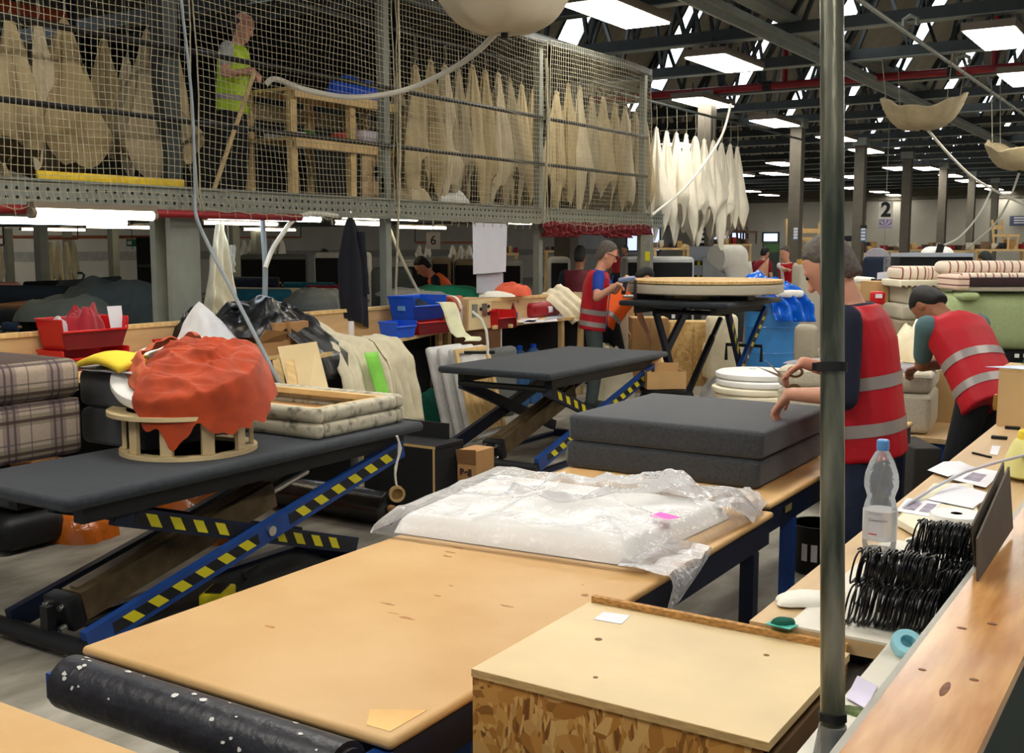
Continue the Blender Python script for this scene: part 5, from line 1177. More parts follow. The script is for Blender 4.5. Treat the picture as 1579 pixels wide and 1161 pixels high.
row([(14, 24, 255, .46), (98, 30, 268, .50), (58, 34, 230, .24), (228, 46, 266, .72), (268, 70, 245, .26)], -6.92, sack_m, lambda k: B0[k], 'sacks behind the first net')
row([(640, 100, 305, .36), (664, 92, 312, .34), (686, 100, 300, .34), (706, 104, 318, .34), (728, 100, 308, .36), (748, 108, 322, .32), (768, 112, 305, .34), (786, 122, 318, .34), (804, 130, 300, .32), (822, 138, 308, .36)], -6.95, sack_m, lambda k: 'dusty cream sack behind the third net, %s from the narrow post' % ORD[k], 'sacks behind the third net')
row([(858, 140, 322, .34), (876, 128, 330, .36), (894, 132, 326, .36), (912, 150, 334, .34), (930, 150, 322, .38), (948, 158, 338, .34), (964, 164, 330, .38), (980, 172, 336, .34), (994, 178, 340, .36)], -6.95, sack_m, lambda k: 'dusty cream sack behind the end net, %s from the net seam' % ORD[k], 'sacks behind the end net')
row([(1012, 196, 338, .46), (1028, 202, 345, .44), (1043, 204, 326, .5), (1058, 206, 352, .46), (1072, 210, 338, .5), (1086, 214, 350, .46), (1100, 216, 338, .5), (1113, 220, 354, .48), (1126, 222, 336, .5), (1137, 226, 342, .46)], -7.0, sack_white, lambda k: 'bright white sack in the open row past the net, %s from the net end' % ORD[k], 'bright sacks past the net', 3.75)
rr = MB().cyl((-7.0, 13.7, 3.75), (-7.0, 21.5, 3.75), .02, n=8).build('trim_15', steel_dark); structure(rr)
row([(30, 60, 240, .34), (160, 60, 220, .3), (195, 90, 240, .3)], -7.9, sack_m, lambda k: ('dim sack hanging in the second row behind the cut one', 'dim sack hanging in the dark gap beside the widest sack', 'dim sack half hidden behind the widest sack')[k], 'dim sacks in the second row')
row([(612+24*k, 112+5*k, 290+3*k, .34) for k in range(9)], -7.7, sack_m, lambda k: 'dim sack in the back row behind the third net, %s along' % ORD[k], 'dim sacks in the back row')
row([(862+18*k, 160+4*k, 318+2*k, .34) for k in range(8)], -7.7, sack_m, lambda k: 'dim sack in the back row behind the end net, %s along' % ORD[k], 'dim sacks in the back row')
a, b = PX(125, 58, -6.8), PX(142, 100, -6.8)
leaf('white paper label hung between the sacks behind the first net', [a, (a.x, b.y, a.z), (a.x, b.y, b.z), (a.x, a.y, b.z)], 'hanging_label', th=.002)
for k, (px, py, rx, h, lab) in enumerate(((632, 316, .22, .26, 'cream cloth gathered on the deck behind the net by the narrow post'), (692, 330, .28, .2, 'pale grey cloth gathered on the deck below the sacks'))):
    p = PX(px, py, -6.95); tag(heap((p.x, p.y, 2.101), .2, rx, h, 4.4+k*3, amp=.6).build('cloth_bundle', calico_dim if not k else mat('pale grey rag', (190, 190, 184), .9)), lab, 'cloth', 'bundles on the mezzanine deck')
a, b = PX(60, 288, -6.62), PX(286, 284, -6.62)
tag(MB().rbox((-6.64, (a.y+b.y)/2, 2.16), (.025, b.y-a.y, .07), .006, 2).build('toe_board', mat('yellow toe board', (226, 190, 30), .5)), 'yellow toe board lying along the first bay of the deck', 'board')
p = PX(586, 296, -6.55); leaf('small yellow tag tied to the net by the narrow post', [p, p+Vector((0, .07, 0)), p+Vector((0, .06, .14)), p+Vector((0, .01, .14))], 'yellow_tag', yellow_paint, th=.004, cat='tag')
# shelf on the mezzanine
a, b = PX(408, 128, -7.55), PX(592, 150, -7.55); zt = PX(420, 128, -7.2).z
sh = thing('wooden_shelf', 'rough pine shelf unit on the mezzanine next to the man', 'shelf', (-7.55, (a.y+b.y)/2, 2.1))
z2 = PX(470, 212, -7.2).z
for y in (a.y+.03, (a.y+b.y)/2-.02, b.y-.03):
    for x in (-7.25, -7.8): MB().span((x-.03, y-.04, 2.101), (x+.03, y+.04, zt-.03)).build('upright', pine, sh, world=True)
for z in (zt, z2): MB().span((-7.83, a.y-.02, z-.03), (-7.2, b.y+.02, z)).build('shelf_board', pine, sh, world=True); MB().span((-7.2, a.y, z-.09), (-7.17, b.y, z-.005)).build('front_rail', pine, sh, world=True)
MB().span((-7.83, a.y, 2.11), (-7.81, (a.y+b.y)/2, z2-.1)).build('dark_back', black_cloth, sh, world=True)
MB().span((-7.83, a.y, z2+.2), (-7.81, b.y, zt-.1)).build('back_board', calico_dim, sh, world=True)
y0, y1 = (a.y+b.y)/2+.1, b.y-.06
hb = MB(); cy, cz, rr_ = (y0+y1)/2-.08, 2.42, .10; N = 28
ring = [(cy+rr_*math.cos(2*PI*k/N), cz+rr_*math.sin(2*PI*k/N)) for k in range(N)]
sq = []
for k in range(N):
    c_, s_ = math.cos(2*PI*k/N), math.sin(2*PI*k/N); m_ = max(abs(c_)/((y1-y0)/2), abs(s_)/.30); sq.append(((y0+y1)/2+c_/m_, 2.42+s_/m_))
hb.add([(-7.22, y, z) for y, z in ring]+[(-7.22, y, z) for y, z in sq], [(k, (k+1) % N, N+(k+1) % N, N+k) for k in range(N)])
hb.build('holed_panel', ply_warm, sh, world=True, solid=.012)
p = PX(560, 203, -7.5); tag(MB().rbox((-7.5, p.y, z2+.085), (.3, .34, .165), .02, 2).build('white_crate', mat('white crate', (214, 210, 220), .5)), 'white plastic crate on the middle shelf of the mezzanine', 'crate')
p = PX(530, 203, -7.5); tag(MB().rbox((-7.5, p.y, z2+.07), (.2, .15, .13), .02, 2).build('red_package', mat('red package', (222, 84, 66), .5)), 'red and orange package beside the white crate', 'package')
p = PX(440, 205, -7.5); tag(MB().rbox((-7.5, p.y, z2+.035), (.3, .26, .07), .01, 2).build('white_tray', paper), 'white tray on the middle shelf near the man', 'tray')
p = PX(475, 205, -7.5); tag(heap((-7.5, p.y, z2), .14, .13, .12, 2.8).build('green_rag', mat('green rag', (70, 120, 50), .9)), 'dark green rag on the middle shelf', 'rag')
p = PX(550, 125, -7.5); tag(heap((-7.52, p.y, zt), .26, .38, .30, 5.8, amp=.6, nu=50, nv=20).build('blue_bag', blue_plastic), 'blue plastic bag heaped on top of the mezzanine shelf', 'bag')
tag(MB().bar(PX(328, 298, -7.15), PX(392, 112, -7.0), .03, .03).build('wooden_pole', pine), 'thin wooden pole leaning by the man on the mezzanine', 'pole')
# orange beams added far back for the orange glow under the roof
rk = thing('glow_beams', 'orange beams added for the orange roof glow high behind the mezzanine man', 'rack', (-11, 5, 2.1))
for z in (4.15, 4.7): MB().span((-11.05, 1.6, z), (-10.95, 8.1, z+.12)).build('orange_beam', mat('orange glow tone', (196, 74, 24), .5), rk, world=True)
for y in (1.6, 4.8, 8.0): MB().span((-11.06, y, 2.101), (-10.94, y+.1, 5.0)).build('beam_upright', navy_steel, rk, world=True)
# ---------------------------------------------------------------- fabric catchers hung from the roof
def catcher(label, tip, w, h, seed, m, cords=True):
    t = thing('fabric_catcher', label, 'fabric sack', tip)
    tip = Vector(tip)
    def fn(u, v):
        a = 2*PI*u; r = w/2*v**.62*(1+.08*nz(2*math.cos(a), 2*math.sin(a), seed)+.05*math.sin(7*a+seed)*v**.6+.025*math.sin(17*a)*v)
        z = h*v**2.2*(1+.55*math.sin(2*a+seed)*v*v*.5)+.02*math.sin(8*a+seed)*v
        return Vector((r*math.cos(a), r*math.sin(a), z))
    MB().grid(fn, 48, 20, closeu=True).build('fabric_cone', m, t, solid=.01)
    MB().tube([(0, 0, .02), (0, 0, -.05)], .03, 10).build('neck', black_rubber, t)
    for k in range(4):
        a = PI/4+k*PI/2; p = Vector((w/2*math.cos(a), w/2*math.sin(a), h*(1+.55*math.sin(2*a+seed)*.5))); MB().cyl(p, (p.x*1.15, p.y*1.15, max(p.z+.05, 4.5-tip.z)), .006, n=5).build('suspension_cord', net_cord, t)
    return t
cm = mat('catcher cloth', (206, 196, 172), .9, var=.06, scale=3, bump=.2, bscale=20)
catcher('big white fabric sack bulging down at the top of the picture, hose tied on', PD(778, 50, 8.6), 1.16, .42, 0.4, cm)
catcher('small beige fabric sack slung under the trusses in the middle of the hall', PD(1421, 200, 17), 1.25, .40, 1.3, calico_dim)
catcher('beige fabric sack slung near the picture edge, lower than the other', PD(1572, 262, 19), 1.1, .42, 2.2, calico_dim)
hose('long white hose looping from the beige sack down to the far benches', [PD(1430, 200, 17), PD(1470, 245, 18), PD(1510, 280, 19), PD(1579, 315, 20), PD(1640, 330, 21)], .022, hose_white)
hose('thin white hose curving down in front of the back wall, the longer one', [PD(1572, 265, 20), PD(1555, 310, 21), PD(1530, 350, 22), PD(1490, 384, 23)], .02, hose_white)
hose('thin white hose curving down in front of the back wall, the shorter one', [PD(1530, 290, 24), PD(1510, 330, 24), PD(1480, 365, 24), PD(1455, 378, 24)], .02, hose_white)
hose('white hose from the roof girder down to the bright sacks', [PX(1127, 160, -6.6), PX(1110, 215, -6.7), PX(1060, 285, -6.6), PX(1005, 332, -6.5)], .02, hose_white)
# red netting under the deck end
for k, (px, w) in enumerate(((862, .5), (905, .6), (950, .5), (985, .4))):
    a = PX(px, 341, XN+.04); o = drape([(a.x, a.y, 1.97), (a.x+.03, a.y, 1.92), (a.x+.02, a.y, 1.80+.03*(k % 2))], w*1.5, (0, 1, 0), k*2.2, .05, 6, 40, 12).build('red_netting', mat('red netting', (100, 20, 26), .85, var=.3, scale=30), solid=.01)
    tag(o, 'ragged red netting bunched under the deck edge, %s piece from the seam' % ORD[k], 'netting', 'red netting under the deck edge')
# ---------------------------------------------------------------- people
def fuse(mb, voxel, it=3):
    """several closed overlapping shapes grown together into one continuous skin"""
    me = bpy.data.meshes.new('tmp'); me.from_pydata([Vector(p) for p in mb.v], [], mb.f)
    bm = bmesh.new(); bm.from_mesh(me); bmesh.ops.recalc_face_normals(bm, faces=bm.faces[:]); bm.to_mesh(me); bm.free()
    o = bpy.data.objects.new('tmp', me); COL.objects.link(o)
    r = o.modifiers.new('r', 'REMESH'); r.mode = 'VOXEL'; r.voxel_size = voxel
    s = o.modifiers.new('s', 'SMOOTH'); s.factor = .5; s.iterations = it
    out = bpy.data.meshes.new_from_object(o.evaluated_get(bpy.context.evaluated_depsgraph_get()))
    bpy.data.objects.remove(o); bpy.data.meshes.remove(me)
    return out
def capsule(mb, p0, p1, r0, r1, n=12):
    p0, p1 = Vector(p0), Vector(p1); d = (p1-p0).normalized(); pts, rs = [], []
    for k in (0, 1, 2, 3): a = PI/2*k/3; pts.append(p0-d*(r0*math.cos(a)*.999)); rs.append(max(.001, r0*math.sin(a)))
    for k in (0, 1, 2, 3): a = PI/2*k/3; pts.append(p1+d*(r1*math.sin(a)*.999)); rs.append(max(.001, r1*math.cos(a)))
    mb.tube(pts, rs, n)
def loft(mb, secs, n=20):
    """elliptical sections (centre, side vector, front vector, half width, half depth)"""
    vs, fs = [], []
    for c, sx, sy, a, b in secs:
        for j in range(n):
            t = 2*PI*j/n; ct, st = math.cos(t), math.sin(t); e = .82
            vs.append(c+sx*(a*math.copysign(abs(ct)**e, ct))+sy*(b*math.copysign(abs(st)**e, st)))
    for i in range(len(secs)-1):
        for j in range(n): fs.append((i*n+j, i*n+(j+1) % n, (i+1)*n+(j+1) % n, (i+1)*n+j))
    fs += [tuple(range(n-1, -1, -1)), tuple((len(secs)-1)*n+j for j in range(n))]
    mb.add(vs, fs)
def put(name, me, m, parent, angle=60):
    me.name = name; o = bpy.data.objects.new(name, me); COL.objects.link(o); o.parent = parent
    me.materials.clear(); me.materials.append(m); me.shade_smooth(); return o
skin_a = mat('fair skin', (206, 150, 122), .55, var=.05, scale=14)
skin_b = mat('brown skin', (150, 98, 70), .55, var=.06, scale=14)
vest_red = mat('red vest', (186, 8, 30), .6, var=.05, scale=5, bump=.25, bscale=18)
vest_dark = mat('maroon vest', (92, 16, 30), .7, var=.1)
vest_orange = mat('orange vest', (255, 100, 24), .6, var=.06)
vest_lime = mat('lime vest', (190, 222, 40), .6, var=.06)
silver = mat('silver reflective band', (158, 150, 146), .4, .25, var=.08)
hair_br = mat('brown hair', (62, 50, 42), .7, var=.25, scale=60, bump=.4, bscale=200)
hair_bl = mat('black hair', (20, 18, 18), .6, var=.25, scale=60, bump=.4, bscale=200)
hair_gr = mat('grey brown hair', (92, 84, 76), .7, var=.25, scale=60, bump=.4, bscale=200)
trs_dark = mat('black trousers', (26, 28, 32), .85, var=.15)
trs_jean = mat('dark jeans', (34, 44, 66), .85, var=.2, scale=14, bump=.2, bscale=160)
def person(label, base, rz, H=1.74, bend=0., head=.15, turn=0., hL=None, hR=None, skin=skin_a, shirt=None, vest=vest_red, trs=trs_dark, hair=hair_br, vox=.016, bandsz=(.06, .22), sleeve=.6, grip=True, twist=0., build=1., glasses=False, elbow=(.5, -.5), bald=False, grp=None, open_front=False, lean=0.):
    t = thing('person', label, 'person', base, rz, grp); s = H/1.75
    inv = wmat(t).inverted()
    V = Vector; X = V((1, 0, 0)); c, n = math.cos(bend), math.sin(bend)
    T = V((math.sin(lean)*1, n, c)).normalized(); F = V((0, c, -n))        # spine and front directions
    pel = V((0, -.16*n, .93))*s; spine = lambda k: pel+T*(k*s)+F*(.03*s*math.sin(min(1, k/.5)*PI*.8)*(-.5))
    SX = (X*math.cos(twist)+F*math.sin(twist)).normalized(); FS = T.cross(SX)*-1
    if FS.dot(F) < 0: FS = -FS
    sh = {1: spine(.455)+SX*(.185*s*build), -1: spine(.455)-SX*(.185*s*build)}
    hb = bend+head; Hd = V((math.sin(turn)*.0, math.sin(hb), math.cos(hb))); neck = spine(.50)
    Hf = V((math.sin(turn), math.cos(hb)*math.cos(turn), -math.sin(hb)*math.cos(turn))); Hf = (Hf-Hd*Hf.dot(Hd)).normalized(); Hx = Hf.cross(Hd)
    hc = neck+(T*.06+Hd*.135)*s+Hf*.015*s
    arms = {}
    for sd, h in ((1, hR), (-1, hL)):
        S = sh[sd]; L1, L2 = .29*s, .255*s
        tgt = inv @ V(h) if h is not None else S+V((.07*sd, .10, -.50))*s
        wr = tgt-(tgt-S).normalized()*.085*s if h is not None else tgt
        d = wr-S; D = min(d.length, (L1+L2)*.985); dn = d.normalized(); wr = S+dn*D
        a = (L1*L1-L2*L2+D*D)/(2*D); hh = math.sqrt(max(1e-6, L1*L1-a*a))
        pole = V((elbow[0]*sd, elbow[1], -.8)); pole = (pole-dn*pole.dot(dn)).normalized()
        arms[sd] = (S, S+dn*a+pole*hh, wr, tgt)
    legs = {sd: (pel+V((.09*sd, 0, -.02))*s, V((.10*sd, .02, .49))*s, V((.11*sd, -.03, .09))*s) for sd in (1, -1)}
    hv = min(vox, .012)
    # body: one continuous skin
    b = MB(); bw = build
    loft(b, [(spine(-.06), SX, FS, .15*bw*s, .10*s), (spine(.06), SX, FS, .148*bw*s, .10*s), (spine(.22), SX, FS, .145*bw*s, .105*s), (spine(.36), SX, FS, .165*bw*s, .108*s), (spine(.455), SX, FS, .165*bw*s, .085*s), (spine(.51), SX, FS, .09*s, .065*s)])
    capsule(b, spine(.46), hc-Hd*.05*s, .058*s, .055*s)
    loft(b, [(hc+Hd*z*s+Hf*f*s, Hx, Hf, a*s, d*s) for z, a, d, f in ((-.135, .030, .030, .045), (-.115, .045, .055, .035), (-.08, .060, .078, .018), (-.03, .070, .092, .004), (.02, .075, .098, 0), (.07, .070, .092, -.006), (.105, .050, .066, -.01), (.122, .022, .03, -.012))], 18)
    capsule(b, hc+Hf*.092*s+Hd*.012*s, hc+Hf*.112*s-Hd*.032*s, .010*s, .016*s, 8)     # nose
    capsule(b, hc+Hf*.086*s+Hd*.028*s-Hx*.035*s, hc+Hf*.086*s+Hd*.028*s+Hx*.035*s, .012*s, .012*s, 8)   # brow
    capsule(b, hc+Hf*.082*s-Hd*.068*s-Hx*.018*s, hc+Hf*.082*s-Hd*.068*s+Hx*.018*s, .011*s, .011*s, 8)   # lips
    for sd in (1, -1):
        loft(b, [(hc+Hx*(.070+.012*k)*sd*s-Hf*.004*s-Hd*.012*s, Hd, Hf, (.030+.004*k)*s, (.017+.003*k)*s) for k in (0, 1)], 10)
        S, E, W, G = arms[sd]
        capsule(b, S, E, .052*s*bw, .040*s); capsule(b, E, W, .041*s, .026*s)
        hd = (G-W); hd = hd.normalized() if hd.length > .03 else (W-E).normalized()
        side = hd.cross(V((0, 0, 1))); side = side.normalized() if side.length > .1 else X; up = side.cross(hd).normalized()
        k0 = W+hd*.015*s; k1 = W+hd*.085*s
        for o in (-.026, -.009, .009, .026): capsule(b, k0+side*o*.6*s, k1+side*o*s, .014*s, .0115*s, 8)
        for q, (o, L) in enumerate(((-.030, .055), (-.010, .068), (.010, .072), (.030, .062))):     # four fingers, curled a little
            p0 = k1+side*o*s; p1 = p0+(hd*.7-up*.25)*L*.55*s; p2 = p1+(hd*.35-up*.85 if grip else hd*.8-up*.4)*L*.5*s
            capsule(b, p0, p1, .0095*s, .009*s, 8); capsule(b, p1, p2, .009*s, .0075*s, 8)
        p0 = W+hd*.03*s-side*.026*sd*s; p1 = p0+(hd*.5-side*.75*sd)*.042*s; p2 = p1+(hd*.85-up*.3)*.034*s
        capsule(b, p0, p1, .0125*s, .011*s, 8); capsule(b, p1, p2, .011*s, .009*s, 8)
        h_, k_, a_ = legs[sd]
        capsule(b, h_, k_, .082*s, .055*s); capsule(b, k_, a_, .055*s, .038*s); capsule(b, a_+V((0, -.02, -.055))*s, a_+V((0, .15, -.06))*s, .034*s, .028*s)
    put('body', fuse(b, vox, 2), skin, t)
    # trousers, shirt sleeves, vest, hair, shoes
    b = MB()
    loft(b, [(spine(-.09), SX, FS, .165*bw*s, .118*s), (spine(.0), SX, FS, .168*bw*s, .12*s), (spine(.09), SX, FS, .160*bw*s, .115*s)])
    for sd in (1, -1):
        h_, k_, a_ = legs[sd]; capsule(b, h_, k_, .098*s, .072*s); capsule(b, k_, a_+V((0, 0, .0)), .072*s, .062*s)
    put('trousers', fuse(b, max(vox, .012), 4), trs, t)
    for sd in (1, -1):
        a_ = legs[sd][2]; bs = MB(); capsule(bs, a_+V((0, -.03, -.045))*s, a_+V((0, .16, -.05))*s, .045*s, .038*s)
        me = fuse(bs, .016, 2); put('shoe', me, black_rubber, t)
    if shirt:
        b = MB()
        loft(b, [(spine(.02), SX, FS, .160*bw*s, .114*s), (spine(.22), SX, FS, .158*bw*s, .118*s), (spine(.36), SX, FS, .178*bw*s, .120*s), (spine(.455), SX, FS, .172*bw*s, .096*s), (spine(.515), SX, FS, .080*s, .072*s)])
        for sd in (1, -1):
            S, E, W, G = arms[sd]; capsule(b, S, S.lerp(E, min(1, sleeve)), .066*s*bw, .056*s)
            if sleeve > 1: capsule(b, E, E.lerp(W, sleeve-1), .056*s, .040*s)
        put('shirt', fuse(b, max(vox*.9, .01), 3), shirt, t)
    if vest:
        b = MB(); g = .012
        loft(b, [(spine(-.10)+FS*.00, SX, FS, (.180+g)*bw*s, (.128+g)*s), (spine(.06), SX, FS, (.172+g)*bw*s, (.124+g)*s), (spine(.22), SX, FS, (.166+g)*bw*s, (.122+g)*s), (spine(.36), SX, FS, (.180+g)*bw*s, (.124+g)*s), (spine(.45), SX, FS, (.190+g)*bw*s, (.104+g)*s), (spine(.505), SX, FS, (.105+g)*s, (.080+g)*s)])
        for sd in (1, -1): capsule(b, spine(.44)+SX*(.11*sd*s), sh[sd]-SX*.004*sd*s, .074*s, .066*s)
        me = fuse(b, max(vox*.9, .01), 4)
        vo = put('vest', me, vest, t)
        for k0 in bandsz:
            bm = bmesh.new(); bm.from_mesh(me)
            for kk, inn in ((k0-.10, True), (k0-.05, False)):
                bmesh.ops.bisect_plane(bm, geom=bm.verts[:]+bm.edges[:]+bm.faces[:], plane_co=spine(kk), plane_no=T, clear_inner=inn, clear_outer=not inn)
            bm.normal_update()
            for v in bm.verts: v.co += v.normal*.004
            m2 = bpy.data.meshes.new('reflective_band'); bm.to_mesh(m2); bm.free()
            put('reflective_band', m2, silver, vo)
        if open_front:
            MB().grid(lambda u, v: spine(-.08+.56*v)+FS*((.128+.022)*s)+SX*((u-.5)*(.11-.05*v))*s, 6, 14).build('open_front', shirt, vo, solid=.006)
    b = MB()
    if bald: loft(b, [(hc+Hd*z*s+Hf*f*s, Hx, Hf, a*s, d*s) for z, a, d, f in ((-.07, .062, .05, -.048), (-.02, .078, .07, -.036), (.03, .080, .072, -.034), (.06, .068, .05, -.05))], 18)
    else: loft(b, [(hc+Hd*z*s+Hf*f*s, Hx, Hf, a*s, d*s) for z, a, d, f in ((-.085, .050, .036, -.060), (-.05, .068, .050, -.052), (.0, .080, .064, -.044), (.045, .084, .086, -.022), (.09, .074, .090, -.012), (.122, .050, .064, -.012), (.136, .02, .03, -.012))], 18)
    put('hair', fuse(b, max(vox, .010), 2), hair, t)
    e = MB()
    for sd in (1, -1): e.lathe([(.002, -.008), (.007, -.004), (.008, 0), (.007, .004), (.002, .008)], 8, hc+Hf*.093*s+Hx*.031*sd*s+Hd*.010*s)
    e.build('eye', black_rubber, t, kind='stuff')
    if glasses:
        g = MB()
        for sd in (1, -1):
            o = hc+Hf*.108*s+Hx*.034*sd*s+Hd*.008*s
            g.tube([o+Hx*(.027*math.cos(a))*s+Hd*(.019*math.sin(a))*s for a in [2*PI*k/12 for k in range(12)]], .004, 5, closed=True)
            g.tube([o+Hx*.027*sd*s+Hd*.008*s, hc+Hx*.084*sd*s+Hf*.03*s+Hd*.012*s, hc+Hx*.084*sd*s-Hf*.02*s+Hd*.008*s], .0035, 5)
        g.build('glasses', black_rubber, t)
    return t
def base_at(px, dep, z=0.): q = PD(px, 420, dep); return (q.x, q.y, z)
navy_shirt = mat('navy shirt', (22, 28, 48), .85, var=.1, bump=.2, bscale=40)
royal_shirt = mat('royal blue shirt', (24, 56, 150), .8, var=.1, bump=.2, bscale=40)
teal_shirt = mat('grey teal tee', (84, 116, 120), .85, var=.1, bump=.2, bscale=40)
white_shirt = mat('white tee', (220, 218, 214), .85, var=.05)
grey_shirt = mat('light grey tee', (178, 178, 172), .85, var=.05)
# the man cutting at the charcoal boards
bx_, by_ = -1.185, 4.53
hL = Vector(PZ(1250, 640, .997)); hR = Vector(PZ(1262, 588, 1.06)); hR = Vector((-1.56, 4.70, 1.14))
person('person in a red vest and navy shirt behind the pole, scissors over charcoal boards', (bx_, by_, 0), PI/2+.05, 1.78, .17, .45, 0, hL=(-1.49, 4.36, 1.03), hR=hR, shirt=navy_shirt, trs=trs_jean, hair=hair_gr, vox=.0065, sleeve=1.0, bandsz=(.10, .28), elbow=(.35, -.5), build=1.02)
sc = thing('scissors', 'pair of tailor scissors held open in the hand of the cutting man', 'scissors', hR+Vector((-.02, 0, -.02)), .3)
for sg, an in ((1, .5), (-1, .9)):
    d = Vector((-math.cos(an), -.1, math.sin(an)*.8)); MB().poly([(0, 0, -.004), d*.13+Vector((0, 0, .0)), (0, 0, .012)], (0, .003, 0)).build('blade', chrome, sc)
    r0 = Vector((.05, .0, -.05 if sg > 0 else .03)); MB().tube([r0+Vector((.03*math.cos(a), 0, .022*math.sin(a))) for a in [2*PI*k/14 for k in range(14)]], .006, 6, closed=True).build('finger_loop', mat('old brass loop', (150, 132, 90), .35, .6), sc)
MB().cyl((0, -.004, .004), (0, .008, .004), .006, n=10).build('pivot_screw', chrome, sc)
# the man bending at the beige cushions
wx, wy = -1.10, 6.5
person('person in a bright red vest and teal tee bending deeply over the beige cushions', (wx, wy, 0), .95, 1.70, .70, .55, 0, hL=PD(1468, 572, 6.55), hR=(wx-.45, wy+.50, .93), skin=skin_b, shirt=teal_shirt, trs=trs_dark, hair=hair_bl, vox=.0065, sleeve=.75, bandsz=(.10, .27), elbow=(1.1, .2), build=1.04)
# the man with the stapler at the raised lift
m3 = base_at(918, 11.35)
hs_ = PD(962, 441, 10.85)
person('person with glasses in a red vest over a royal blue polo, stapling the round board', m3, -1.05, 1.76, .14, .28, -.1, hL=PD(975, 428, 11.1), hR=hs_, shirt=royal_shirt, trs=mat('grey work trousers', (66, 76, 76), .85), hair=hair_gr, vox=.0085, sleeve=.62, bandsz=(.04, .16), glasses=True, open_front=True, elbow=(.6, -.3))
st = thing('air_stapler', 'blue and grey pneumatic staple gun pressed to the round board', 'staple gun', hs_+Vector((.03, .0, -.01)), YAW+.0)
MB().rbox((.0, 0, .075), (.17, .05, .05), .015, 2, rot=(0, -.15, 0)).build('gun_head', mat('grey blue tool', (126, 140, 170), .4, .3), st); MB().rbox((-.02, 0, .0), (.045, .04, .15), .012, 2, rot=(0, .2, 0)).build('grip', black_rubber, st)
MB().rbox((.085, 0, -.03), (.03, .03, .20), .008, 2).build('magazine', black_steel, st); MB().rbox((.03, 0, -.09), (.13, .026, .03), .008, 2).build('tail', chrome, st)
# upstairs
ma = PD(360, 100, 10.1)
person('person in a lime vest and grey tee on the mezzanine behind the net', (ma.x, ma.y, 2.101), -1.15, 1.72, .10, .35, 0, hL=PD(392, 112, 9.8), hR=PD(398, 118, 9.75), shirt=grey_shirt, vest=vest_lime, trs=trs_dark, hair=hair_br, vox=.010, sleeve=.6, bald=True, bandsz=(.1,))
# others further off
def far(label, px, dep, headtop, rz, **k):
    q = PD(px, headtop, dep); H = k.pop('H', None); bend = k.get('bend', 0.)
    return person(label, (q.x, q.y, 0), rz, H or 1.70, vox=k.pop('vox', .02), **k)
far('person in a bright orange vest bending among the black sofa backs', 690, 14.2, 402, 2.2, bend=.62, vest=vest_orange, shirt=navy_shirt, hair=hair_bl, trs=trs_dark, vox=.015, bandsz=(.1,))
far('person in a maroon vest seen from behind, past the stapling man', 893, 13.5, 378, .35, bend=.1, vest=vest_dark, shirt=navy_shirt, hair=hair_bl, skin=skin_b, vox=.014, bandsz=(.1,))
far('person in an orange vest mostly hidden behind the stapling man', 950, 12.3, 418, -.6, H=1.66, bend=.75, vest=vest_orange, shirt=navy_shirt, hair=hair_bl, vox=.015, bandsz=(.1,))
far('person in a red vest bending beyond the fabric tables under the deck', 478, 19, 376, -.9, bend=.4, vest=vest_red, shirt=mat('plum shirt', (120, 30, 50), .8), hair=hair_bl)
far('person in a red vest seen from behind, next to the big white roll', 1134, 21, 384, -.5, bend=.12, vest=vest_red, shirt=grey_shirt, hair=hair_br)
far('person in a dark red top leaning at the far bench behind the blue film', 1172, 23, 380, -.3, bend=.3, vest=None, shirt=mat('dark red top', (130, 20, 34), .8), hair=hair_bl)
far('person in a red vest over a white tee facing us beside the steel pole', 1217, 19.5, 385, 2.7, bend=.15, vest=vest_red, shirt=white_shirt, hair=hair_gr, open_front=True, hL=PD(1232, 412, 19.0), hR=PD(1222, 418, 18.9))
far('person in a red top looking over the boards deep in the hall', 951, 30, 378, 2.9, vest=None, shirt=mat('red jumper', (160, 30, 44), .8), hair=hair_bl, skin=skin_b)
far('person with black hair beside the lit window, deep in the hall', 965, 33, 380, 2.6, vest=None, shirt=navy_shirt, hair=hair_bl, skin=skin_b)
far('person in a dark cap and maroon top bending behind the striped sofa', 1541, 15, 384, .9, bend=.45, vest=None, shirt=mat('maroon top', (70, 22, 30), .8), hair=hair_bl, skin=skin_b)
far('person in a white tee at the distant benches past the pole', 1306, 27, 395, .6, vest=None, shirt=white_shirt, hair=hair_bl)
far('person with an orange scarf working at the distant pine benches', 1339, 29, 395, -1.2, bend=.3, vest=None, shirt=orange_cloth, hair=hair_br)
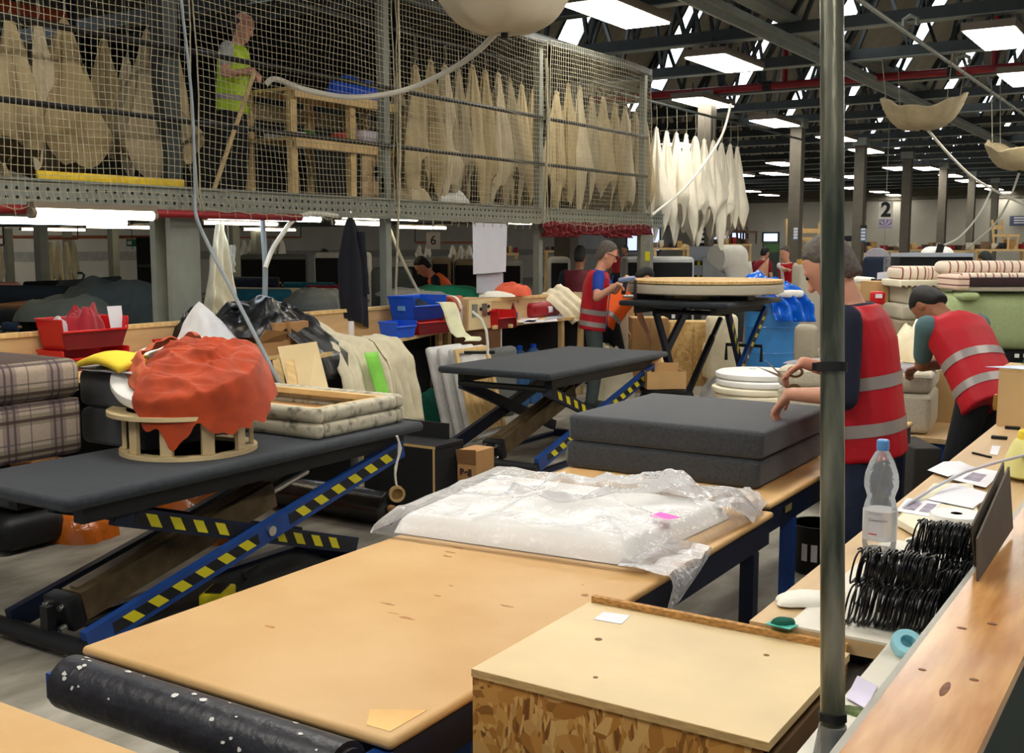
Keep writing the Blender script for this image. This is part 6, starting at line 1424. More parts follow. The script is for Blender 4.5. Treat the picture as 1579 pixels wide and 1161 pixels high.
# ---------------------------------------------------------------- the busy hall behind
def blk(name, label, cat, px0, px1, py0, py1, dep, d, m, r=.02, rz=YAW, puff=0., grp=None, floor=False, seg=3):
    a, b = PD(px0, py1, dep), PD(px1, py1, dep); zt = PD(px0, py0, dep).z; z0 = 0.0 if floor else a.z
    w = abs(px1-px0)*dep/FPX; mid = (a+b)/2; n = Vector((-math.sin(rz), math.cos(rz), 0)); c = mid+n*d/2
    t = thing(name, label, cat, (c.x, c.y, z0), rz, grp); h = zt-z0
    MB().rbox((0, 0, h/2), (w, d, h), r, seg, puff=puff).build(name+'_body', m, t)
    t['w'], t['h'], t['d'] = w, h, d
    for k in ('w', 'h', 'd'): setattr_ = 0
    D_ = (w, d, h)
    for k in ('w', 'h', 'd'): del t[k]
    return t, D_
def upturned_sofa(label, px0, px1, py0, dep, shell, rz=YAW, d=.85):
    a = PD((px0+px1)/2, py0, dep); w = (px1-px0)*dep/FPX; h = a.z
    n = Vector((-math.sin(rz), math.cos(rz), 0)); c = Vector((a.x, a.y, 0))+n*d/2
    t = thing('upturned_sofa', label, 'sofa', c, rz, 'upturned sofas with black bases')
    MB().rbox((0, .02, h/2+.03), (w, d-.05, h-.06), .06, 4).build('upholstered_shell', shell, t)
    MB().rbox((0, -d/2+.015, h/2), (w-.07, .03, h-.16), .008, 2).build('black_base', black_cloth, t)
    for x in (-w/2+.1, w/2-.1): MB().rbox((x, 0, .02), (.08, d-.2, .06), .01, 2).build('runner', pine, t)
    MB().rbox((w*.2, -d/2-.001, h*.45), (.05, .004, .07), .001, 1).build('care_label', paper, t)
    return t
SH = [beige_cloth, mat('pale grey shell', (186, 188, 184), .9), grey_cloth, mat('taupe shell', (140, 128, 104), .9)]
for lab, a, b, y, dep, m in (('black based upturned sofa under the deck behind the cream cloth', 368, 474, 392, 17.0, SH[2]), ('black based upturned sofa with pale top edge behind the navy jacket', 482, 562, 389, 15.5, SH[1]), ('black based upturned sofa in front of the number six sign, orange vest beside it', 612, 664, 402, 15, SH[1]), ('taupe sofa end beside the orange vest', 664, 694, 398, 15.2, SH[3]), ('narrow black based sofa left of the hanging sheet', 699, 742, 400, 15.4, SH[3]),
                             ('black based upturned sofa peeping out beside the hanging sheet', 770, 806, 401, 15.4, SH[1]), ('pale grey sofa standing on end by the maroon vest', 846, 880, 396, 14.4, SH[1]), ('wide black based sofa with a white top edge behind the round board', 965, 1072, 396, 15.8, SH[1])):
    upturned_sofa(lab.replace(' left of', ' beside'), a, b, y, dep, m)
# fabric tables under the deck
def cloth_table(label, px0, px1, ytop, dep, d=1.0):
    a, b = PD(px0, ytop, dep), PD(px1, ytop, dep); c = (a+b)/2; w = (b-a).length; n = Vector((-math.sin(YAW), math.cos(YAW), 0)); c = Vector((c.x, c.y, 0))+n*d/2
    t = thing('fabric_table', label, 'table', c, YAW, 'fabric tables under the deck'); h = a.z
    MB().rbox((0, 0, h-.02), (w, d, .04), .008, 2).build('table_top', mdf, t)
    for x in (-w/2+.08, w/2-.08):
        for y in (-d/2+.08, d/2-.08): MB().span((x-.03, y-.03, 0), (x+.03, y+.03, h-.041)).build('leg', steel_grey, t)
    MB().span((-w/2+.1, -d/2+.2, .3), (w/2-.1, d/2-.1, .34)).build('lower_shelf', mdf, t)
    MB().rbox((0, .05, .34+(h-.45)/2), (w-.3, d-.4, h-.46), .05, 3).build('stored_cloth', black_cloth, t)
    return c, h, n
def bolt(label, px0, px1, py, dep, r, m, flat=1., tilt=0., name='fabric_bolt', lift_=0.):
    a, b = PD(px0, py, dep), PD(px1, py+tilt, dep); dd = (b-a); L = dd.length; ang = math.atan2(dd.y, dd.x); el = math.asin(dd.z/L)
    t = thing(name, label, 'fabric', (a+b)/2, (0, -el, ang), 'fabric bolts on the tables under the deck')
    mb = MB().lathe([(.012, -L/2), (r*.93, -L/2), (r, -L/2+.015), (r, L/2-.015), (r*.93, L/2), (.012, L/2)], 20, (0, 0, 0), (0, PI/2, 0), fn=lambda p, q: Vector((p.x*flat*(1+.03*math.sin(3*q+p.z*5)), p.y*(1+.04*nz(q, p.z*3)), p.z)))
    mb.build('rolled_cloth', m, t)
    MB().cyl((-L/2-.03, 0, 0), (L/2+.03, 0, 0), .011, n=10).build('core_tube', carton, t)
    return t
cloth_table('long fabric table under the deck behind the red bins, piled with dark cloth', -20, 262, 470, 10.5, 1.4)
cloth_table('long fabric table under the deck past the big post, with teal and beige rolls', 330, 545, 470, 11.5, 1.3)
cloth_table('low table of folded cloths behind the tool cabinet', 605, 800, 462, 12, .9)
dkgrey = mat('dark grey cloth', (62, 68, 66), .95, var=.12, scale=8)
olive = mat('grey olive cloth', (96, 98, 86), .95, var=.1, scale=8)
for a in (('salmon pink fabric bolt at the picture edge under the deck', -15, 29, 441, 12.2, .045, mat('salmon cloth', (196, 140, 124), .9)), ('dark navy fabric bolt behind the yellow post guards', -15, 104, 456, 11.6, .11, mat('ink cloth', (26, 36, 46), .9)), ('black fabric bolt behind the red bins', -15, 50, 492, 10.3, .10, black_cloth), ('small royal navy fabric bolt resting on the bench back', 5, 28, 504, 9.9, .045, navy_cloth),
          ('charcoal fabric bolt lying on top, the long thin one', 38, 140, 441, 12.4, .05, black_cloth, 1, -4), ('dark grey fabric bolt slanting up toward the grey heap', 92, 186, 440, 12.2, .05, dkgrey, 1, -8), ('white edged fabric bolt under the charcoal one', 48, 92, 446, 12, .03, white_cloth), ('slate blue fabric bolt between the dark ones', 108, 150, 450, 11.8, .05, mat('slate cloth', (70, 100, 124), .9)),
          ('pale grey fabric bolt near the third post guard', 168, 240, 449, 12, .06, mat('pale grey cloth', (160, 160, 158), .9)), ('navy fabric bolt past the big post', 335, 430, 436, 13, .07, navy_cloth), ('teal blue fabric bolt lying across behind the tall cream cloth', 352, 448, 458, 12, .09, teal_cloth), ('bright teal flat bolt under the black sofas', 438, 516, 440, 13.2, .04, teal_cloth), ('long beige fabric bolt in front of the teal one', 350, 520, 450, 12.6, .055, mat('oat cloth', (200, 188, 160), .9), 1, 2),
          ('crimson fabric bolt behind the navy jacket', 474, 530, 446, 12.8, .05, mat('wine cloth', (120, 24, 44), .9)), ('mustard yellow fabric bolt in front of the oat one', 446, 496, 463, 12, .045, foam_pale_yellow)):
    bolt(*a)
for px, py, rx, ry, h, dep, m, lab in ((190, 492, .8, .5, .42, 10.6, dkgrey, 'dark grey cloth heaped behind the small red bin'), (250, 492, .5, .5, .40, 10.7, olive, 'grey olive cloth heap against the big post'), (120, 492, .6, .5, .28, 10.4, olive, 'olive grey cloth heap behind the upper red bin'), (490, 476, .4, .3, .22, 11.2, grey_cloth, 'grey cloth heap beside the navy jacket'), (640, 456, .5, .3, .10, 12, mat('silver grey cloth', (150, 154, 156), .9), 'silver grey folded cloth behind the blue bins'), (690, 456, .45, .3, .13, 12, mat('emerald cloth', (10, 104, 78), .9), 'emerald green cloth behind the tool cabinet'), (745, 456, .4, .3, .08, 12, white_cloth, 'white cloth lying next to the emerald one'), (786, 455, .25, .2, .16, 12, mat('coral cloth', (224, 100, 70), .9), 'coral red cloth bundle at the end of the low table')):
    q = PD(px, py, dep); tag(heap((q.x, q.y, q.z), rx, ry, h, px*.13, amp=.5, nu=48, nv=18).build('cloth_heap', m), lab, 'cloth')
q = [PD(x, y, 10.2) for x, y in ((190, 458), (216, 492), (160, 494), (166, 480))]
tag(MB().poly(q, (-.01, .015, 0)).build('felt_flap', olive, smooth=False), 'triangular grey olive flap hanging over the cloth heap', 'cloth')
def armchair(label, px0, px1, py0, dep, m, rz, grp='armchairs across the hall', zb=0.):
    a = PD((px0+px1)/2, py0, dep); w = (px1-px0)*dep/FPX; h = a.z-zb
    t = thing('armchair', label, 'armchair', (a.x, a.y+w*.4, zb), rz, grp)
    MB().rbox((0, 0, .12+.10), (w*.9, w*.85, .24), .05, 4).build('seat', m, t)
    MB().rbox((0, w*.36, h*.5+.05), (w*.95, .16, h-.1), .075, 5).build('backrest', m, t)
    for x in (-w*.42, w*.42): MB().rbox((x, -.02, .12+.2), (w*.16, w*.8, .42), .06, 4).build('armrest', m, t)
    for x in (-w*.36, w*.36):
        for y in (-w*.3, w*.3): MB().cyl((x, y, 0), (x, y, .11), .018, .025, n=10).build('leg', pine, t)
armchair('grey green armchair with a high back behind the blue bins', 560, 632, 412, 12.2, mat('grey green chair', (84, 92, 88), .95, var=.15, scale=60), YAW+.5)
armchair('cream armchair with a round back seen under the raised lift', 1076, 1128, 484, 13.2, calico, YAW+PI)
armchair('small cream armchair standing beside the blue roll', 1224, 1262, 500, 12.5, beige_cloth, YAW+2.6)
armchair('navy armchair with a wing back deep in the hall past the pole', 1308, 1368, 396, 17, navy_cloth, YAW-.9)
# rails with hanging white covers far under the deck
def cover_row(px0, px1, y0, y1, dep, n, lab, grp, m=white_cloth):
    a, b = PD(px0, y0, dep), PD(px1, y0, dep); w = (b-a).length/n
    r = thing('clothes_rail', lab, 'rail', (a+b)/2); MB().cyl(a, b, .018, n=8).build('rail_tube', mat('copper pipe', (170, 104, 74), .4, .4), r, world=True)
    for p in (a, b): MB().cyl(p, (p.x, p.y, 2.045 if p.y < 14 and p.x > -17 else roof_z(p.x)+.01), .012, n=6).build('rail_hanger', steel_dark, r, world=True)
    h = a.z-PD(px0, y1, dep).z
    for k in range(n):
        if rnd.random() < .2: continue
        p = a.lerp(b, (k+.5)/n); sack('%s cover on the %s' % (ORD[k % 14], grp), (p.x, p.y, p.z-.05), h*rnd.uniform(.8, 1.1), w*1.15, k*1.7+px0, m, 'covers on the '+grp, p.z)
cover_row(358, 464, 366, 392, 22, 9, 'copper coloured rail under the deck behind the black sofas', 'copper rail beyond the black sofas')
cover_row(640, 730, 374, 396, 20, 7, 'rail behind the number six sign', 'rail behind the number six sign')
cover_row(72, 120, 368, 436, 18, 4, 'short rail under the deck by the white wall', 'short rail by the white wall', calico)
cover_row(-12, 6, 378, 428, 17, 2, 'rail end cut by the picture edge', 'rail at the picture edge', calico)
rl = thing('copper_pipe', 'long copper coloured pipe run along the wall under the deck', 'pipe', PD(120, 363, 20)); MB().cyl(PD(-40, 365, 20), PD(270, 366, 20), .03, n=8).build('pipe_run', MATS['copper pipe'], rl, world=True)
for px in (60, 170, 250): q = PD(px, 365, 20); MB().cyl(q, (q.x, q.y, 2.045), .01, n=6).build('pipe_hanger', steel_dark, rl, world=True)
t, (w, d, h) = blk('dark_rack', 'dark open rack of cloth against the wall by the big post', 'rack', 212, 272, 366, 445, 18, .5, black_cloth, floor=True)
for z in (.25, .5, .75): MB().rbox((0, -d/2-.02, h*z), (w*.9, .05, .05), .01, 2).build('shelf_edge', steel_dark, t)
MB().rbox((w*.1, -d/2-.06, h*.66), (w*.35, .1, h*.2), .04, 3).build('folded_cloth', mat('brown folded cloth', (92, 74, 60), .9), t)
t, D_ = blk('exit_sign', 'small green exit sign on the wall by the dark rack', 'sign', 195, 212, 369, 380, 18.5, .04, mat('exit green', (30, 120, 84), .5), .004)
MB().box((-.04, -.022, D_[2]/2), (.07, .004, .06)).build('white_pictogram', paper, t); MB().box((0, 0, .2), (.01, .01, .5)).build('hanger', steel_dark, t)
for px, py, dep in ((120, 398, 18),):
    q = PD(127, 432, 18); tag(MB().tube([Vector((q.x, q.y, 0)), q, PD(130, 424, 18), PD(126, 421, 18), PD(120, 421, 18)], .02, 8).build('bent_pipe', steel_dark), 'dark bent pipe end standing by the white wall', 'pipe')
q = PD(252, 385, 10.2); wp = thing('marker_pole', 'thin white and red marker pole standing by the big post', 'pole', (q.x, q.y, 0))
MB().cyl((q.x, q.y, 0), (q.x, q.y, q.z), .012, n=8).build('pole_shaft', paper, wp, world=True)
for z in (1.05, 1.2): MB().cyl((q.x, q.y, z), (q.x, q.y, z+.06), .0125, n=8).build('red_band', red_plastic, wp, world=True)
MB().rbox((q.x, q.y, q.z), (.05, .05, .04), .01, 2).build('lamp_head', paper, wp, world=True)
# ------- in front of the raised lift: foam discs, blue roll, cartons
c = PZ(1168, 582, .55)
for k in range(4):
    z = .36+.062*k; r = .385-.012*abs(k-1)
    f = thing('foam_ring', ('thick white foam disc at the bottom of the stack behind the charcoal boards', 'second white foam disc from the bottom of the stack', 'third white foam disc from the bottom of the stack', 'top white foam disc of the stack, with a small tag')[k], 'foam disc', (c.x+.012*(-1)**k, c.y+.01*k, z), 0, 'stacked white foam discs')
    MB().lathe([(.02, 0), (r-.02, 0), (r, .012), (r+.003, .03), (r, .048), (r-.02, .059), (.02, .061)], 56).build('disc_body', foam_white if k > 1 else foam_cream, f)
    if k == 3: MB().box((-.08, .1, .0625), (.06, .03, .003), .4).build('tag', paper_grey, f)
pal = thing('low_stand', 'low cardboard stand under the white foam discs', 'stand', (c.x, c.y, 0)); MB().span((-.3, -.3, 0), (.3, .3, .34)).build('stand_box', carton, pal); MB().span((-.33, -.33, .341), (.33, .33, .359)).build('stand_board', osb_pale, pal)
q = PZ(1188, 585, 0); q = Vector((PD(1188, 560, 15.2).x, PD(1188, 560, 15.2).y, 0))
br = thing('blue_roll', 'tall roll wrapped in blue film standing beside the raised lift', 'roll', q)
RB_ = 41*15.2/FPX
MB().lathe([(RB_-.02, 0), (RB_, .01)]+[(RB_*(1+.012*((k % 3) == 0)), .02+.95*k/24) for k in range(25)]+[(RB_-.03, .985), (.02, .985)], 40).build('film_wrap', mat('blue film wrap', (58, 134, 204), .28, var=.06, scale=3, bump=.3, bscale=12, spec=.6), br)
for z in (.25, .6, .8): MB().lathe([(RB_+.008, z), (RB_+.012, z+.005), (RB_+.008, z+.012)], 40).build('film_fold', MATS['blue film wrap'], br)
tp = heap((q.x-.12, q.y, .98), .50, .45, .34, 6.2, nu=80, nv=34, amp=.9, freq=2.6); tag(tp.build('blue_film', mat('blue crumpled film', (18, 108, 226), .22, var=.15, scale=6, bump=.5, bscale=14, spec=.7)), 'crumpled blue plastic film heaped on the blue roll', 'film')
tp = drape([(q.x+.1, q.y-.36, 1.16), (q.x+.28, q.y-.42, 1.08), (q.x+.42, q.y-.42, .92), (q.x+.46, q.y-.42, .70)], .55, (.8, .5, 0), 4.4, .06, 3, 30, 24); tag(tp.build('blue_film_tail', MATS['blue crumpled film'], solid=.01), 'loose tail of blue film hanging off the roll', 'film')
p = PD(1216, 447, 14.6); tag(MB().rbox((p.x, p.y, p.z-.05), (.38, .2, .1), .045, 4, rot=YAW).build('white_roll_end', foam_white), 'white foam block lying in the blue film', 'foam')
kr = mat('kraft carton', (188, 150, 100), .75, var=.06)
for lab, a, b, y0, y1, dep, d, m in (('tall kraft carton under the raised lift, behind its first leg', 974, 1030, 490, 560, 12.8, .4, kr), ('wide kraft carton under the raised lift', 1032, 1104, 496, 562, 13.4, .4, osb_pale), ('dark kraft carton behind the stapling man', 952, 978, 470, 545, 13.6, .4, carton), ('pale cream board standing behind the stapling man', 948, 968, 482, 548, 12.6, .08, foam_cream)):
    t, D_ = blk('kraft_carton' if 'carton' in lab else 'cream_board', lab, 'carton' if 'carton' in lab else 'board', a, b, y0, y1, dep, d, m, .006, floor=True)
    if 'carton' in lab:
        MB().box((0, -D_[1]/2-.002, D_[2]*.5), (.004, .004, D_[2]*.9)).build('carton_seam', carton_dark, t); MB().box((0, 0, D_[2]+.002), (D_[0]*.9, .05, .003)).build('packing_tape', foam_pale_yellow, t)
q = PD(1022, 600, 9.6); bn2 = thing('black_bin', 'round black bin holding an open carton between the lifts', 'bin', (q.x, q.y, 0))
RBn = 34*9.6/FPX; MB().lathe([(RBn*.8, 0), (RBn*.85, .01), (RBn, .44), (RBn+.012, .45), (RBn+.012, .47), (RBn-.01, .47), (RBn*.8, .03)], 32).build('bin_body', black_rubber, bn2)
MB().tube([(RBn*1.0*math.cos(a), RBn*math.sin(a), .455) for a in [2*PI*k/24 for k in range(24)]], .012, 6, closed=True).build('rim', black_rubber, bn2)
oc2 = thing('open_carton', 'open kraft carton with one flap up sitting on the round black bin', 'carton', (q.x, q.y, .475), YAW+.1)
for a, b in (((-.17, -.14, 0), (.17, -.135, .15)), ((-.17, .135, 0), (.17, .14, .2)), ((-.17, -.135, 0), (-.165, .135, .15)), ((.165, -.135, 0), (.17, .135, .15)), ((-.165, -.135, 0), (.165, .135, .006))): MB().span(a, b).build('carton_wall', kr, oc2)
MB().poly([(-.17, .14, .2), (.04, .14, .2), (.04, .2, .24), (-.17, .2, .25)], (0, 0, .004)).build('flap', kr, oc2)
q = PD(1135, 572, 11.6); tag(heap((q.x, q.y, 0), .42, .3, .44, 1.4, nu=60, nv=24, amp=.8).build('clear_bag', mat('milky bag film', (222, 220, 212), .25, bump=.6, bscale=12, spec=.6)), 'crumpled milky plastic bag between the raised lift and the foam discs', 'bag')
q = PD(955, 560, 12.2); tag(heap((q.x-.1, q.y, 0), .25, .3, .75, 3.4, amp=.4).build('cream_bundle', calico), 'bundle of cream cloth standing behind the stapling man', 'bundle')
# ------- column notices, posts
cy = Vector((-8.1, 19.4, 0)); f = cy+Vector((.0, -.14, 0))
hzs = thing('hazard_notice', 'grey notice with yellow and black striped border on the hall column', 'notice', (-8.1, 19.2, 1.2), 0)
a, b = PY(1062, 403, 19.2), PY(1102, 432, 19.2)
MB().span((a.x, 19.2, b.z), (b.x, 19.22, a.z)).build('notice_board', paper_grey, hzs, world=True)
n = 9
for k in range(n):
    for zz, xx in (((a.z-.07, a.z), None), ((b.z, b.z+.09), None)):
        x0 = a.x+(b.x-a.x)*k/n; x1 = a.x+(b.x-a.x)*(k+1)/n
        MB().poly([(x0, 19.198, zz[0]), (x1, 19.198, zz[0]), (x1, 19.198, zz[1]), (x0, 19.198, zz[1])], (0, -.003, 0)).build('border_stripe', sticker_y if k % 2 else tape_black, hzs, world=True)
for k in range(4): zz = b.z+.09+(a.z-.07-b.z-.09)*k/4; MB().span((b.x-.06, 19.192, zz), (b.x+.03, 19.199, zz+.07)).build('border_stripe', tape_black if k % 2 else sticker_y, hzs, world=True)
a, b = PY(1063, 380, 19.2), PY(1096, 402, 19.2); tag(MB().span((a.x, 19.2, b.z), (b.x, 19.22, a.z)).build('grey_notice', paper_grey), 'plain grey sheet fixed on the hall column above the striped notice', 'notice')
for px, y0, y1, Y0_, lab in ((1083, 347, 378, 19.3, 'blue notice strip on the column of the striped notice'), (1227, 352, 370, 24.5, 'blue notice strip on the column beside the steel pole'), (1331, 352, 372, 29.6, 'grey notice strip on the column past the pole')):
    a, b = PY(px-3, y0, Y0_), PY(px+4, y1, Y0_); ns = thing('notice_strip', lab, 'notice', (a.x, Y0_, b.z)); MB().span((a.x, Y0_-.03, b.z), (b.x, Y0_-.01, a.z)).build('strip_board', mat('blue notice', (80, 130, 176), .5), ns, world=True)
    for k in range(4): z = b.z+(a.z-b.z)*(k+.4)/4; MB().span((a.x+.01, Y0_-.034, z), (b.x-.01, Y0_-.0301, z+.05)).build('white_panel', paper, ns, world=True)
q = PD(998, 362, 14.5); gp = thing('grey_post', 'pale grey metal post with a yellow square, behind the round board', 'post', (q.x, q.y, 0)); w = 8*14.5/FPX
MB().span((-w, -.05, 0), (w, .05, q.z)).build('post_body', steel_pale, gp); MB().span((-.0, -.056, 1.5), (w, -.051, 1.62)).build('yellow_square', sticker_y, gp); MB().span((-w*1.2, -.07, 0), (w*1.2, .07, .03)).build('post_foot', steel_pale, gp)
# ------- mid distance benches with clutter
def far_bench(label, px0, px1, ytop, dep, m=pine, d=.9):
    a, b = PD(px0, ytop, dep), PD(px1, ytop, dep); c = (a+b)/2; w = (b-a).length; n = Vector((-math.sin(YAW), math.cos(YAW), 0))
    t = thing('far_bench', label, 'bench', Vector((c.x, c.y, 0))+n*d/2, YAW, 'pine benches across the hall'); h = a.z
    MB().box((0, 0, h-.03), (w, d, .06)).build('bench_top', m, t)
    for x in (-w/2+.05, w/2-.05):
        for y in (-d/2+.06, d/2-.06): MB().box((x, y, (h-.06)/2), (.07, .07, h-.06)).build('leg', m, t)
    MB().box((0, d/2-.06, h*.4), (w-.15, .03, .12)).build('back_rail', m, t)
fb = [('pine bench below the lit strip window', 1090, 1160, 376, 36), ('pine bench with frames, behind the white tee person', 1228, 1262, 394, 30), ('pine bench past the pole in front of the back wall', 1304, 1350, 390, 32), ('long pine bench under the number sign', 1338, 1402, 386, 34), ('pine bench behind the white rounded sofa', 1400, 1460, 384, 36), ('pine bench in front of the back wall, next to the shorter hose', 1470, 1530, 386, 33), ('pine bench at the picture edge in front of the back wall', 1525, 1600, 384, 30), ('pine bench behind the wide black based sofa', 1008, 1064, 382, 32), ('pine bench with a white sheet behind the person in maroon', 840, 900, 386, 28), ('grey topped bench beyond the hanging sheet', 700, 800, 390, 26)]
for x in fb: far_bench(*x)
CL = [mat('clutter %d' % i, c, .85) for i, c in enumerate(((96, 64, 46), (60, 50, 44), (176, 136, 84), (214, 204, 180), (140, 34, 40), (40, 44, 52), (120, 96, 70), (206, 180, 130)))]
CN = ['dark brown', 'near black', 'kraft brown', 'cream', 'red', 'charcoal', 'tan', 'pale wood']
ci = 0
for (lab, a, b, y, dep), whr in zip(fb, ('below the strip window', 'behind the white tee person', 'past the pole', 'under the number sign', 'behind the white rounded sofa', 'next to the shorter hose', 'at the picture edge', 'behind the wide black sofa', 'behind the maroon vest', 'beyond the hanging sheet')):
    n = max(3, int((b-a)/9)); used = {}
    for k in range(n):
        px = a+(b-a)*(k+.5)/n; hgt = rnd.uniform(5, 15); i = (ci*3+k*2) % 8; ci += 1
        ww = (b-a)/n*rnd.uniform(.6, .95)
        q = PD(px, y, dep); w, h = ww*dep/FPX, hgt*dep/FPX; n_ = Vector((-math.sin(YAW), math.cos(YAW), 0)); q = Vector((q.x, q.y, q.z))+n_*.45
        lb = '%s parcel on the pine bench %s, %s along' % (CN[i], whr, ORD[k])
        if k % 3 == 2: o = heap((q.x, q.y, q.z+.001), w*.55, .25, h*.8, k+ci, nu=24, nv=10).build('cloth_parcel', CL[i])
        else: o = MB().rbox((q.x, q.y, q.z+h/2+.001), (w, .4, h), .02, 2, rot=YAW).build('box_parcel', CL[i])
        tag(o, lb, 'parcel', 'parcels on the pine benches')
def chair_frame(label, px, py, dep, h, m, rz, n=1):
    q = PD(px, py, dep)+Vector((-math.sin(YAW), math.cos(YAW), 0))*.45; t = thing('chair_frame', label, 'chair frame', (q.x, q.y, q.z), rz, 'bare chair frames on the benches')
    for x in (-.22, .22):
        MB().bar((x, .2, 0), (x*1.05, .3, h), .05, .05).build('back_leg', m, t); MB().bar((x, -.2, 0), (x, -.2, h*.5), .05, .05).build('front_leg', m, t)
    MB().box((0, 0, h*.46), (.5, .5, .07)).build('seat_rail', m, t); MB().box((0, .27, h*.75), (.46, .05, .12)).build('back_rail', m, t)
brown = mat('brown frame wood', (84, 58, 42), .6)
for a in (('dark wood chair frame on the bench below the strip window', 1138, 376, 36, .9, brown, YAW), ('second dark wood chair frame nearer the green screen', 1156, 376, 36, .85, brown, YAW+.5), ('pale chair frame at the bench beside the pole', 1238, 394, 30, 1.0, pine, YAW+.3), ('pale chair frame next to the bench of the pole', 1253, 394, 30, .9, pine, YAW-.4), ('pale wooden chair frame near the picture edge', 1562, 384, 30, .8, pine, YAW+.6)): chair_frame(*a)
# ------- white roll, wedge, plywood sheet, screen
q = PD(1122, 398, 20); wr = thing('white_roll', 'big roll of white wadding on a stand by the red vest', 'roll', (q.x, q.y, 0), YAW)
MB().lathe([(.03, -.3), (.23, -.3), (.24, -.28), (.24, .28), (.23, .3), (.03, .3)], 32, (0, 0, q.z), (0, PI/2, .6)).build('wound_wadding', white_cloth, wr)
MB().grid(lambda u, v: Vector((.12+.5*(u-.5)+.1*v, -.26-.02*v, q.z-.05-.55*v)), 6, 8).build('loose_end', white_cloth, wr, solid=.02)
for x in (-.3, .3): MB().span((x-.03, -.05, 0), (x+.03, .05, q.z)).build('stand_leg', black_steel, wr)
q = PD(1112, 410, 19.6); tag(heap((q.x, q.y, .8), .22, .2, .35, 2.2).build('blue_sheet', blue_plastic), 'royal blue plastic heap under the white roll', 'plastic')
tag(MB().rbox((q.x, q.y+.1, .4), (.7, .5, .79), .02, 2, rot=YAW).build('grey_crate', steel_dark), 'dark crate carrying the royal blue plastic', 'crate')
pts = [PD(x, y, 17.5) for x, y in ((1084, 396), (1118, 424), (1112, 432), (1084, 428))]; tag(MB().poly([*pts[:2], Vector((pts[1].x, pts[1].y, .0)), Vector((pts[0].x, pts[0].y, .0))], (-.03, .05, 0)).build('grey_wedge', mat('grey wedge', (110, 112, 112), .8)), 'slanting grey panel beside the striped notice', 'panel')
q = PD(1164, 425, 18.6); tag(MB().grid(lambda u, v: Vector((q.x+(u-.5)*.36*.843+.05*v, q.y+(u-.5)*.36*.537, (q.z+.3)*v*(.6+.4*u)**.6)), 10, 10).build('curved_sheet', mat('pink plywood', (196, 142, 112), .6), solid=.015), 'curved pinkish plywood sheet beside the red vest', 'panel')
t, D_ = blk('green_screen', 'dark board with a green strip below the small lit window', 'board', 1176, 1202, 373, 388, 40, .06, steel_dark, .01, floor=True); MB().box((0, -D_[1]/2-.01, D_[2]-.22), (D_[0]*.9, .01, .30)).build('green_strip', mat('mid green', (66, 110, 60), .6), t)
t, D_ = blk('beige_cloth_stack', 'beige sheet stack between the white tee person and the pole', 'cloth', 1232, 1268, 408, 450, 17, .5, beige_cloth, .04, floor=True)
t, D_ = blk('yellow_plank_crate', 'yellowish crate on the beige stack beside the pole', 'crate', 1236, 1262, 400, 409, 17.1, .3, mat('yellow wood', (204, 160, 66), .6), .01)
# ------- right side: striped sofas, cushions, green roll
stripe = bands('red striped linen', (236, 218, 198), [(0, .064, .0, .012, (136, 30, 42), .9), (0, .256, .030, .008, (176, 80, 80), .7)], .9)
D1 = 9.6
def sblk(name, lab, cat, a, b, y0, y1, dep, d, m, r, puff=0., floor=False): return blk(name, lab, cat, a, b, y0, y1, dep, d, m, r, YAW-.0, puff, None, floor)
sblk('striped_bolster', 'short red striped cushion on the cream slab', 'cushion', 1389, 1462, 411, 432, D1, .40, stripe, .045)
sblk('cream_slab', 'cream padded slab with a row of dark tacks below the striped cushion', 'slab', 1388, 1464, 432, 443, D1-.1, .5, foam_cream, .012)
a = PD(1388, 442, D1-.11)
tk = MB()
for k in range(8): p = PD(1393+9.3*k, 442, D1-.11); tk.rbox(p, (.025, .02, .02), .004, 1)
tk.build('tack_strip', brown, bpy.data.objects['cream_slab.001'], world=True, kind='stuff')
t, D_ = sblk('beige_box', 'beige upholstered box with two buttons, upper one of the pile', 'box', 1399, 1468, 443, 469, D1-.05, .5, beige_cloth, .015)
for x in (-.28, .28): MB().cyl((x*D_[0], -D_[1]/2-.001, D_[2]*.45), (x*D_[0], -D_[1]/2-.012, D_[2]*.45), .012, n=10).build('button', mat('taupe button', (110, 96, 80), .6), t)
t, D_ = sblk('beige_box', 'beige upholstered box with two buttons, lower one of the pile', 'box', 1390, 1460, 470, 494, D1-.1, .5, beige_cloth, .03)
for x in (-.2, .3): MB().cyl((x*D_[0], -D_[1]/2-.001, D_[2]*.4), (x*D_[0], -D_[1]/2-.012, D_[2]*.4), .012, n=10).build('button', MATS['taupe button'], t)
sblk('beige_pedestal', 'taupe upholstered base at the bottom of the beige pile', 'box', 1388, 1470, 494, 560, D1-.1, .5, mat('taupe base', (150, 136, 112), .9), .03, floor=True)
ss = thing('striped_sofa', 'long red striped sofa laid on the green roll behind the bending worker', 'sofa', PD(1545, 440, D1-.6), YAW)
sc_ = (D1-.6)/FPX
def loc_(px, py): return ((px-1545)*sc_, (440-py)*sc_)
for x0, x1, y0, y1, d0, d1, m, nm, r in ((1466, 1640, 403, 424, .12, .42, stripe, 'back_bolster', .055), (1470, 1640, 421, 432, -.12, .3, stripe, 'seat_cushion', .03), (1481, 1640, 427, 441, -.16, -.11, mat('dark brown lining', (58, 40, 42), .8), 'dark lining', .01), (1462, 1482, 424, 446, -.18, .25, bands('cross striped linen', (232, 204, 182), [(2, .05, .0, .012, (110, 40, 44), .85)], .9), 'arm_end', .02), (1470, 1640, 441, 448, -.15, .3, beige_cloth, 'base_edge', .01)):
    (xa, za), (xb, zb) = loc_(x0, y1), loc_(x1, y0); MB().rbox(((xa+xb)/2, (d0+d1)/2, (za+zb)/2), (xb-xa, d1-d0, zb-za), r, 4).build(nm.replace(' ', '_'), m, ss)
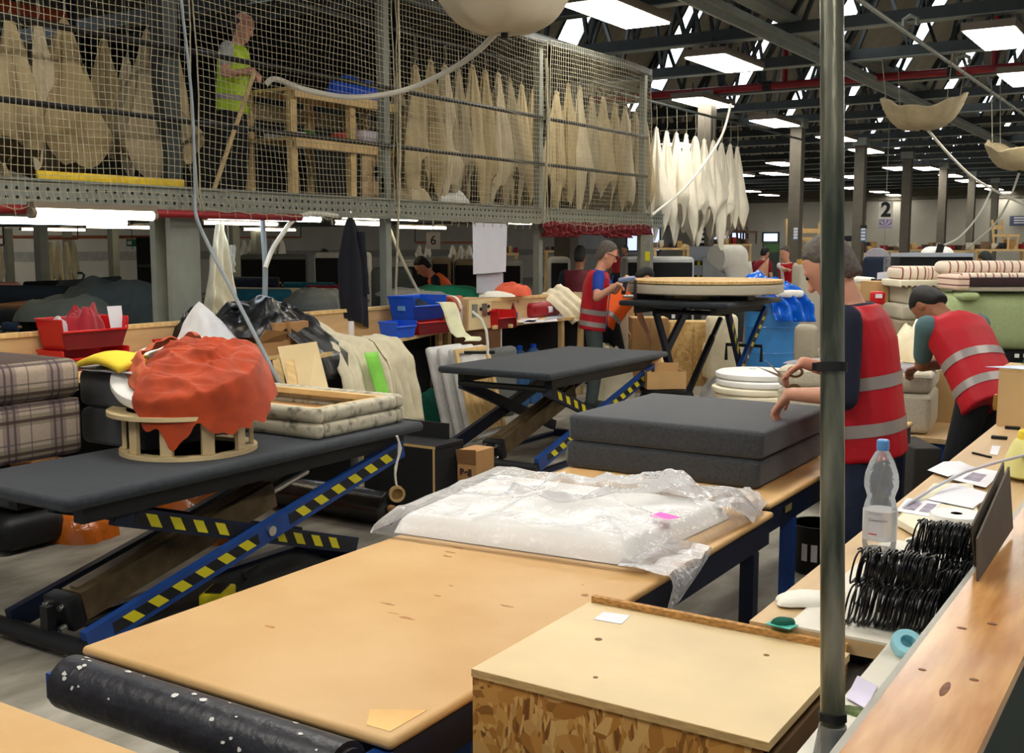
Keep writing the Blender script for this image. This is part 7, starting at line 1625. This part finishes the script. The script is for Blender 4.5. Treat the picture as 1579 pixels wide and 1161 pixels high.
gr = thing('green_roll_sofa', 'sage green padded sofa seat behind the bending worker', 'sofa', PD(1550, 545, D1-.7), YAW); s2_ = (D1-.7)/FPX
MB().rbox((.05, .3, 47*s2_), (190*s2_, .55, 90*s2_), .12, 5).build('seat_pad', sage_cloth, gr); MB().rbox((-60*s2_, .06, 88*s2_), (30*s2_, .2, 12*s2_), .03, 3).build('corner_flap', sage_cloth, gr)
MB().span((-90*s2_, .05, -PD(1550, 545, D1-.7).z), (95*s2_, .55, 2*s2_)).build('base', black_cloth, gr)
for k in range(6): MB().box((20*s2_+k*.07, .02, -.02), (.03, .02, .03), None).build('slat_end', foam_white, gr)
t, D_ = sblk('black_board', 'long black board with a grey top edge behind the striped sofas', 'board', 1388, 1500, 396, 410, 11.5, .3, black_cloth, .01, floor=True)
MB().box((0, -.005, D_[2]+.02), (D_[0], D_[1]+.01, .04)).build('grey_top_edge', paper_grey, t)
t, D_ = sblk('white_headboard', 'white rounded headboard with a dark strap across, behind the black board', 'headboard', 1424, 1476, 380, 400, 15, .25, foam_white, .13, floor=True)
MB().bar((-.08, -D_[1]/2-.01, D_[2]-.30), (.0, -D_[1]/2-.01, D_[2]+.03), .03, .09, (1, 0, 0)).build('dark_strap', black_rubber, t)
q = PD(1350, 402, 19); tag(MB().lathe([(.02, 0), (.21, .0), (.225, .02), (.225, .08), (.21, .1), (.02, .1)], 36, (q.x, q.y, q.z), (PI/2, 0, YAW)).build('round_pad', mat('lilac grey pad', (168, 164, 172), .9)), 'round lilac grey pad standing on edge past the pole', 'pad')
sblk('pad_stand', 'brown stand under the round lilac pad', 'stand', 1338, 1362, 414, 440, 19, .3, mdf, .01, floor=True)
sblk('patterned_panel', 'grey mottled upholstered panel next to the navy armchair', 'panel', 1366, 1384, 397, 428, 15.5, .15, mat('mottled grey', (130, 130, 128), .9, scale=14, col2=(86, 88, 90)), .03, floor=True)
sblk('white_mattress', 'white puffy cushion on a pine board behind the cutting man', 'cushion', 1312, 1352, 428, 438, 11, .5, white_cloth, .03, .3)
sblk('pine_board', 'pine board stack carrying the white puffy cushion', 'board', 1310, 1352, 438, 446, 11, .6, pine, .006, floor=True)
t, D_ = sblk('kraft_box', 'kraft carton standing behind the cutting man', 'carton', 1341, 1370, 434, 475, 10, .3, kr, .006, floor=True); MB().box((0, -D_[1]/2-.002, D_[2]*.6), (.004, .004, D_[2]*.7)).build('carton_seam', carton_dark, t)
t, D_ = sblk('red_holder', 'red holder with a white label in front of the kraft carton', 'holder', 1343, 1366, 449, 470, 9.6, .06, red_plastic, .025); MB().box((0, -D_[1]/2-.003, D_[2]*.65), (D_[0]*.45, .004, D_[2]*.3)).build('label', paper, t)
MB().box((0, .02, -.62), (.03, .03, 1.24)).build('holder_post', steel_dark, t)
sblk('black_cabinet', 'black cabinet with a white paper on top, beside the kraft carton', 'cabinet', 1360, 1394, 431, 520, 10.5, .4, black_cloth, .01, floor=True)
leaf('white paper standing on the black cabinet', [PD(x, y, 10.6) for x, y in ((1352, 431), (1376, 431), (1373, 419), (1353, 421))], m=paper, th=.004)
q = PD(1425, 555, 8.3); n_ = Vector((-math.sin(YAW), math.cos(YAW), 0))
for k, (px, py, rx, ry, h, lab) in enumerate(((1420, 560, .26, .22, .30, 'white cotton covers heaped beside the bending worker'), (1440, 545, .2, .18, .36, 'white cotton cover pile rising behind the heap'), (1405, 565, .16, .16, .2, 'cream cotton cover at the edge of the heap'))):
    p = PD(px, py, 7.9+.2*k); tag(heap((p.x, p.y, .885), rx, ry, h, 2.7*k+1, nu=60, nv=24, amp=.8).build('cotton_heap', calico if k != 1 else white_cloth), lab, 'cloth', 'cotton covers by the worker')
c0 = Vector((-1.66, 7.1, 0))
wt = thing('work_table', 'blue legged work table under the beige cushions', 'table', c0)
p = PD(1400, 640, 6.9); q = PD(1474, 640, 6.9)
MB().span((-.75, -.12, .50), (.42, 1.5, .53)).build('table_top', ply_warm, wt)
for x, y in ((-.7, -.06), (.30, -.06), (-.7, 1.4), (.36, 1.4)): MB().span((x-.03, y-.03, 0), (x+.03, y+.03, .499)).build('leg', blue_steel, wt)
MB().span((-.7, -.075, .14), (.3, -.045, .18)).build('stretcher', blue_steel, wt); MB().span((-.6, .05, .10), (.22, .5, .42)).build('stored_box', black_cloth, wt)
MB().span((-.75, .55, .531), (.42, 1.5, .88)).build('back_shelf', ply, wt)
cw = 82*6.85/FPX
for k in range(2):
    p = PD(1398, 640 if k == 0 else 607, 6.85); zt = PD(1398, 607 if k == 0 else 574, 6.85).z
    z0 = .535 if k == 0 else zt_; zt_ = zt
    t = thing('beige_cushion', ('pale beige boxed cushion, lower one beside the bending worker', 'pale beige boxed cushion, upper one with grey fleece on it')[k], 'cushion', (c0.x-.28, c0.y+.18, z0+.001), .12, 'beige boxed cushions')
    MB().rbox((0, 0, (zt-z0)/2), (.95, .56, zt-z0-.002), .04, 4, puff=.03, sub=1).build('cushion_body', mat('oatmeal upholstery', (204, 194, 172), .95, var=.1, scale=120, bump=.25, bscale=300), t)
    MB().tube([(-.47, -.275, zt-z0-.03), (.47, -.275, zt-z0-.03), (.47, .27, zt-z0-.03)], .005, 6).build('piping', MATS['oatmeal upholstery'], t)
fz = zt_+.002
tag(heap((c0.x-.28, c0.y+.17, fz), .46, .27, .035, 4.5, nu=50, nv=16, amp=.9).build('grey_fleece', mat('grey fleece', (120, 116, 120), .95, var=.4, scale=10, sheen=.5)), 'grey fleece spread on the upper beige cushion', 'fleece')
tag(MB().poly([(c0.x-.5, c0.y+.5, .885), (c0.x-.05, c0.y+.5, .885), (c0.x-.28, c0.y+.62, 1.10)], (0, .02, 0)).build('cream_triangle', calico), 'cream cloth folded to a triangle behind the grey fleece', 'cloth')
sblk('brown_bin', 'dark storage box under the work table side', 'box', 1408, 1450, 690, 740, 6.2, .4, mat('dark storage box', (52, 48, 44), .8), .01, floor=True)
# notice on the back wall
ns = thing('wall_notice', 'dark blue notice board on the back wall with pale lines', 'notice', PY(1570, 340, 59.8)); a, b = PY(1557, 333, 59.7), PY(1600, 348, 59.7)
MB().span((a.x, 59.74, b.z), (b.x, 59.79, a.z)).build('notice_board', mat('slate blue board', (70, 78, 110), .5), ns, world=True)
for k in range(3): z = b.z+(a.z-b.z)*(.25+.25*k); MB().span((a.x+.2, 59.73, z), (b.x-.2, 59.739, z+.06)).build('text_line', paper, ns, world=True)
for lab, a, b, y0, y1, dep in (('dark speaker box hung on the far column', 1328, 1337, 347, 354, 29), ('dark speaker box hung on the far wall past the pole', 1303, 1314, 363, 372, 31)):
    t, D_ = blk('wall_speaker', lab, 'speaker', a, b, y0, y1, dep, .2, black_steel, .02); MB().box((0, .4, D_[2]/2), (.05, .7, .05)).build('bracket', steel_dark, t)
